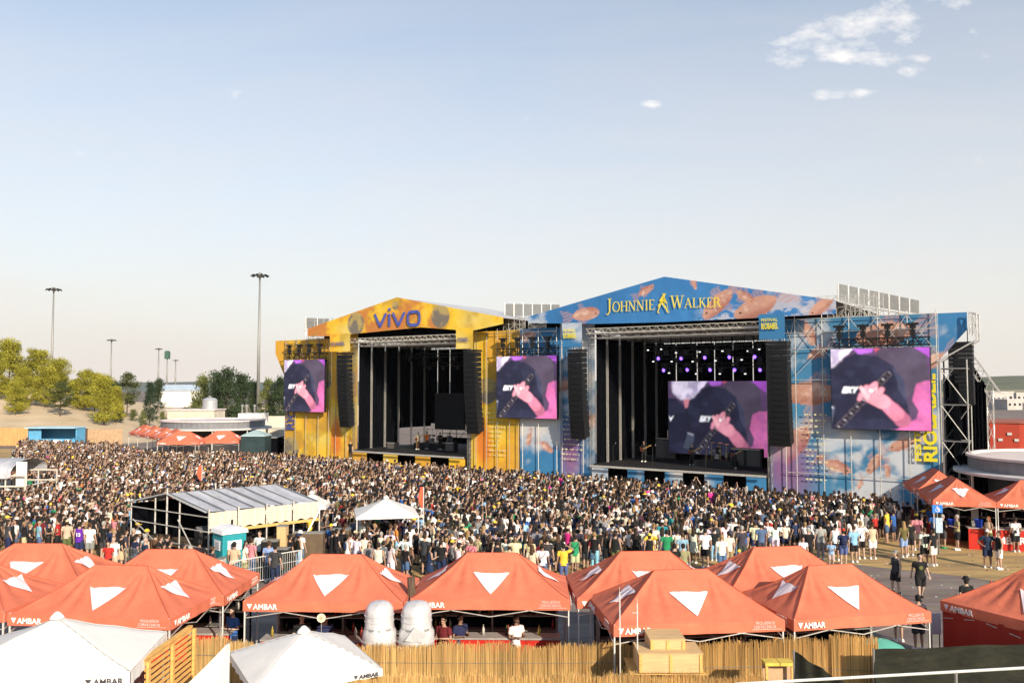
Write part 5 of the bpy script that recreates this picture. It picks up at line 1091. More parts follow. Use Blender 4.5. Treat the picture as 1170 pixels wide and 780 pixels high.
# timber slat screen
p0, p1 = atd(217, 712, 22.4), atd(163, 748, 19.7); root = thing('slat_screen', 'pale timber slat screen like an upright pallet at the bottom left', 'screen', (p0.x, p0.y, 0)); dv = Vector((p1.x - p0.x, p1.y - p0.y, 0)); ln_ = dv.length; dv.normalize(); rz_ = math.atan2(dv.y, dv.x)
for f in (0.01, .5, .99): b = MB(); c = dv * ln_ * f - Vector((-dv.y, dv.x, 0)) * (-.13); b.box((c.x, c.y, 1.12), (.10, .07, 2.24), rz=rz_); b.build('post', M_wood, root)
b = MB()
for k in range(16): z = .1 + k * .14; c = dv * ln_ * .5 + Vector((-dv.y, dv.x, 0)) * .06; b.box((c.x, c.y, z), (ln_, .02, .085), rz=rz_)
b.build('slats', M_wood, root)
b = MB(); c = dv * ln_ * .5; b.box((c.x, c.y, 2.28), (ln_ + .1, .11, .05), rz=rz_); b.build('top_rail', M_wood, root)

# ------------------------------------------------------------------ reed fences
M_reed = mat('dry_reed', attr='Col', rough=.85, spec=.15)
def reed_panel(root, a, c, z1, seed, layers=4, z0=0.0, tone=1.0, bands=(.75, 1.4)):
    r_ = random.Random(seed); b = MB(); a = Vector(a); c = Vector(c); d = c - a; ln_ = d.length; d.normalize(); nn = Vector((d.y, -d.x, 0)); n = int(ln_ / .012 * layers)
    for i in range(n):
        x = r_.random() * ln_; off = r_.uniform(-.03, .03); w = r_.uniform(.0035, .009); top = z1 + r_.gauss(0, .035) + .03 * math.sin(x * 5 + seed) - (.12 if r_.random() < .1 else 0) + (.09 if r_.random() < .05 else 0); ln2 = r_.gauss(0, .012)
        t = tone * r_.choice((.72, .88, 1, 1.06, 1.18)) * r_.uniform(.85, 1.1) * (1 + .2 * math.sin(x * 1.7)); warm = r_.uniform(.9, 1.1)
        b.col = (.60 * t, .40 * t * warm, .165 * t * warm); p = a + d * x + nn * off; q = p + d * ln2
        b.add([p - d * w + Vector((0, 0, z0)), p + nn * w + Vector((0, 0, z0)), p + d * w + Vector((0, 0, z0)), q + d * w * .6 + Vector((0, 0, top)), q + nn * w + Vector((0, 0, top)), q - d * w * .6 + Vector((0, 0, top))], [(0, 1, 4, 5), (1, 2, 3, 4)])
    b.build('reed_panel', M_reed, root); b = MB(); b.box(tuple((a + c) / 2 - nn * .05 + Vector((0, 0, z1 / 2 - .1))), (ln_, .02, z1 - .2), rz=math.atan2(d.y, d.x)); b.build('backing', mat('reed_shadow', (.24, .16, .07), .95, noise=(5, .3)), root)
    b = MB()
    for zf in bands: b.tube(a + nn * .045 + Vector((0, 0, zf)), c + nn * .045 + Vector((0, 0, zf)), .006, 4)
    b.build('wire', M_steel, root)
def reed_fence(pts, z1s, label, seed, tone=1.0):
    root = thing('reed_fence', label, 'reed fence', (0, 0, 0)); 
    for i in range(len(pts) - 1):
        reed_panel(root, pts[i], pts[i + 1], z1s[i], seed + i, tone=tone); b = MB(); b.tube((pts[i][0], pts[i][1] + .08, 0), (pts[i][0], pts[i][1] + .08, z1s[i] + .02), .03, 6); b.build('post', M_wood, root)
    return root
gx = lambda px, Y: (atd(px, 740, Y).x, Y, 0)
reed_fence([gx(214, 23.0), gx(258, 22.9), gx(290, 22.5), gx(350, 22.4)], [1.82, 1.78, 1.75], 'reed fence behind the slat screen and white sail', 3, .72)
reed_fence([gx(350, 22.4), gx(420, 22.35), gx(502, 22.3), gx(585, 22.3), gx(650, 22.3), gx(709, 22.35)], [1.78, 1.80, 1.86, 1.80, 1.84], 'long reed fence below the middle orange tents', 11, .95)
reed_fence([gx(709, 21.9), gx(790, 21.9), gx(845, 22.0), gx(888, 22.0), gx(950, 21.9)], [1.95, 1.98, 2.0, 2.08], 'reed fence below the nearest orange tent right of centre', 21, .92)
reed_fence([gx(950, 21.8), gx(1003, 21.7)], [2.20], 'taller golden reed panel left of the black mesh', 31, 1.12)
reed_fence([gx(425, 19.9), gx(500, 19.8), gx(575, 19.8), gx(632, 19.8), gx(716, 19.8), gx(803, 19.8), gx(872, 19.9)], [1.88, 1.9, 1.86, 1.9, 1.9, 1.84], 'front reed fence along the bottom edge of the picture', 41, 1.0)

# ------------------------------------------------------------------ silver ducts, crates, poles
M_foil = mat('silver_foil', (.60, .59, .60), .42, .35, noise=(3, .15), bump=.35, bscale=6)
for i, (px_, w_, lab) in enumerate(((433.5, .80, 'silver foil-wrapped vent duct, the left of two'), (476, .84, 'silver foil-wrapped vent duct beside the first, torn foil at its collar'))):
    Y = 22.85; p = atd(px_, 700, Y); root = thing('vent_duct', lab, 'vent duct', (p.x, Y, 0), 0, 'silver vent ducts'); zt = atd(px_, 686, Y).z
    b = MB(); pr = [(w_ / 2 * .92, 0), (w_ / 2 * .92, 1.5), (w_ / 2 * 1.12, 1.75), (w_ / 2 * 1.10, zt - .78), (w_ / 2 * .95, zt - .66), (w_ / 2 * .93, zt - .32), (w_ / 2 * .86, zt - .16), (w_ / 2 * .62, zt - .04), (.1, zt), (0, zt)]
    n = 48; P = [[((r_ + .012 * math.sin(k * 7 + z * 9)) * math.cos(6.2832 * k / n), (r_ + .012 * math.sin(k * 5 + z * 13)) * math.sin(6.2832 * k / n), z) for k in range(n + 1)] for r_, z in pr]; b.grid(P); o = b.build('duct', M_foil, root, smooth=True)
    b = MB(); b.lathe([(w_ / 2 * .99, zt - .74), (w_ / 2 * 1.0, zt - .70), (w_ / 2 * .97, zt - .66)], 32); b.build('collar', M_steel, root)
    b = MB()
    for z_r in (zt - .5, zt - .35, zt - 1.0, zt - 1.15): rr_ = w_ / 2 * (.955 if z_r > zt - .6 else 1.125); b.lathe([(rr_ - .02, z_r - .012), (rr_ + .012, z_r), (rr_ - .02, z_r + .012)], 32)
    b.build('seam_tape', M_foil, root)
    if i: b = MB(); b.prism([(-.25, zt - .9), (.0, zt - .55), (.1, zt - .62), (.32, zt - .72), (.2, zt - .95)], -w_ / 2 * 1.16, -w_ / 2 * 1.10); b.build('torn_foil', M_foil, root)
def crate(px0, px1, y0, y1, Y, D, label, zb=None, m=M_ply):
    a = atd(px0, y0, Y); c = atd(px1, y1, Y); zb = c.z if zb is None else zb; h = a.z - zb; w = c.x - a.x; root = thing('plywood_crate', label, 'crate', ((a.x + c.x) / 2, Y + D / 2, zb), 0, 'plywood crates between the fences'); b = MB(); b.box((0, 0, h / 2), (w, D, h)); b.build('body', m, root)
    b = MB(); b.box((0, 0, h + .012), (w + .03, D + .03, .022)); b.build('lid', m, root); b = MB()
    for x in (-w / 2 + .04, 0, w / 2 - .04): b.box((x, -D / 2 - .012, h / 2), (.07, .02, h - .01))
    b.build('batten', M_wood, root); return zb
z_ = crate(743, 783, 731, 746, 20.9, .9, 'upper plywood crate sitting on the wider one'); z2_ = crate(730, 803, 747, 768, 20.6, .9, 'wide plywood crate carrying the smaller one')
a = atd(722, 770, 20.6); root = thing('pallet_stack', 'stack of timber pallets under the plywood crates', 'pallet', (atd(764, 792, 20.6).x, 21.25, 0)); 
for k in range(8): b = MB(); z = a.z * k / 8; b.box((0, 0, z + .12 * a.z), (1.8, 1.25, .02)); [b.box((x, 0, z + .05), (.1, 1.2, .08)) for x in (-.8, 0, .8)]; b.build('pallet', M_wood, root)
for (px_, y_, Y, lab) in ((708, 676, 20.9, 'thin white pole left of the two, in front of the nearest tent'), (728, 689, 20.9, 'thin white pole right of the two, with a short crossbar')):
    p = atd(px_, y_, Y); root = thing('antenna_pole', lab, 'pole', (p.x, Y, 0)); b = MB(); b.tube((0, 0, 0), (0, 0, p.z), .016, 6); b.tube((0, 0, p.z), (0, 0, p.z + .12), .006, 4); b.build('mast', M_white_pole, root); b = MB(); b.tube((-.12, 0, p.z - .22), (.02, 0, p.z - .22), .008, 5); b.build('crossbar', M_white_pole, root)
p = atd(468, 690, 24.5); root = thing('wooden_post', 'dark weathered post standing between the two middle tents', 'post', (p.x, 24.9, 0)); zt = atd(468, 659, 24.9).z
b = MB(); n = 14; P = [[((.10 + .02 * math.sin(k * 3 + z * 4)) * math.cos(6.2832 * k / n), (.10 + .02 * math.sin(k * 3 + z * 4)) * math.sin(6.2832 * k / n), z) for k in range(n + 1)] for z in [zt * j / 14 for j in range(15)]]; b.grid(P); b.prism_xy([(.1 * math.cos(k), .1 * math.sin(k)) for k in range(6)], zt - .01, zt); b.build('trunk', mat('bark', ), root)
# round price sign
p = atd(367, 705.5, 23.0); root = thing('round_sign', 'small round cream sign under the orange tent behind the white parasol', 'sign', (p.x, 23.0, 0)); b = MB(); b.prism([(.115 * math.cos(k * .3142), p.z + .115 * math.sin(k * .3142)) for k in range(20)], -.01, .01); b.build('disc', mat('cream_board', (.80, .68, .45), .7), root); b = MB(); b.tube((0, .03, 0), (0, .03, p.z), .012, 6); b.build('pole', M_steel, root)
b = MB()
for zz_, w_ in ((.035, .09), (-.0, .12), (-.04, .07)): b.box((0, -.014, p.z + zz_), (w_, .004, .016))
b.build('print', M_ink, root)
# yellow bench, green parasol, white board
p = atd(889, 760, 20.4); root = thing('yellow_bench', 'yellow-topped bench in front of the reed fence at the bottom right', 'bench', (p.x, 20.4, 0)); zt = atd(889, 756, 20.4).z; b = MB(); b.box((-.18, 0, zt), (.33, .35, .07)); b.box((.17, 0, zt), (.33, .35, .07)); b.build('top', mat('yellow_paint', (.60, .44, .08), .7, noise=(4, .2)), root)
b = MB(); b.box((0, .12, zt / 2), (.68, .05, zt - .08)); b.build('panel', mat('tan_board', ), root)
for x in (-.3, .3): b = MB(); b.box((x, -.1, zt / 2), (.06, .06, zt - .08)); b.build('leg', M_wood, root)
p = atd(1010, 742, 22.6); root = thing('green_parasol', 'mint green parasol top showing above the black mesh', 'parasol', (p.x - .1, 22.6, 0)); zt = atd(1010, 729, 22.6).z; b = MB(); b.lathe([(.78, zt - .36), (.55, zt - .17), (.28, zt - .05), (0, zt)], 12); b.build('canopy', mat('mint_fabric', (.12, .45, .36), .8, noise=(2, .1), trans=.2), root, smooth=True); b = MB(); b.tube((0, 0, 0), (0, 0, zt), .025, 8); b.build('pole', M_white_pole, root)
a, c = atd(1064, 700, 26.5), atd(1075, 724, 26.5); root = thing('white_board', 'upright white board between the two right-hand orange tents', 'board', ((a.x + c.x) / 2, 26.5, 0)); b = MB(); b.box((0, 0, (a.z + c.z) / 2), (c.x - a.x, .04, a.z - c.z)); b.build('panel', mat('cool_white', (.55, .57, .62), .6), root)
for x in (-.12, .12): b = MB(); b.box((x, .05, a.z / 2), (.03, .03, a.z)); b.build('post', M_steel, root)
# black mesh screens and handrail
M_mesh = mat('black_shade_mesh', (.007, .008, .006), .9, noise=(2.2, .5, (.024, .025, .015)), bump=.6, bscale=3, stretch=(1, 1, 3))
def mesh_screen(pts, label):
    root = thing('shade_mesh', label, 'shade mesh', (pts[0][0], pts[0][1], 0)); o = Vector((pts[0][0], pts[0][1], 0)); b = MB(); P = []
    for i in range(len(pts) - 1):
        (x0, y0, z0a, z0b), (x1, y1, z1a, z1b) = pts[i], pts[i + 1]
        for k in range(20 if i == len(pts) - 2 else 19 + 1):
            f = k / 19; za = z0a + (z1a - z0a) * f; zb_ = z0b + (z1b - z0b) * f; P.append([(x0 + (x1 - x0) * f, y0 + (y1 - y0) * f + .05 * math.sin(k * 1.1 + j), za + (zb_ - za) * j / 8 + (.025 * math.sin(k * .9) if j == 8 else 0)) for j in range(9)])
    b.grid([[tuple(Vector(p_) - o) for p_ in r_] for r_ in P]); b.build('mesh', M_mesh, root, smooth=True)
    for q in (pts[0], pts[-1]): b = MB(); b.tube(Vector((q[0], q[1] + .05, 0)) - o, Vector((q[0], q[1] + .05, max(q[2], q[3]) + .02)) - o, .025, 6); b.build('post', M_steel, root)
a, c = atd(999, 742, 20.9), atd(1230, 732, 21.2); mesh_screen([(a.x, 20.9, 0, a.z), (c.x, 21.2, 0, c.z)], 'long black shade mesh fence at the bottom right')
a, c = atd(908, 744, 19.2), atd(975, 786, 18.6); mesh_screen([(a.x, 19.2, 0, a.z), (c.x, 18.6, 0, c.z)], 'sloping black mesh triangle in front of the reed fence')
a, c = atd(840, 781, 11.8), atd(1240, 758.5, 12.3); root = thing('handrail', 'pale tubular handrail crossing the bottom right corner', 'handrail', (a.x, a.y, 0)); o = Vector((a.x, a.y, 0)); b = MB(); b.tube(a - o, c - o, .020, 10); b.tube(a - o - Vector((0, 0, .5)), c - o - Vector((0, 0, .5)), .02, 8); b.build('rail', M_white_pole, root)
for f in (.02, .62, .97): q = a.lerp(c, f) - o; b = MB(); b.tube((q.x, q.y, 0), q, .022, 8); b.build('post', M_steel, root)

# ------------------------------------------------------------------ bars with bottles
def bar(o, xd, yd, L_, label, short='', depth=1.6, text=0, seed=0, bottles=True, zc=1.06, dark=True):
    rz_ = math.atan2(xd[1], xd[0]); root = thing('bar_counter', label, 'bar', (o[0], o[1], 0), rz_)
    b = MB(); b.box((L_ / 2, 0, zc / 2), (L_, .08, zc)); b.build('front_panel', M_redbar, root); b = MB(); b.box((L_ / 2, .22, zc + .03), (L_ + .05, .6, .05)); b.build('counter_top', mat('counter_grey', (.30, .29, .28), .5, noise=(4, .2)), root)
    b = MB(); 
    for z in (.9, 1.35, 1.8): b.box((L_ / 2, depth, z), (L_, .35, .03))
    for x in (.05, L_ / 2, L_ - .05): b.box((x, depth, 1.0), (.05, .35, 2.0))
    b.build('shelf', M_steel, root)
    b = MB(); b.box((L_ / 2, depth + .25, 1.1), (L_, .04, 2.2)); b.build('back_cloth', M_black, root)
    if text:
        b = MB(); x = text
        while x < L_ - 1.2:
            put_text(b, 'AMBAR', .50, (x + .45, -.05, .36), (1, 0, 0), offset=.022); b.add([(x, -.05, .71), (x + .33, -.05, .71), (x + .165, -.05, .38)], [(0, 1, 2)]); x += 2.55
        b.build('lettering', mat('white_lettering', ), root)
    if bottles:
        r_ = random.Random(seed); pal = [(.02, .05, .02), (.05, .02, .01), (.30, .04, .03), (.35, .33, .3), (.02, .02, .02), (.3, .22, .04), (.45, .45, .42)]
        for gi, col in enumerate(pal):
            for k in range(3):
                x = r_.uniform(.15, L_ - .15); z = (.915, 1.365, zc + .055)[k]; y = depth + r_.uniform(-.1, .1) if z != zc + .055 else .25
                t = thing('bottle', 'bottle' , 'bottle', (o[0] + xd[0] * x + yd[0] * y, o[1] + xd[1] * x + yd[1] * y, z), 0, 'bottles on the ' + short); t['label'] = ['dark green', 'brown', 'red', 'pale', 'black', 'amber', 'white'][gi] + ' bottle on the ' + ['lower shelf', 'upper shelf', 'counter'][k] + ' of the ' + short; b = MB(); b.lathe([(0, 0), (.042, 0), (.042, .17), (.016, .24), (.016, .30), (0, .30)], 8); b.build('glass', mat('bottle_%d' % gi, col, .25, spec=.5), t, smooth=True)
    return root
def under(i, label='', seed=0, L_=4.1, **k):
    t = tents[i]; rz_ = t.rotation_euler.z; xd = Vector((math.cos(rz_), math.sin(rz_))); yd = Vector((-xd.y, xd.x)); o = Vector((t.location.x, t.location.y)) - xd * 2.1 - yd * .35
    bar(o, xd, yd, L_, label, seed=seed, **k)
under(4, label='bar under the orange tent below the toilet', short='bar below the toilet', seed=1); under(5, label='bar under the orange tent left of the ducts', short='bar left of the ducts', seed=2); under(6, label='bar under the orange tent right of the ducts', short='bar right of the ducts', seed=3); under(8, label='bar under the nearest tent right of centre', seed=4, bottles=False); under(10, label='bar under the tent left of the walking men', seed=5, bottles=False)
o = BAR_A + BAR_R * 3.3 + BAR_D * .25 - BAR_R * 1.6; bar(o, BAR_R, BAR_D, 9.6, 'red counter at the right bar', short='red bar at the right', depth=2.3, text=.55, seed=9)
o = BAR_A + BAR_D * 8.6 + BAR_R * .3; bar(o, -BAR_D, BAR_R, 7.2, 'red side counter facing the crowd', depth=2.0, seed=10, bottles=False)
# blue access sign
p = atd(1071, 581, 43.6); root = thing('access_sign', 'blue sign with a white wheelchair symbol on a pole by the bar', 'sign', (p.x, 43.6, 0)); b = MB(); b.box((0, 0, p.z), (.52, .03, .40)); b.build('panel', mat('sign_blue', (.02, .16, .55), .5), root); b = MB(); b.tube((0, .03, 0), (0, .03, p.z + .2), .03, 8); b.build('pole', M_steel, root)
b = MB(); z = p.z
for (x0, z0, x1, z1) in ((-.02, .13, -.02, .11), (-.02, .08, -.02, -.02), (-.02, .04, .06, .04), (-.02, -.02, .06, -.02), (.06, -.02, .10, -.10)): b.box(((x0 + x1) / 2, -.02, z + (z0 + z1) / 2), (abs(x1 - x0) + .03, .006, abs(z1 - z0) + .03))
for k in range(9): a_ = 2.2 + k * .42; b.box((-.01 + .09 * math.cos(a_), -.02, z - .05 + .09 * math.sin(a_)), (.025, .006, .025))
b.build('symbol', mat('white_lettering', ), root)
root = thing('price_board', 'pale tall price board hanging on the access sign pole', 'board', (p.x, 43.5, 0)); b = MB(); b.box((.02, 0, 1.45), (.34, .03, .75)); b.build('panel', mat('pale_blue_board', (.35, .45, .55), .6, noise=(8, .3)), root); b = MB(); b.tube((.02, .04, 0), (.02, .04, 1.5), .02, 6); b.build('pole', M_steel, root)
for i, (px_, y_, lab) in enumerate(((1118, 597, 'royal blue drinks bin on the right bar counter'), (1087, 596, 'tall royal blue drinks bin at the bar corner'))):
    p = atd(px_, y_, 45.0); root = thing('drinks_bin', lab, 'bin', (p.x, 45.0, 1.09)); b = MB(); b.lathe([(.0, 0), (.15, 0), (.19, .38), (.21, .38), (.21, .42), (.17, .42), (.15, .1), (0, .1)], 20); b.build('bin', mat('royal_blue_plastic', (.01, .05, .42), .4, noise=(2, .1)), root, smooth=False)

# ------------------------------------------------------------------ mixing tower (scaffold with tarpaulin roof)
A3 = at(235, 585, 2.8); B3 = at(361, 572, 2.8); u3 = Vector((B3.x - A3.x, B3.y - A3.y)).normalized(); v3 = Vector((-u3.y, u3.x)); C3 = at(150.5, 573, 2.8); LW = (Vector((C3.x - A3.x, C3.y - A3.y))).dot(v3); LL = (Vector((B3.x - A3.x, B3.y - A3.y))).length
fo = thing('mixing_tower', 'scaffold mixing tower with a pitched grey-white tarpaulin roof amid the crowd', 'tower', (A3.x, A3.y, 0), math.atan2(u3.y, u3.x)); ez, pz = 2.8, 3.42
b = MB(); n = 24
for (y0, y1, z0, z1) in ((-.15, LW / 2, ez, pz), (LW + .15, LW / 2, ez, pz)):
    b.grid([[(-.1 + (LL + .2) * i / n, y0 + (y1 - y0) * j / 6, z0 + (z1 - z0) * j / 6 + .03 * math.sin(i * 1.05) * (1 if j < 6 else 0) - .03 * math.sin(j / 6 * 3.14)) for j in range(7)] for i in range(n + 1)])
b.build('roof_tarpaulin', M_tarp, fo, smooth=True)
b = MB()
for f in (.01, .14, .27, .40, .52, .66, .80, .99):
    for (y0, y1) in ((-.16, LW / 2), (LW + .16, LW / 2)): b.tube((LL * f, y0, ez + .03), (LL * f, y1, pz + .03), .03 if f not in (.52,) else .06, 4)
b.build('roof_rib', M_steelgrey, fo)
for k, (x0, x1) in enumerate(((0, .245), (.255, .49), (.51, .74), (.76, .995))):
    b = MB(); b.grid([[(LL * (x0 + (x1 - x0) * i / 16), -.17 + .025 * math.sin(i * 1.4 + k), z) for z in (ez - .78 + .05 * math.sin(i + k), ez - .4, ez - .02)] for i in range(17)]); b.build('side_sheet', M_sheet, fo, smooth=True)
b = MB(); 
for x in (0, LL * .25, LL * .5, LL * .75, LL):
    for y in (-.25, LW): b = MB(); b.tube((x, y, 0), (x, y, ez + .15), .035, 6); b.build('upright', M_alu, fo)
for y in (LW * .33, LW * .66):
    for x in (0, LL): b = MB(); b.tube((x, y, 0), (x, y, ez + .35), .035, 6); b.build('upright', M_alu, fo)
b = MB(); b.tube((0, LW / 2, 0), (0, LW / 2, pz + .25), .04, 6); b.build('upright', M_alu, fo); b = MB(); b.tube((LL * .42, LW / 2, ez), (LL * .42, LW / 2, pz + .3), .03, 6); b.build('antenna', M_alu, fo)
b = MB(); b.box((LL * .30, LW * .48, 1.45), (.05, LW * .96, 2.8)); b.box((LL * .15, LW - .05, 1.45), (LL * .3, .05, 2.6)); b.build('inner_drape', M_black, fo)
b = MB()
for z in (.5, 1.2, 1.95, 2.6):
    b.tube((-.05, -.2, z), (-.05, LW, z), .028, 5); 
    if z < 1.4: b.tube((0, -.3, z), (LL, -.3, z), .028, 5)
b.tube((0, -.3, 1.95), (LL, -.3, 1.95), .028, 5); b.tube((-.05, -.1, ez), (-.05, LW / 2, pz), .035, 5); b.tube((-.05, LW + .1, ez), (-.05, LW / 2, pz), .035, 5); b.build('ledger', M_alu, fo)
b = MB(); b.tube((-.08, LW * .33, 2.3), (-.08, LW * .02, .4), .028, 5); b.tube((-.08, LW * .66, 1.2), (-.08, LW * .95, 2.0), .025, 5); b.tube((LL * .78, -.34, .6), (LL, -.34, ez - .3), .035, 5); b.build('brace', M_alu, fo)
b = MB(); b.box((LL / 2, LW / 2, 1.05), (LL, LW, .08)); b.build('platform', mat('dark_ply', (.10, .075, .05), .8, noise=(3, .3)), fo)
b = MB(); b.box((LL / 2 + .3, LW * .75, 1.9), (LL * .8, .05, 1.6)); b.build('back_drape', M_black, fo)
b = MB(); b.box((LL / 2, -.3, ez - .86), (LL * .98, .05, .12)); b.build('valance_board', M_wood, fo)
def in_frame(fr, p): c, s = math.cos(fr.rotation_euler.z), math.sin(fr.rotation_euler.z); return (fr.location.x + p[0] * c - p[1] * s, fr.location.y + p[0] * s + p[1] * c, p[2])
for i in range(6):
    x = LL * (i + .5) / 6; y = 1.2 + .5 * (i % 2); root = thing('mixing_desk', ['grey mixing desk at the left end of the tower platform', 'black rack beside the left mixing desk', 'mixing desk at the middle of the tower platform', 'black equipment rack right of centre in the tower', 'low lighting desk in the tower', 'cased monitor desk at the right end of the tower'][i], 'desk', in_frame(fo, (x, y, 1.09)), fo.rotation_euler.z, 'desks in the mixing tower')
    b = MB(); b.box((0, 0, .35), (.7, .6, .7 if i % 2 == 0 else 1.0)); b.build('case', M_blackmetal, root); b = MB(); M = Matrix.Translation((0, -.1, .78)) @ Matrix.Rotation(R(20), 4, 'X'); b.box((0, 0, 0), (.7, .5, .06), M=M); b.build('console', M_steelgrey, root)
# flight cases and boards on the ground to the right of the tower
for i, (px0, px1, y0, y1, Y, m, lab, nm, cat) in enumerate(((336, 370, 608, 624, 40.6, mat('brown_board', (.12, .085, .055), .8, noise=(3, .25)), 'long dark brown board panel right of the mixing tower', 'hoarding', 'board'), (318, 328, 600, 612, 39.6, M_ply, 'pale brown upright case at the tower\'s right corner', 'flight_case', 'case'), (300, 318, 617, 626, 39.0, M_blackmetal, 'low black flight case before the mixing tower', 'flight_case', 'case'), (305, 330, 626, 640, 38.4, M_blackmetal, 'black case beside the white railings', 'flight_case', 'case'), (250, 256, 637, 646, 36.6, M_white_pole, 'small white box behind the orange tent below the toilet', 'box', 'box'), (380, 400, 604, 611, 41.6, mat('brown_board'), 'low brown board by the crowd right of the mixing tower', 'hoarding', 'board'))):
    a = atd(px0, y0, Y); c = atd(px1, y1, Y); root = thing(nm, lab, cat, ((a.x + c.x) / 2, Y, 0)); b = MB(); b.box((0, 0, a.z / 2), (c.x - a.x, .5, a.z)); b.build('body', m, root); b = MB(); b.box((0, 0, a.z), (c.x - a.x + .04, .54, .04)); b.build('lid', M_steel, root)
# portable toilet
p = atd(255.5, 640, 36.9); root = thing('portable_toilet', 'turquoise portable toilet with a white roof at the mixing tower corner', 'toilet', (p.x, 37.6, 0), R(42)); Mt = mat('turquoise_plastic', (.02, .26, .30), .5, noise=(1.5, .12)); b = MB(); b.box((0, 0, 1.08), (1.05, 1.05, 2.1)); b.build('cabin', Mt, root)
b = MB(); 
for k in range(5): b.box((-.4 + .2 * k, -.535, 1.1), (.03, .03, 1.9)) if k in (0, 4) else b.box((-.4 + .2 * k, -.53, .45), (.02, .02, .6))
b.build('door_rib', Mt, root); b = MB(); b.prism([(-.6, 2.12), (.6, 2.12), (.55, 2.28), (.2, 2.40), (-.2, 2.40), (-.55, 2.28)], -.6, .6); b.build('roof', mat('white_plastic', (.72, .72, .74), .5), root); b = MB(); b.tube((.2, .2, 2.35), (.2, .2, 2.6), .05, 8); b.build('vent_pipe', M_blackmetal, root)
b = MB(); b.box((0, -.545, 1.62), (.62, .02, .42)); b.box((-.545, 0, 1.62), (.02, .58, .42)); b.build('notice', mat('white_plastic', ), root)
b = MB(); 
for k in range(4): b.box((0, -.56, 1.50 + k * .07), (.42 - .06 * (k % 2), .006, .022)); b.box((-.56, 0, 1.50 + k * .07), (.006, .40 - .06 * (k % 2), .022))
b.build('notice_print', M_steelgrey, root)
sh_ = ((C3.x - A3.x) * u3.x + (C3.y - A3.y) * u3.y) / LW      # the gable stands slightly askew to the long side
for ch in fo.children:
    for v_ in ch.data.vertices: v_.co.x += sh_ * v_.co.y
# small scaffold platform at the left edge
p = atd(-40, 560, 60); q = atd(47, 560, 60); w = q.x - p.x; root = thing('camera_platform', 'scaffold platform with a rounded white tarpaulin at the left edge of the crowd', 'platform', (p.x, 58, 0)); root.scale = (1, 1, 1.3); b = MB()
for x in (0, w * .45, w * .75, w):
    for y in (0, 4): b.tube((x, y, 0), (x, y, 1.9 if x > w * .5 else 2.3), .05, 5)
for z in (.7, 1.3, 1.85):
    for y in (0, 4): b.tube((0, y, z), (w, y, z), .05, 5)
[b.tube((x, 0, 1.3), (x, 4, 1.3), .05, 5) for x in (0, w)]; b.build('scaffold', M_alu2, root); b = MB(); b.box((w / 2, 2, .66), (w, 4, .1)); b.build('deck', mat('dark_ply', ), root)
zt = atd(10, 523.5, 59).z / 1.3; P = [[(-.5 + (w * .84 + .5) * i / 16, 2 - 2.3 * math.cos(j / 12 * 3.14159), 1.75 + (zt - 1.75) * math.sin(j / 12 * 3.14159) ** .7 * (1 - .10 * i / 16) + .03 * math.sin(i * 1.2)) for j in range(13)] for i in range(17)]; b = MB(); b.grid(P); b.build('tarpaulin', M_tarp, root, smooth=True)
b = MB(); b.grid([[(w * (.85 + .14 * i / 8), .3 + .04 * math.sin(i * 1.5), z) for z in (1.3, 1.9, 2.55)] for i in range(9)]); b.build('white_sheet', M_white, root, smooth=True); b = MB(); b.grid([[(w * (.05 + .35 * i / 8), -.1 + .04 * math.sin(i * 1.5), z) for z in (.9, 1.4, 1.9)] for i in range(9)]); b.build('cream_sheet', M_sheet, root, smooth=True)
# railings in front of the tower and the black barrier beyond
def railing(p0, p1, h, label, m, name='crowd_railing', bars=.11, solid=False, n=None):
    p0 = Vector((p0[0], p0[1], 0)); p1 = Vector((p1[0], p1[1], 0)); ln_ = (p1 - p0).length; n = n or max(1, int(ln_ / 2.2)); root = thing(name, label, 'railing', p0, math.atan2(p1.y - p0.y, p1.x - p0.x)); w = ln_ / n
    for k in range(n):
        x0 = k * w + .03; x1 = (k + 1) * w - .03; b = MB(); b.tube((x0, 0, h), (x1, 0, h), .024, 6); b.tube((x0, 0, .15), (x1, 0, .15), .02, 6); b.tube((x0, 0, 0), (x0, 0, h), .024, 6); b.tube((x1, 0, 0), (x1, 0, h), .024, 6)
        if solid: b.box(((x0 + x1) / 2, 0, h / 2 + .08), (x1 - x0, .02, h - .2))
        else:
            x = x0 + bars
            while x < x1: b.tube((x, 0, .15), (x, 0, h), .009, 4); x += bars
            b.tube((x0, 0, h * .62), (x1, 0, h * .62), .012, 4)
        b.build('panel', m, root)
    return root
g = lambda px, py: at(px, py, 0)
p = atd(262, 640, 36.0); q = atd(345, 640, 38.6); railing((p.x, 36.0), (q.x, 38.6), 1.15, 'pale crowd railing in front of the mixing tower', M_white_pole)
p = atd(143, 640, 39.5); q = atd(232, 640, 36.6); railing((p.x, 39.5), (q.x, 36.6), 1.1, 'grey crowd railing left of the turquoise toilet', M_steel)
p = atd(379, 600, 44.6); q = atd(433, 600, 42.4); railing((p.x, 44.6), (q.x, 42.4), 1.25, 'dark mesh-covered barrier left of the white gazebo', mat('dark_barrier', ), 'mesh_barrier', solid=True)
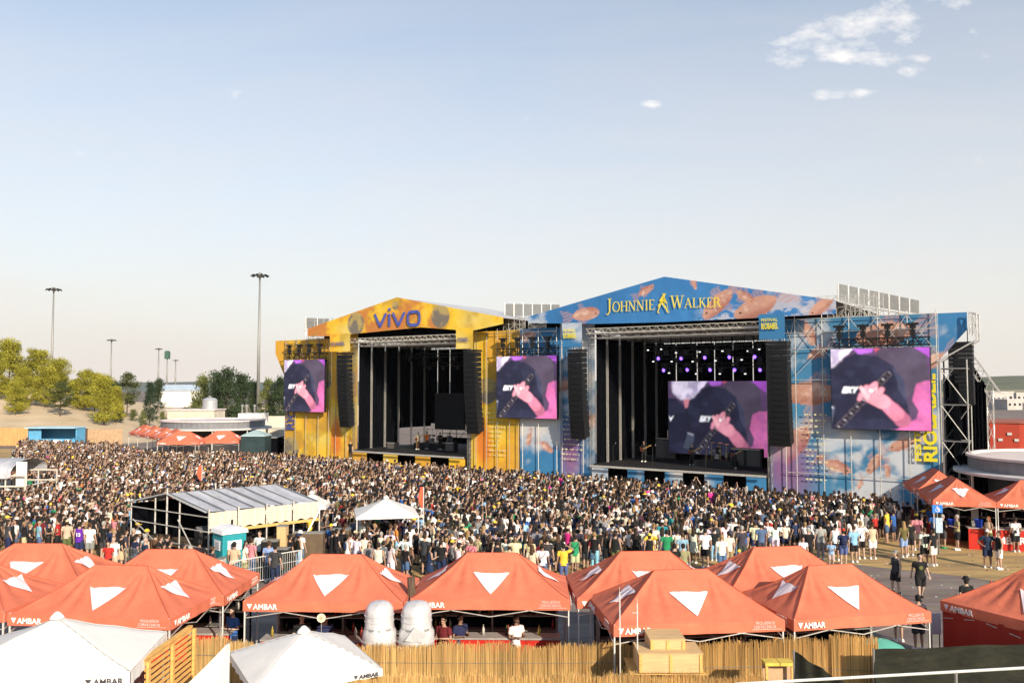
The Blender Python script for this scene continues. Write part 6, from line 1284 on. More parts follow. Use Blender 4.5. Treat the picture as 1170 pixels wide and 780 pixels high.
for (px_, y0, y1, Y, lab) in ((484, 556, 580, 44.5, 'red feather flag rising from the crowd right of the white gazebo'), (231, 531, 549, 62, 'small red feather flag in the crowd behind the mixing tower')):
    t = atd(px_, y0, Y); root = thing('feather_flag', lab, 'flag', (t.x, Y, 0)); b = MB(); b.tube((0, 0, 0), (0, 0, t.z), .025, 6); b.build('pole', M_white_pole, root); zb_ = atd(px_, y1, Y).z; w = .24 * Y / 44; b = MB(); b.grid([[(-.02 - w * (j / 6) * math.sin(min(1, i / 12 + .15) * 2.4), .03 * math.sin(i * .8 + j), zb_ + (t.z - zb_) * i / 12) for j in range(7)] for i in range(13)]); b.build('banner', mat('flag_red', (.75, .14, .07), .8, trans=.2, noise=(3, .1)), root, smooth=True)
# ------------------------------------------------------------------ people
def limb(b, pts, n=10, capr=.6):
    pts = [(Vector(p), rx, ry) for p, rx, ry in pts]; rings = []
    def frame(d):
        d = d.normalized(); x = Vector((1, 0, 0)); x = (x - d * x.dot(d))
        if x.length < .3: x = Vector((0, 1, 0)) - d * d.y
        x.normalize(); return x, d.cross(x)
    m_ = len(pts)
    for i, (p, rx, ry) in enumerate(pts):
        d = (pts[min(i + 1, m_ - 1)][0] - pts[max(i - 1, 0)][0]); X, Y = frame(d); dd = d.normalized()
        if i == 0: rings.append((p - dd * min(rx, ry) * capr, rx * .45, ry * .45, X, Y))
        rings.append((p, rx, ry, X, Y))
        if i == m_ - 1: rings.append((p + dd * min(rx, ry) * capr, rx * .45, ry * .45, X, Y))
    vs = []
    for p, rx, ry, X, Y in rings:
        for k in range(n): t = 2 * math.pi * k / n; vs.append(p + X * rx * math.cos(t) + Y * ry * math.sin(t))
    fs = [(k, (k + 1) % n, n + (k + 1) % n, n + k) for k in range(n)]; fs = []
    for i in range(len(rings) - 1):
        for k in range(n): fs.append((i * n + k, i * n + (k + 1) % n, (i + 1) * n + (k + 1) % n, (i + 1) * n + k))
    fs += [tuple(range(n - 1, -1, -1)), tuple(range((len(rings) - 1) * n, len(rings) * n))]
    b.add(vs, fs)
ARMS = {  # (elbow, wrist, hand direction) for right side (+x); left mirrored
 'down': ((.25, -.02, 1.13), (.27, .07, .88), (0, .25, -1)),
 'front': ((.25, .0, 1.13), (.12, .26, 1.18), (-.5, .8, .2)),
 'cup': ((.25, -.02, 1.14), (.22, .24, 1.20), (0, .9, .3)),
 'up': ((.29, .06, 1.60), (.26, .08, 1.86), (0, .1, 1)),
 'hip': ((.40, -.06, 1.17), (.22, .05, 1.02), (-.8, .5, -.2)),
 'phone': ((.26, .20, 1.40), (.10, .32, 1.66), (-.3, .2, 1)),
 'head': ((.42, .06, 1.50), (.15, .12, 1.63), (-1, 0, .15)),
 'swing': ((.24, -.12, 1.14), (.27, -.18, .90), (0, -.3, -1)),
 'swingf': ((.24, .06, 1.14), (.25, .24, .96), (0, .6, -.9)),
 'clap': ((.28, .12, 1.48), (.08, .22, 1.80), (-.2, 0, 1)),
}
POSES = {'stand': ('down', 'down', 'st'), 'arms folded': ('front', 'front', 'st'), 'holding a cup': ('cup', 'down', 'rl'), 'one arm raised': ('up', 'down', 'st'), 'both arms raised': ('up', 'up', 'st'), 'hands on hips': ('hip', 'hip', 'rl'), 'holding up a phone': ('phone', 'phone', 'st'), 'hand to the head': ('head', 'down', 'st'), 'walking': ('swing', 'swingf', 'wk'), 'clapping overhead': ('clap', 'clap', 'rl'), 'playing': ('cup', 'front', 'rl')}
LEGS = {'st': (((.10, .0, .93), (.105, .015, .50), (.11, -.01, .085)), ((-.10, .0, .93), (-.105, .015, .50), (-.11, -.01, .085))),
        'rl': (((.10, .0, .93), (.13, .05, .50), (.15, .03, .085)), ((-.10, .0, .93), (-.11, .0, .50), (-.12, -.03, .085))),
        'wk': (((.10, .0, .92), (.10, .14, .52), (.10, .20, .10)), ((-.10, .0, .92), (-.10, -.02, .50), (-.10, -.24, .13)))}
def arm_joints(kind, sx):
    e, w, d = ARMS[kind]; f = lambda p: Vector((p[0] * sx, p[1], p[2])); return f((.185, -.01, 1.405)), f(e), f(w), f(d).normalized()
def build_body(pose, n=10, fingers=True, legs=True):
    b = MB(); ar, al, lg = POSES[pose]
    limb(b, [((0, 0, .90), .150, .105), ((0, 0, .97), .160, .115), ((0, .0, 1.10), .130, .095), ((0, .0, 1.26), .160, .105), ((0, -.01, 1.38), .165, .095), ((0, -.015, 1.44), .10, .07)], n)
    limb(b, [((0, -.015, 1.42), .062, .062), ((0, .0, 1.53), .054, .056)], n)
    limb(b, [((0, .02, 1.545), .052, .06), ((0, .018, 1.60), .068, .085), ((0, .005, 1.66), .076, .095), ((0, .0, 1.705), .066, .085), ((0, .0, 1.735), .035, .045)], n, .3)
    if fingers:
        limb(b, [((0, .098, 1.645), .010, .008), ((0, .118, 1.618), .014, .012)], 6); limb(b, [((0, .095, 1.552), .018, .015), ((0, .082, 1.548), .022, .018)], 6)
        for sx in (-1, 1): limb(b, [((.078 * sx, .0, 1.605), .010, .014), ((.082 * sx, -.008, 1.645), .012, .018)], 6)
    for sx, kind in ((1, ar), (-1, al)):
        s, e, w, d = arm_joints(kind, sx)
        limb(b, [((s - Vector((.03 * sx, 0, 0))), .055, .055), (s, .054, .056), (s.lerp(e, .5), .045, .045), (e, .036, .036), (e.lerp(w, .35), .037, .036), (w, .024, .024)], max(6, n - 2))
        if fingers:
            sd_ = d.cross(Vector((0, 1, 0)) if abs(d.y) < .7 else Vector((0, 0, 1))).normalized(); nn = d.cross(sd_)
            limb(b, [(w, .022, .022), (w + d * .04, .030, .020), (w + d * .085, .034, .018)], 8)
            for k, (o_, l_) in enumerate(((-.026, .062), (-.009, .074), (.009, .070), (.026, .054))):
                p = w + d * .085 + sd_ * o_; q = p + d * l_ * .55 + nn * .006; r_ = q + (d * .7 + nn * .6 * (1 if sx > 0 else -1)).normalized() * l_ * .45; limb(b, [(p, .0085, .0085), (q, .0080, .0080), (r_, .0065, .0065)], 6)
            p = w + d * .035 + sd_ * -.028; q = p + (d * .5 - sd_ * .8).normalized() * .035; limb(b, [(p, .011, .011), (q, .010, .010), (q + d * .028, .008, .008)], 6)
        else: limb(b, [(w, .026, .026), (w + d * .13, .03, .025)], 5)
    if legs:
        for L3 in LEGS[lg]:
            h, k, a = [Vector(p) for p in L3]
            limb(b, [(h, .092, .095), (h.lerp(k, .35), .083, .085), (k, .056, .058), (k.lerp(a, .3), .056, .06), (k.lerp(a, .75), .038, .040), (a, .034, .038)], n)
            limb(b, [(a + Vector((0, -.03, -.03)), .035, .04), (a + Vector((0, .12, -.055)), .04, .028)], 8)
    return b
def remesh(b, voxel, name, ratio=None, smooth_it=2, inflate=0):
    me = bpy.data.meshes.new(name); me.from_pydata(b.v, [], b.f); o = bpy.data.objects.new(name, me); COL.objects.link(o)
    m = o.modifiers.new('r', 'REMESH'); m.mode = 'VOXEL'; m.voxel_size = voxel; m.use_smooth_shade = True
    if smooth_it: s = o.modifiers.new('s', 'SMOOTH'); s.factor = .5; s.iterations = smooth_it
    if ratio: d = o.modifiers.new('d', 'DECIMATE'); d.ratio = ratio
    dg = bpy.context.evaluated_depsgraph_get(); dg.update(); out_ = bpy.data.meshes.new_from_object(o.evaluated_get(dg)); COL.objects.unlink(o); bpy.data.objects.remove(o); out_.name = name
    out_.polygons.foreach_set('use_smooth', [True] * len(out_.polygons)); return out_
BODY = {}
def body_mesh(pose):
    if pose not in BODY:
        me = remesh(build_body(pose, 14), .0075, 'person', .35, 1)
        for m in (M_skin, M_eye, M_lip): me.materials.append(m)
        for p in me.polygons:
            c = p.center
            if c.y > .06 and c.z > 1.53:
                if min((c - Vector((sx * .030, .088, 1.652))).length for sx in (-1, 1)) < .0125: p.material_index = 1
                elif abs(c.x) < .022 and abs(c.z - 1.580) < .006: p.material_index = 2
        BODY[pose] = me
    return BODY[pose]
CL = {}
def cloth_lofts(kind, pose, n=12):
    b = MB(); ar, al, lg = POSES[pose]
    if kind in ('tshirt', 'vest', 'long_shirt', 'dress'):
        hem = .84 if kind != 'dress' else .55
        limb(b, [((0, .0, hem), .19 if kind != 'dress' else .25, .145 if kind != 'dress' else .2), ((0, .0, .97), .182, .135), ((0, .0, 1.10), .160, .120), ((0, .0, 1.26), .185, .128), ((0, -.01, 1.385), .180, .112), ((0, -.015, 1.44), .105, .082)], n, .2)
        for sx, k in ((1, ar), (-1, al)):
            s, e, w, d = arm_joints(k, sx)
            if kind == 'tshirt': limb(b, [(s - Vector((.05 * sx, 0, 0)), .074, .074), (s, .073, .074), (s.lerp(e, .62), .068, .068)], max(6, n - 4), .2)
            elif kind == 'long_shirt': limb(b, [(s - Vector((.05 * sx, 0, 0)), .074, .074), (s, .070, .072), (e, .052, .052), (w, .040, .040)], max(6, n - 4), .2)
            else: limb(b, [(s - Vector((.07 * sx, 0, .01)), .066, .066), (s - Vector((.02 * sx, 0, 0)), .06, .06)], 6, .2)
    elif kind in ('shorts', 'trousers', 'jeans'):
        limb(b, [((0, 0, .86), .170, .125), ((0, 0, .98), .172, .128), ((0, 0, 1.04), .158, .118)], n, .2)
        for L3 in LEGS[lg]:
            h, k, a = [Vector(p) for p in L3]
            if kind == 'shorts': limb(b, [(h - Vector((0, 0, .0)), .108, .115), (h.lerp(k, .5), .108, .112), (h.lerp(k, .93), .104, .108)], max(7, n - 3), .1)
            else: limb(b, [(h, .108, .115), (h.lerp(k, .5), .100, .105), (k, .076, .080), (a + Vector((0, 0, .02)), .064, .068)], max(7, n - 3), .1)
    elif kind == 'skirt': limb(b, [((0, 0, .60), .23, .18), ((0, 0, .85), .19, .145), ((0, 0, 1.03), .155, .115)], n, .1)
    return b
def cloth_mesh(kind, pose):
    lg = POSES[pose][2]; key = (kind, pose if kind in ('tshirt', 'vest', 'long_shirt', 'dress') else lg)
    if key not in CL: CL[key] = remesh(cloth_lofts(kind, pose, 16), .014, 'garment', .5, 2); CL[key].materials.append(M_cloth)
    return CL[key]
def hair_lofts(kind, n=12):
    b = MB()
    if kind in ('short', 'long', 'bun'):
        limb(b, [((0, -.045, 1.565), .066, .055), ((0, -.035, 1.60), .078, .075), ((0, -.022, 1.66), .088, .095), ((0, -.01, 1.72), .080, .098), ((0, -.005, 1.755), .045, .055)], n, .3)
        if kind == 'long': limb(b, [((0, -.10, 1.34), .085, .030), ((0, -.085, 1.45), .095, .045), ((0, -.05, 1.60), .090, .070), ((0, -.02, 1.68), .088, .085)], n, .4)
        if kind == 'bun': limb(b, [((0, -.11, 1.72), .045, .045), ((0, -.125, 1.77), .045, .045)], 8)
    elif kind == 'cap':
        limb(b, [((0, -.01, 1.675), .090, .108), ((0, -.01, 1.72), .086, .104), ((0, -.008, 1.765), .052, .062)], n, .3); b.box((0, .135, 1.685), (.14, .13, .016))
    elif kind == 'bucket': limb(b, [((0, -.005, 1.665), .145, .155), ((0, -.005, 1.69), .118, .130), ((0, -.005, 1.72), .090, .104), ((0, -.005, 1.775), .078, .090)], n, .1)
    return b
HR = {}
def hair_mesh(kind):
    if kind not in HR: HR[kind] = remesh(hair_lofts(kind, 16), .009, kind, .5, 1); HR[kind].materials.append(M_cloth if kind in ('cap', 'bucket') else M_hair)
    return HR[kind]
b = MB(); limb(b, [((0, -.075, .055), .042, .05), ((0, 0, .05), .045, .046), ((0, .10, .040), .048, .036), ((0, .15, .035), .036, .028)], 12, .5); b.box((0, .03, .012), (.095, .27, .024))
SHOE = remesh(b, .008, 'shoe', .5, 1); SHOE.materials.append(M_cloth)
b = MB(); limb(b, [((0, -.17, 1.05), .12, .06), ((0, -.18, 1.2), .14, .075), ((0, -.16, 1.36), .11, .06)], 12, .4); limb(b, [((.09, -.12, 1.40), .018, .012), ((.10, .0, 1.46), .018, .012), ((.11, .12, 1.36), .018, .012)], 6); limb(b, [((-.09, -.12, 1.40), .018, .012), ((-.10, .0, 1.46), .018, .012), ((-.11, .12, 1.36), .018, .012)], 6)
PACK = remesh(b, .010, 'backpack', .5, 1); PACK.materials.append(M_cloth)
b = MB(); 
for k in range(8): a0, a1 = k / 8 * 3.3, (k + 1) / 8 * 3.3; limb(b, [((.17 * math.cos(a0) * .9, -.135 * math.sin(a0 + .0) if False else -.15, 1.43 - .06 * k), .014, .008), ((.17 * math.cos(a1) * .9, -.15, 1.43 - .06 * (k + 1)), .014, .008)], 5)
limb(b, [((-.12, -.18, .98), .08, .035), ((-.12, -.18, 1.08), .085, .04)], 10)
BAG = remesh(b, .010, 'shoulder_bag', .5, 1); BAG.materials.append(M_cloth)
CUP = None
COLS = {'black': (.012, .012, .014), 'white': (.74, .72, .70), 'grey': (.20, .20, .21), 'navy': (.015, .025, .07), 'red': (.42, .025, .02), 'blue': (.03, .11, .36), 'light blue': (.22, .38, .55), 'green': (.02, .22, .09), 'olive': (.10, .10, .04), 'beige': (.50, .40, .27), 'yellow': (.75, .50, .05), 'pink': (.62, .22, .26), 'orange': (.70, .18, .03), 'teal': (.02, .22, .24), 'charcoal': (.045, .045, .05), 'cream': (.62, .56, .44), 'purple': (.10, .02, .30), 'lime': (.45, .62, .05), 'maroon': (.14, .015, .02), 'denim blue': (.07, .12, .22), 'sage': (.28, .34, .25), 'brown': (.12, .06, .03), 'khaki': (.30, .24, .13), 'magenta': (.55, .03, .22)}
HC = {'black hair': (.010, .008, .007), 'dark brown hair': (.025, .014, .008), 'brown hair': (.06, .03, .015), 'fair hair': (.26, .16, .07), 'grey hair': (.30, .29, .27), 'red hair': (.16, .045, .015)}
SKIN = [(.40, .26, .19), (.45, .31, .24), (.34, .21, .15), (.24, .145, .10), (.38, .245, .18)]
def person(x, y, face, pose, top, topc, bot, botc, hair, hairc, label, group=None, h=1.0, shoes='white', skin=None, pack=None, packc='black', z=0.0, detail=True):
    r_ = random
    def ob(name, me, col, par=None):
        o = bpy.data.objects.new(name, me); COL.objects.link(o); o.color = (*col, 1); o.parent = par; return o
    sk = skin or r_.choice(SKIN); root = ob('person', body_mesh(pose), sk); root.location = (x, y, z); root.rotation_euler = (0, 0, face - math.pi / 2); root.scale = (h * r_.uniform(.97, 1.06), h, h); tag(root, label, 'person', group)
    j = lambda c: tuple(max(0, v * r_.uniform(.85, 1.15)) for v in c)
    ob(top if top != 'long_shirt' else 'shirt', cloth_mesh(top, pose), j(COLS[topc]), root)
    if top != 'dress': ob(bot, cloth_mesh('trousers' if bot == 'jeans' else bot, pose), j(COLS[botc]), root)
    if hair in ('cap', 'bucket'): ob('hat' if hair == 'bucket' else 'cap', hair_mesh(hair), COLS[hairc], root); ob('hair', hair_mesh('short'), HC['dark brown hair'], root).scale = (.96, .96, .975)
    elif hair != 'bald': ob('hair', hair_mesh(hair), HC[hairc], root)
    if detail:
        for L3 in LEGS[POSES[pose][2]]:
            a = L3[2]; s = ob('shoe', SHOE, COLS[shoes], root); s.location = (a[0], a[1], a[2] - .085)
    if pack == 'pack': ob('backpack', PACK, COLS[packc], root)
    elif pack == 'bag': ob('shoulder_bag', BAG, COLS[packc], root)
    return root
def ang_to(x, y, px, py): return math.atan2(py - y, px - x)
STG = Wp(S(780), 2)
placed = []
def pp(px, foot, face, *a, **k):                      # px, foot row of the photograph; face in degrees (90 = away from camera)
    p = at(px, foot, 0); placed.append((p.x, p.y)); return person(p.x, p.y, R(face), *a, **k)
# people one can pick out ------------------------------------------------
G1 = 'people standing about at the right'
m1 = pp(1052, 685, 262, 'walking', 'tshirt', 'black', 'shorts', 'black', 'short', 'black hair', 'person in black t-shirt with round chest print and black shorts walking on open asphalt', G1, h=1.04, shoes='black')
m2 = pp(1024, 678, 200, 'holding a cup', 'vest', 'charcoal', 'shorts', 'black', 'cap', 'grey', 'person in grey cap and dark vest holding something, walking on the open asphalt', G1, shoes='black')
pp(1105, 716, 95, 'stand', 'tshirt', 'black', 'shorts', 'black', 'bucket', 'black', 'person in black hat and black t-shirt half hidden by the right edge tent', G1)
pp(1050, 742, 92, 'stand', 'tshirt', 'charcoal', 'shorts', 'charcoal', 'short', 'black hair', 'person in dark grey t-shirt behind the black mesh, under the tent\'s right leg', G1)
pp(1027, 732, 95, 'stand', 'tshirt', 'grey', 'shorts', 'black', 'short', 'brown hair', 'person seen only by bare legs below the tent above the green parasol', G1, h=.9)
pp(1129, 648, 250, 'hands on hips', 'tshirt', 'navy', 'shorts', 'navy', 'cap', 'white', 'person in dark patterned shirt and white cap standing before the red counter', G1)
pp(1142, 650, 180, 'stand', 'vest', 'black', 'shorts', 'white', 'short', 'dark brown hair', 'person in black vest and white shorts beside the patterned-shirt one', G1)
pp(1130, 629, 200, 'arms folded', 'vest', 'beige', 'shorts', 'olive', 'long', 'red hair', 'long red-haired person in beige vest leaning near the red counter', G1)
pp(1161, 630, 95, 'stand', 'tshirt', 'white', 'shorts', 'black', 'short', 'dark brown hair', 'person in white t-shirt with a black bag across the back at the red counter', G1, pack='bag')
pp(1094, 628, 170, 'arms folded', 'tshirt', 'khaki', 'shorts', 'black', 'short', 'grey hair', 'broad person in camouflage-like khaki t-shirt at the red counter\'s corner', G1, h=1.03)
pp(1078, 626, 10, 'arms folded', 'tshirt', 'black', 'shorts', 'charcoal', 'short', 'grey hair', 'grey-haired person in black with green shoes leaning by the bar pole', G1, shoes='green')
pp(1057, 645, 90, 'stand', 'tshirt', 'white', 'shorts', 'black', 'short', 'brown hair', 'person in white t-shirt and black shorts with a black backpack facing the bar', G1, pack='pack')
pp(1067, 646, 120, 'stand', 'tshirt', 'black', 'shorts', 'white', 'cap', 'black', 'person in black t-shirt and white shorts beside the backpack wearer', G1)
pp(1048, 628, 80, 'stand', 'tshirt', 'pink', 'shorts', 'beige', 'cap', 'yellow', 'tall person in pale pink shirt and yellow cap in the queue', G1, h=1.06)
pp(1056, 620, 130, 'hands on hips', 'vest', 'black', 'shorts', 'black', 'cap', 'yellow', 'person in black vest and yellow cap right of the pink shirt', G1)
pp(1033, 636, 100, 'stand', 'tshirt', 'olive', 'shorts', 'light blue', 'long', 'fair hair', 'fair-haired person in olive top and pale denim shorts in the queue', G1)
pp(1040, 634, 80, 'arms folded', 'tshirt', 'black', 'shorts', 'black', 'short', 'brown hair', 'person in all black right behind the olive top', G1)
pp(997, 638, 92, 'stand', 'vest', 'beige', 'shorts', 'white', 'bun', 'brown hair', 'person in beige vest and white shorts at the crowd\'s right edge', G1)
pp(984, 638, 90, 'hands on hips', 'tshirt', 'white', 'shorts', 'black', 'short', 'fair hair', 'fair-haired person in white t-shirt with a black bag beside the white shorts', G1, h=1.05, pack='bag')
pp(976, 642, 100, 'stand', 'tshirt', 'light blue', 'shorts', 'black', 'short', 'brown hair', 'person in light blue patterned shirt and black shorts at the right crowd edge', G1)
pp(964, 645, 80, 'stand', 'tshirt', 'navy', 'shorts', 'denim blue', 'cap', 'red', 'person in red cap with a navy backpack and denim shorts', G1, pack='pack', packc='navy', h=.97)
pp(955, 640, 90, 'stand', 'vest', 'white', 'shorts', 'black', 'bun', 'black hair', 'person in white vest and black shorts left of the red cap', G1)
pp(938, 639, 90, 'stand', 'tshirt', 'sage', 'trousers', 'grey', 'short', 'black hair', 'person in sage green shirt and grey trousers at the right crowd edge', G1, h=1.03)
pp(924, 645, 80, 'stand', 'tshirt', 'black', 'shorts', 'black', 'short', 'grey hair', 'grey-haired person in black shirt left of the sage green shirt', G1)
pp(950, 648, 250, 'arms folded', 'tshirt', 'light blue', 'shorts', 'beige', 'short', 'dark brown hair', 'short person in pale blue check shirt low behind the tent ridge', G1, h=.72)
pp(918, 648, 260, 'stand', 'tshirt', 'white', 'shorts', 'white', 'short', 'brown hair', 'small person in white right of the tent peak', G1, h=.8)
G2 = 'people at the near edge of the crowd'
pp(644, 668, 85, 'hand to the head', 'tshirt', 'yellow', 'jeans', 'denim blue', 'short', 'black hair', 'person in yellow t-shirt and dark jeans shading the eyes with one hand', G2)
pp(620, 668, 80, 'stand', 'tshirt', 'white', 'jeans', 'denim blue', 'short', 'dark brown hair', 'person in white t-shirt with a black strap across the back, left of the yellow one', G2, pack='bag')
pp(608, 670, 75, 'stand', 'tshirt', 'cream', 'jeans', 'denim blue', 'long', 'brown hair', 'long-haired person in cream top just above the middle tent\'s slope', G2)
pp(762, 650, 85, 'stand', 'tshirt', 'green', 'shorts', 'navy', 'short', 'black hair', 'person in bright green t-shirt behind the right middle tent', G2, h=1.04)
pp(744, 648, 85, 'hands on hips', 'tshirt', 'yellow', 'shorts', 'beige', 'short', 'black hair', 'person in yellow t-shirt with dark strap behind the half hidden tent', G2, pack='bag')
pp(806, 648, 88, 'stand', 'tshirt', 'white', 'shorts', 'black', 'short', 'black hair', 'person in long white t-shirt and black shorts standing in the gap', G2, h=1.04)
pp(825, 655, 90, 'stand', 'tshirt', 'white', 'shorts', 'denim blue', 'short', 'fair hair', 'person in white t-shirt and denim shorts standing in the gap', G2)
pp(833, 650, 92, 'stand', 'tshirt', 'cream', 'shorts', 'khaki', 'short', 'black hair', 'person in cream shirt and khaki shorts beside the denim shorts', G2)
pp(781, 668, 85, 'stand', 'tshirt', 'khaki', 'jeans', 'light blue', 'short', 'black hair', 'person in khaki camouflage shirt just above the nearest tent\'s ridge', G2)
pp(771, 668, 80, 'arms folded', 'tshirt', 'black', 'jeans', 'navy', 'short', 'black hair', 'person in black t-shirt left of the khaki shirt above the ridge', G2)
pp(780, 652, 88, 'stand', 'tshirt', 'light blue', 'shorts', 'navy', 'short', 'brown hair', 'person in blue and white patterned shirt right of the green t-shirt', G2)
pp(848, 645, 90, 'stand', 'tshirt', 'charcoal', 'shorts', 'charcoal', 'short', 'grey hair', 'grey-haired person in charcoal shirt right of the white t-shirts', G2, h=1.05)
pp(845, 668, 250, 'stand', 'tshirt', 'blue', 'shorts', 'blue', 'cap', 'yellow', 'child-sized person in yellow cap peeping over the tent roof', G2, h=.85)
pp(870, 640, 90, 'stand', 'tshirt', 'denim blue', 'shorts', 'charcoal', 'cap', 'white', 'person in slate blue shirt and white cap at the crowd edge', G2, h=1.04)
pp(886, 636, 92, 'hands on hips', 'tshirt', 'white', 'trousers', 'white', 'long', 'brown hair', 'long-haired person all in white right of the slate blue shirt', G2)
pp(664, 646, 88, 'stand', 'tshirt', 'charcoal', 'shorts', 'denim blue', 'short', 'grey hair', 'tall person in charcoal t-shirt right of the yellow t-shirt', G2, h=1.05)
pp(678, 645, 86, 'arms folded', 'tshirt', 'olive', 'shorts', 'black', 'short', 'black hair', 'person in olive t-shirt behind the half hidden tent\'s left slope', G2)
pp(432, 668, 84, 'stand', 'vest', 'cream', 'shorts', 'black', 'short', 'dark brown hair', 'broad person in cream vest above the tent beside the ducts', G2, h=1.03)
pp(395, 640, 70, 'stand', 'dress', 'lime', 'shorts', 'lime', 'bun', 'brown hair', 'person in lime yellow dress behind the orange tent ridge', G2)
pp(378, 640, 250, 'stand', 'tshirt', 'blue', 'shorts', 'navy', 'cap', 'yellow', 'person in blue with a yellow hat left of the lime dress', G2)
pp(314, 672, 75, 'stand', 'tshirt', 'charcoal', 'jeans', 'navy', 'short', 'black hair', 'person in dark charcoal shirt close behind the tent left of the ducts', G2, h=1.05)
pp(307, 664, 80, 'stand', 'tshirt', 'light blue', 'jeans', 'navy', 'short', 'brown hair', 'person in pale blue shirt by the white railing', G2)
pp(267, 668, 80, 'stand', 'tshirt', 'beige', 'jeans', 'denim blue', 'short', 'black hair', 'person in beige shirt right below the turquoise toilet', G2, h=1.04)
pp(269, 660, 100, 'stand', 'tshirt', 'black', 'jeans', 'black', 'bald', '', 'bald person in black standing before the turquoise toilet', G2, h=1.04)
pp(296, 650, 260, 'stand', 'tshirt', 'white', 'jeans', 'navy', 'short', 'brown hair', 'person in white top behind the white railing', G2)
pp(90, 640, 95, 'stand', 'vest', 'purple', 'shorts', 'navy', 'short', 'black hair', 'person in purple basketball vest numbered 13 at the left crowd edge', G2, h=1.06)
pp(102, 640, 90, 'stand', 'tshirt', 'white', 'shorts', 'grey', 'short', 'brown hair', 'person in white t-shirt and grey shorts right of the purple vest', G2, h=1.04)
pp(76, 634, 95, 'stand', 'tshirt', 'beige', 'shorts', 'olive', 'cap', 'beige', 'person in beige shirt and hat left of the purple vest', G2)
pp(45, 630, 95, 'stand', 'tshirt', 'maroon', 'shorts', 'black', 'short', 'black hair', 'person in maroon shirt numbered 8 at the left crowd edge', G2)
pp(118, 639, 60, 'holding a cup', 'tshirt', 'black', 'shorts', 'charcoal', 'short', 'grey hair', 'person in black shirt with grey hair holding a cup near the railing', G2, h=1.06)
pp(134, 638, 170, 'arms folded', 'tshirt', 'black', 'shorts', 'black', 'long', 'brown hair', 'long-haired person in black closest to the grey railing', G2)
pp(129, 658, 270, 'stand', 'tshirt', 'white', 'shorts', 'beige', 'short', 'fair hair', 'fair-haired person in white facing the camera between the left tents', G2)
pp(123, 660, 265, 'stand', 'tshirt', 'red', 'shorts', 'black', 'short', 'dark brown hair', 'person in red facing the camera between the left tents', G2, h=.92)
pp(30, 628, 92, 'stand', 'long_shirt', 'charcoal', 'shorts', 'black', 'short', 'black hair', 'person in charcoal long-sleeved shirt left of the maroon one', G2)
# staff behind the bars
for (px_, f_, Y, tc, lab) in ((266, 0, 26.4, 'blue', 'bar worker in blue shirt under the tent below the toilet'), (372, 0, 25.6, 'navy', 'bar worker in navy under the tent left of the ducts'), (345, 0, 25.7, 'black', 'bar worker in black near the round sign'), (526, 0, 25.6, 'navy', 'bar worker in navy bending under the tent right of the ducts'), (507, 0, 25.4, 'maroon', 'bar worker in maroon under the tent right of the ducts'), (590, 0, 25.5, 'white', 'bar worker in white at the right part of the middle bar'), (1070, 0, 46, 'blue', 'bar worker in blue behind the right bar corner'), (1150, 0, 46.3, 'black', 'bar worker in black behind the red counter')):
    p = atd(px_, 700, Y); placed.append((p.x, Y)); person(p.x, Y, R(270 + random.uniform(-40, 40)), 'arms folded', 'tshirt', tc, 'jeans', 'navy', 'short', 'black hair', lab, 'bar workers')
# prints on shirts
def shirt_print(o, body, col, size=.2, y=-.152, z=1.12, circle=False, front=False):
    b = MB()
    if circle: b.add([(.075 * math.cos(k * .5236), -y, z + .075 * math.sin(k * .5236)) for k in range(12)], [tuple(range(12))])
    else: put_text(b, body, size, (0, y, z), (1, 0, 0), offset=.03, align='CENTER')
    b.build('shirt_print', col, o)
for o in [o for o in COL.objects if o.get('category') == 'person']:
    l = o['label']
    if 'numbered 13' in l: shirt_print(o, '13', mat('white_lettering', ), .22)
    if 'numbered 8' in l: shirt_print(o, '8', mat('cream_board', ), .24)
shirt_print(m1, '', mat('olive_print', (.12, .13, .04), .8), circle=True, y=-.142, z=1.24)
b = MB(); b.lathe([(0, 0), (.035, 0), (.045, .12), (.0, .11)], 10, (-.16, .0, 0)); cupo = None
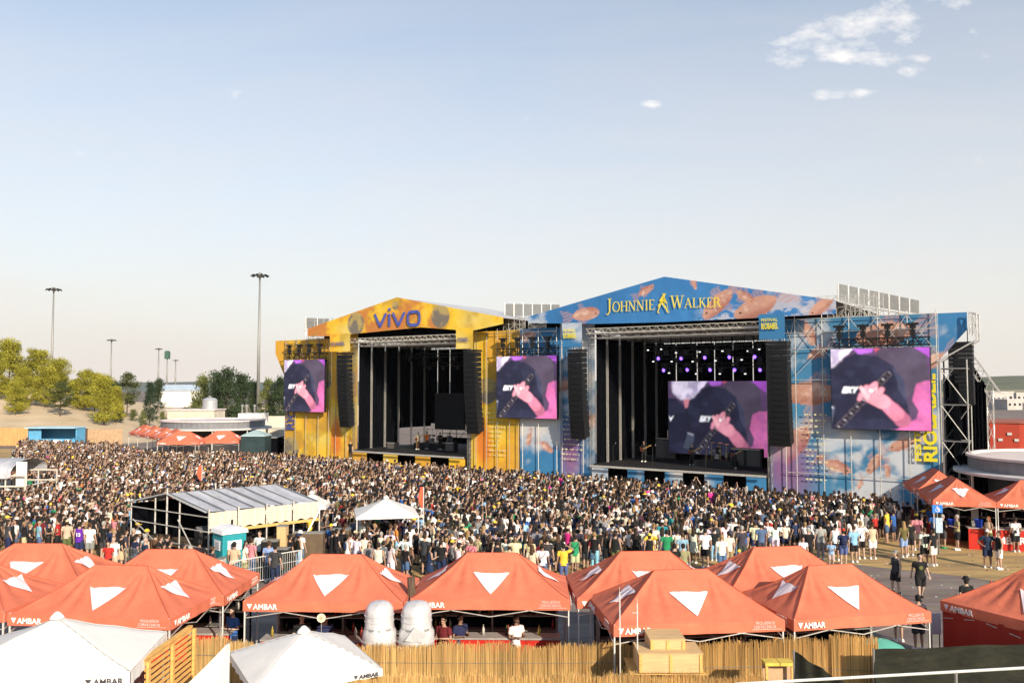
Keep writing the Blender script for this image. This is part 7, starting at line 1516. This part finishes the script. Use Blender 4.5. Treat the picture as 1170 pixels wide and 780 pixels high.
# performers and crew on the decks
for (px_, w, sp, pose, tc, bc, lab) in ((478, 3.0, 0, 'playing', 'beige', 'brown', 'crew member in beige near the centre of the yellow stage'), (488, 4.0, 0, 'stand', 'orange', 'charcoal', 'person in orange on the yellow stage beside the drum kit'), (503, 4.2, 0, 'arms folded', 'black', 'black', 'musician in black on the yellow stage, right of the orange one'), (514, 4, 0, 'stand', 'charcoal', 'black', 'crew member in charcoal below the switched-off screen'), (735, 3.5, 0, 'playing', 'black', 'black', 'guitarist in black left of the tall cabinets on the blue stage'), (838, 2.2, 0, 'playing', 'navy', 'black', 'guitarist in navy under the wide screen on the blue stage'), (820, 3.9, 0, 'stand', 'black', 'black', 'drummer in black behind the drum kit'), (790, 3.0, 0, 'playing', 'charcoal', 'black', 'bass player in charcoal left of the drum kit'), (401, -1.8, 0, 'stand', 'black', 'black', 'crew member on the yellow stage\'s left riser')):
    s = S(px_, w); p = Wp(s, w); o = person(p.x, p.y, ROT - math.pi / 2 + random.uniform(-.3, .3), pose, 'tshirt', tc, 'trousers', bc, 'short', 'black hair', lab, 'people on the stages', z=2.0 if w > 0 else 1.2)
    if pose == 'playing':
        g_ = thing('guitar', ['dark', 'sunburst', 'red', 'pale'][int(px_) % 4] + ' electric guitar held by the ' + lab.split(' in ')[0] + ' in ' + tc, 'guitar', o.location[:], o.rotation_euler.z, 'guitars on the stages'); b = MB(); M = Matrix.Translation((-.02, .20, 1.08)) @ Matrix.Rotation(R(25), 4, 'Y')
        b.prism([(.18 * math.cos(k * .5236) * (1 if k % 3 else .8) + .12, .15 * math.sin(k * .5236)) for k in range(12)], -.025, .025); b.v = [tuple(M @ Vector(v)) for v in b.v]; b.build('body', mat('guitar_body', (.12, .03, .02), .3, noise=(4, .3)), g_)
        b = MB(); b.box((-.35, 0, .01), (.72, .03, .05)); b.box((-.75, 0, .01), (.16, .03, .08)); b.v = [tuple(M @ Vector(v)) for v in b.v]; b.build('neck', M_wood, g_)

# ------------------------------------------------------------------ the crowd
def inpoly(x, y, P):
    c = False; n = len(P)
    for i in range(n):
        x0, y0 = P[i]; x1, y1 = P[(i + 1) % n]
        if (y0 > y) != (y1 > y) and x < (x1 - x0) * (y - y0) / (y1 - y0) + x0: c = not c
    return c
pit = [Wp(s, -5.4) for s in (S(300), S(1035))]
edge = [at(x, y, 0) for x, y in ((1022, 600), (1010, 612), (1000, 624), (975, 630), (940, 632), (900, 634), (862, 640), (800, 644), (740, 655), (690, 652), (620, 660), (560, 668), (470, 668), (420, 662), (385, 650))]
left = [Vector((-9.2, 41.0, 0)), Vector((-10.5, 37.2, 0)), Vector((-14.5, 36.2, 0)), Vector((-19.6, 41.3, 0))] + [at(x, y, 0) for x, y in ((140, 634), (60, 634), (-30, 640))]
POLY = [(p.x, p.y) for p in [pit[0], pit[1]] + edge + left] + [(-62, 108), (-38, 101), (-30, 88)]
FOHP = [in_frame(fo, q) for q in ((-1.0, -1.0, 0), (LL + 1.2, -1.2, 0), (LL + 1, LW + .8, 0), (-.8, LW + .8, 0))]; FOHP = [(q[0], q[1]) for q in FOHP]
gz_ = atd(441, 575, 43.2).x; cpx0, cpx1 = atd(-60, 560, 60).x, atd(49, 560, 60).x
def blocked(x, y):
    if inpoly(x, y, FOHP): return True
    if abs(x - gz_) < .8 and abs(y - 43.2) < .8: return True
    if cpx0 < x < cpx1 and 57.2 < y < 62.6: return True
    if y > 85 and x < -28 and (x + 37.6) * 0 + y > 89.5 and -50 < x < -28 and y > 88.5 + (0 if x > -37 else (-37 - x) * 1.35): return True
    if inpoly(x, y, [(-11.6, 45.2), (-9.1, 45.2), (-5.6, 42.0), (-8.6, 41.4)]) and random.random() < .6: return True
    return False
pts = []
xs_ = [p[0] for p in POLY]; ys_ = [p[1] for p in POLY]; sp = .58
yy = min(ys_)
while yy < max(ys_):
    xx = min(xs_) + random.random() * sp
    while xx < max(xs_):
        x = xx + random.gauss(0, .2); y = yy + random.gauss(0, .2)
        dens_ = (.97 if y > 46 else .70) * (1 if mnoise.noise(Vector((x / 2.3, y / 2.3, 5))) > -.33 else .62)
        if inpoly(x, y, POLY) and random.random() < dens_ and not blocked(x, y) and all((x - a) ** 2 + (y - c) ** 2 > .36 for a, c in placed) and abs(x) < y * .66 + 3: pts.append((x, y))
        xx += sp
    yy += sp
# queue at the right bar and loose groups
for (px_, py_, n, sx_, sy_) in ((1035, 606, 26, 26, 6), (1012, 614, 14, 14, 6), (1060, 610, 9, 14, 5), (52, 632, 4, 20, 4)):
    for k in range(n):
        p = at(px_ + random.uniform(-sx_, sx_), py_ + random.uniform(-sy_, sy_), 0)
        if all((p.x - a) ** 2 + (p.y - c) ** 2 > .25 for a, c in placed + pts[-60:]): pts.append((p.x, p.y))
pts.sort(key=lambda p: p[1])
n_hero = len(placed) + 9; N_IND = max(0, 296 - n_hero)
def px_of(x, y): return 585 + F * x / y
visible = [p for p in pts if -10 < px_of(*p) < 1180]
# those hidden under the tent roofs are skipped as individuals
ind = visible[:N_IND]; indset = set(ind); rest = [p for p in pts if p not in indset]
print('crowd', len(pts), 'individuals', len(ind), 'to depth', ind[-1][1])
TOPC = ['black'] * 58 + ['white'] * 34 + ['grey'] * 7 + ['navy'] * 12 + ['charcoal'] * 14 + ['blue'] * 3 + ['light blue'] * 4 + ['red'] * 2 + ['green'] * 2 + ['olive'] * 3 + ['beige'] * 3 + ['yellow'] * 2 + ['pink'] * 2 + ['teal'] * 2 + ['maroon'] * 2 + ['cream'] * 6 + ['orange', 'magenta', 'sage', 'brown', 'denim blue', 'denim blue']
BOTC = ['black'] * 7 + ['denim blue'] * 6 + ['navy'] * 3 + ['beige'] * 2 + ['khaki'] * 2 + ['grey', 'white', 'charcoal', 'light blue', 'olive']
zones = [(140, 'behind the leftmost tents'), (290, 'left of the mixing tower'), (400, 'right of the mixing tower'), (480, 'before the white gazebo'), (560, 'behind the ducts'), (640, 'above the middle tent'), (700, 'by the yellow t-shirt'), (760, 'near the green t-shirt'), (830, 'by the long white t-shirt'), (900, 'near the white cap'), (960, 'near the sage shirt'), (1020, 'in the bar queue'), (2000, 'beside the bar sign')]
used = set(); NAMES = {'tshirt': 't-shirt', 'vest': 'vest', 'long_shirt': 'shirt', 'dress': 'dress'}
for (x, y) in ind:
    for _ in range(60):
        pose = random.choices(list(POSES)[:8] + ['clapping overhead'], [44, 12, 12, 2, 1, 6, 4, 3, .5])[0]
        top = random.choices(['tshirt', 'vest', 'long_shirt', 'dress'], [70, 18, 6, 6])[0]; tcn = random.choice(TOPC); bot = random.choices(['shorts', 'jeans', 'skirt'], [60, 32, 8])[0]; bcn = random.choice(BOTC)
        if bot == 'jeans': bcn = random.choice(['denim blue', 'black', 'navy', 'light blue'])
        hair = random.choices(['short', 'long', 'bun', 'cap', 'bucket', 'bald'], [48, 26, 8, 10, 4, 2])[0]; pk = random.choices([None, 'pack', 'bag'], [80, 8, 12])[0]
        if hair in ('cap', 'bucket'): hc = random.choice(['yellow', 'white', 'black', 'charcoal', 'navy', 'black', 'beige', 'white']); hd_ = f"{hc} {'cap' if hair == 'cap' else 'hat'}"
        elif hair == 'bald': hc = ''; hd_ = 'bald'
        else: hc = random.choices(list(HC), [38, 30, 18, 7, 5, 2])[0]; hd_ = ('long ' if hair == 'long' else 'tied ' if hair == 'bun' else '') + hc
        if top == 'vest' and random.random() < .12: top = 'vest'
        zn = next(z for lim, z in zones if px_of(x, y) < lim)
        lab = f"person in {tcn} {NAMES[top]}" + (f" and {bcn} {bot}" if top != 'dress' else '') + f", {hd_}" + (f", {pose}" if pose != 'stand' else (', backpack' if pk == 'pack' else '')) + f", {zn}"
        key = (tcn, NAMES[top], bcn if top != 'dress' else '', bot if top != 'dress' else '', hd_, zn)
        if key not in used and len(lab.split()) <= 16: used.add(key); break
    f = ang_to(x, y, STG.x, STG.y) + random.gauss(0, .35) + (math.pi if random.random() < .06 else 0)
    person(x, y, f, pose, top, tcn, bot, bcn, hair, hc, lab, G2, h=random.uniform(.89, 1.04), shoes=random.choice(['white', 'black', 'grey']), pack=pk, packc=random.choice(['black', 'black', 'navy', 'brown', 'red']))

# everyone further off: one mass of simpler figures
def arr(b, slot, out_):
    out_[0].append(np.array([tuple(v) for v in b.v], dtype=np.float32)); 
    base = sum(len(a) for a in out_[0][:-1]); quads = []; 
    for f_ in b.f:
        if len(f_) == 4: quads.append([i + base for i in f_])
        else:
            for k in range(1, len(f_) - 1): quads.append([f_[0] + base, f_[k] + base, f_[k + 1] + base, f_[k + 1] + base])
    out_[1].append(np.array([q for q in quads if q[2] != q[3]] , dtype=np.int32).reshape(-1, 4)); out_[3].append(np.array([q[:3] for q in quads if q[2] == q[3]], dtype=np.int32).reshape(-1, 3)); out_[2].append(np.full(len(b.v), slot))
def low_person(pose, top, bot, hair, n, legs):
    o = ([], [], [], []); arr(build_body(pose, n, False, legs), 0, o); arr(cloth_lofts(top, pose, n + 1), 1, o)
    if top != 'dress' and legs: arr(cloth_lofts(bot, pose, n), 2, o)
    if hair != 'bald': arr(hair_lofts(hair, n + 1), 3, o)
    return np.vstack(o[0]), np.vstack(o[1]), np.concatenate(o[2]), np.vstack(o[3])
protos = {}
def get_proto(lod):
    pose = random.choices(list(POSES)[:7] + ['clapping overhead'], [56, 14, 14, 3.5, 1.2, 4, 4, .8])[0]; top = random.choices(['tshirt', 'vest'], [90, 10])[0]; hair = random.choices(['short', 'long', 'cap', 'bucket'], [54, 34, 9, 3])[0]
    bot = 'shorts'; key = (pose, top, hair, lod)
    if key not in protos: protos[key] = low_person(pose, top, bot, hair, 7 if lod == 0 else 5, lod < 2)
    return key, protos[key]
BV, BQ, BT, BC = [], [], [], []; off = 0
bright = lambda c, k: np.array(c) * k
for (x, y) in rest:
    lod = 0 if y < 48 else (1 if y < 56 else 2)
    key, (v, q, sl, tr) = get_proto(lod)
    f = ang_to(x, y, STG.x, STG.y) + random.gauss(0, .6) - math.pi / 2 + (random.uniform(1.5, 4.5) if random.random() < .14 else 0); c, s = math.cos(f), math.sin(f); h = random.uniform(.87, 1.06); w_ = h * random.uniform(.96, 1.12)
    X = (v[:, 0] * c - v[:, 1] * s) * w_ + x; Y = (v[:, 0] * s + v[:, 1] * c) * w_ + y; Z = v[:, 2] * h
    BV.append(np.stack([X, Y, Z], 1)); BQ.append(q + off); BT.append(tr + off); off += len(v)
    k = random.uniform(.85, 1.2)
    hcol = COLS[random.choice(['yellow', 'white', 'black', 'beige', 'black', 'navy', 'white', 'charcoal'])] if key[2] in ('cap', 'bucket') else random.choices(list(HC.values()), [42, 34, 14, 4, 3, 1])[0]
    pal = np.array([np.array(random.choice(SKIN)) * .92, bright(COLS[random.choice(TOPC)], k), COLS[random.choice(BOTC)], hcol], dtype=np.float32); BC.append(pal[sl])
V_ = np.vstack(BV).astype(np.float32); Q_ = np.vstack(BQ).astype(np.int32); T_ = np.vstack(BT).astype(np.int32); C_ = np.vstack(BC).astype(np.float32)
me = bpy.data.meshes.new('crowd'); me.vertices.add(len(V_)); me.vertices.foreach_set('co', V_.ravel()); nl = Q_.size + T_.size; me.loops.add(nl); me.loops.foreach_set('vertex_index', np.concatenate([Q_.ravel(), T_.ravel()])); npol = len(Q_) + len(T_); me.polygons.add(npol)
me.polygons.foreach_set('loop_start', np.concatenate([np.arange(len(Q_)) * 4, Q_.size + np.arange(len(T_)) * 3]).astype(np.int32)); me.polygons.foreach_set('use_smooth', np.ones(npol, dtype=bool)); me.update(calc_edges=True)
ca = me.color_attributes.new('Col', 'FLOAT_COLOR', 'POINT'); ca.data.foreach_set('color', np.concatenate([C_, np.ones((len(C_), 1), dtype=np.float32)], 1).ravel())
me.materials.append(mat('crowd_cloth', attr='Col', rough=.85, noise=(6, .15))); o = bpy.data.objects.new('crowd', me); COL.objects.link(o); tag(o, 'dense festival crowd filling the ground between tents and stages', 'crowd', kind='stuff'); print('crowd faces', npol)

# litter on the paving
b = MB(); r_ = random.Random(5)
for k in range(420):
    p = at(r_.uniform(560, 1175), r_.uniform(606, 690), 0); s_ = r_.uniform(.03, .09); c_ = r_.choice(((.6, .58, .55), (.5, .45, .38), (.04, .04, .04), (.45, .1, .06), (.25, .22, .18))); b.col = c_
    if r_.random() < .4: b.lathe([(0, .006), (s_ * .45, .006), (s_ * .55, s_ * 1.2), (0, s_ * 1.2)], 6, (p.x, p.y, 0))
    else: b.box((p.x, p.y, .009), (s_ * 1.4, s_, .008), rz=r_.random() * 3)
tag(b.build('litter', mat('litter_bits', attr='Col', rough=.7)), 'scattered cups and paper bits on the paving at the right', 'litter', kind='stuff')

# ------------------------------------------------------------------ air
b = MB(); b.box((0, 1020, 60), (3800, 2140, 122)); hz = b.build('haze', mat('haze_tmp')); tag(hz, kind='stuff')
m = bpy.data.materials.new('haze_air'); m.use_nodes = True; t = m.node_tree; t.nodes.clear(); pv = t.nodes.new('ShaderNodeVolumePrincipled'); pv.inputs['Density'].default_value = .00007; pv.inputs['Color'].default_value = (.86, .90, .98, 1); pv.inputs['Anisotropy'].default_value = .3; oo = t.nodes.new('ShaderNodeOutputMaterial'); t.links.new(pv.outputs[0], oo.inputs['Volume']); hz.data.materials.clear(); hz.data.materials.append(m); bpy.data.materials.remove(MATS['haze_tmp'])
if bpy.data.objects.get('tent'): pass
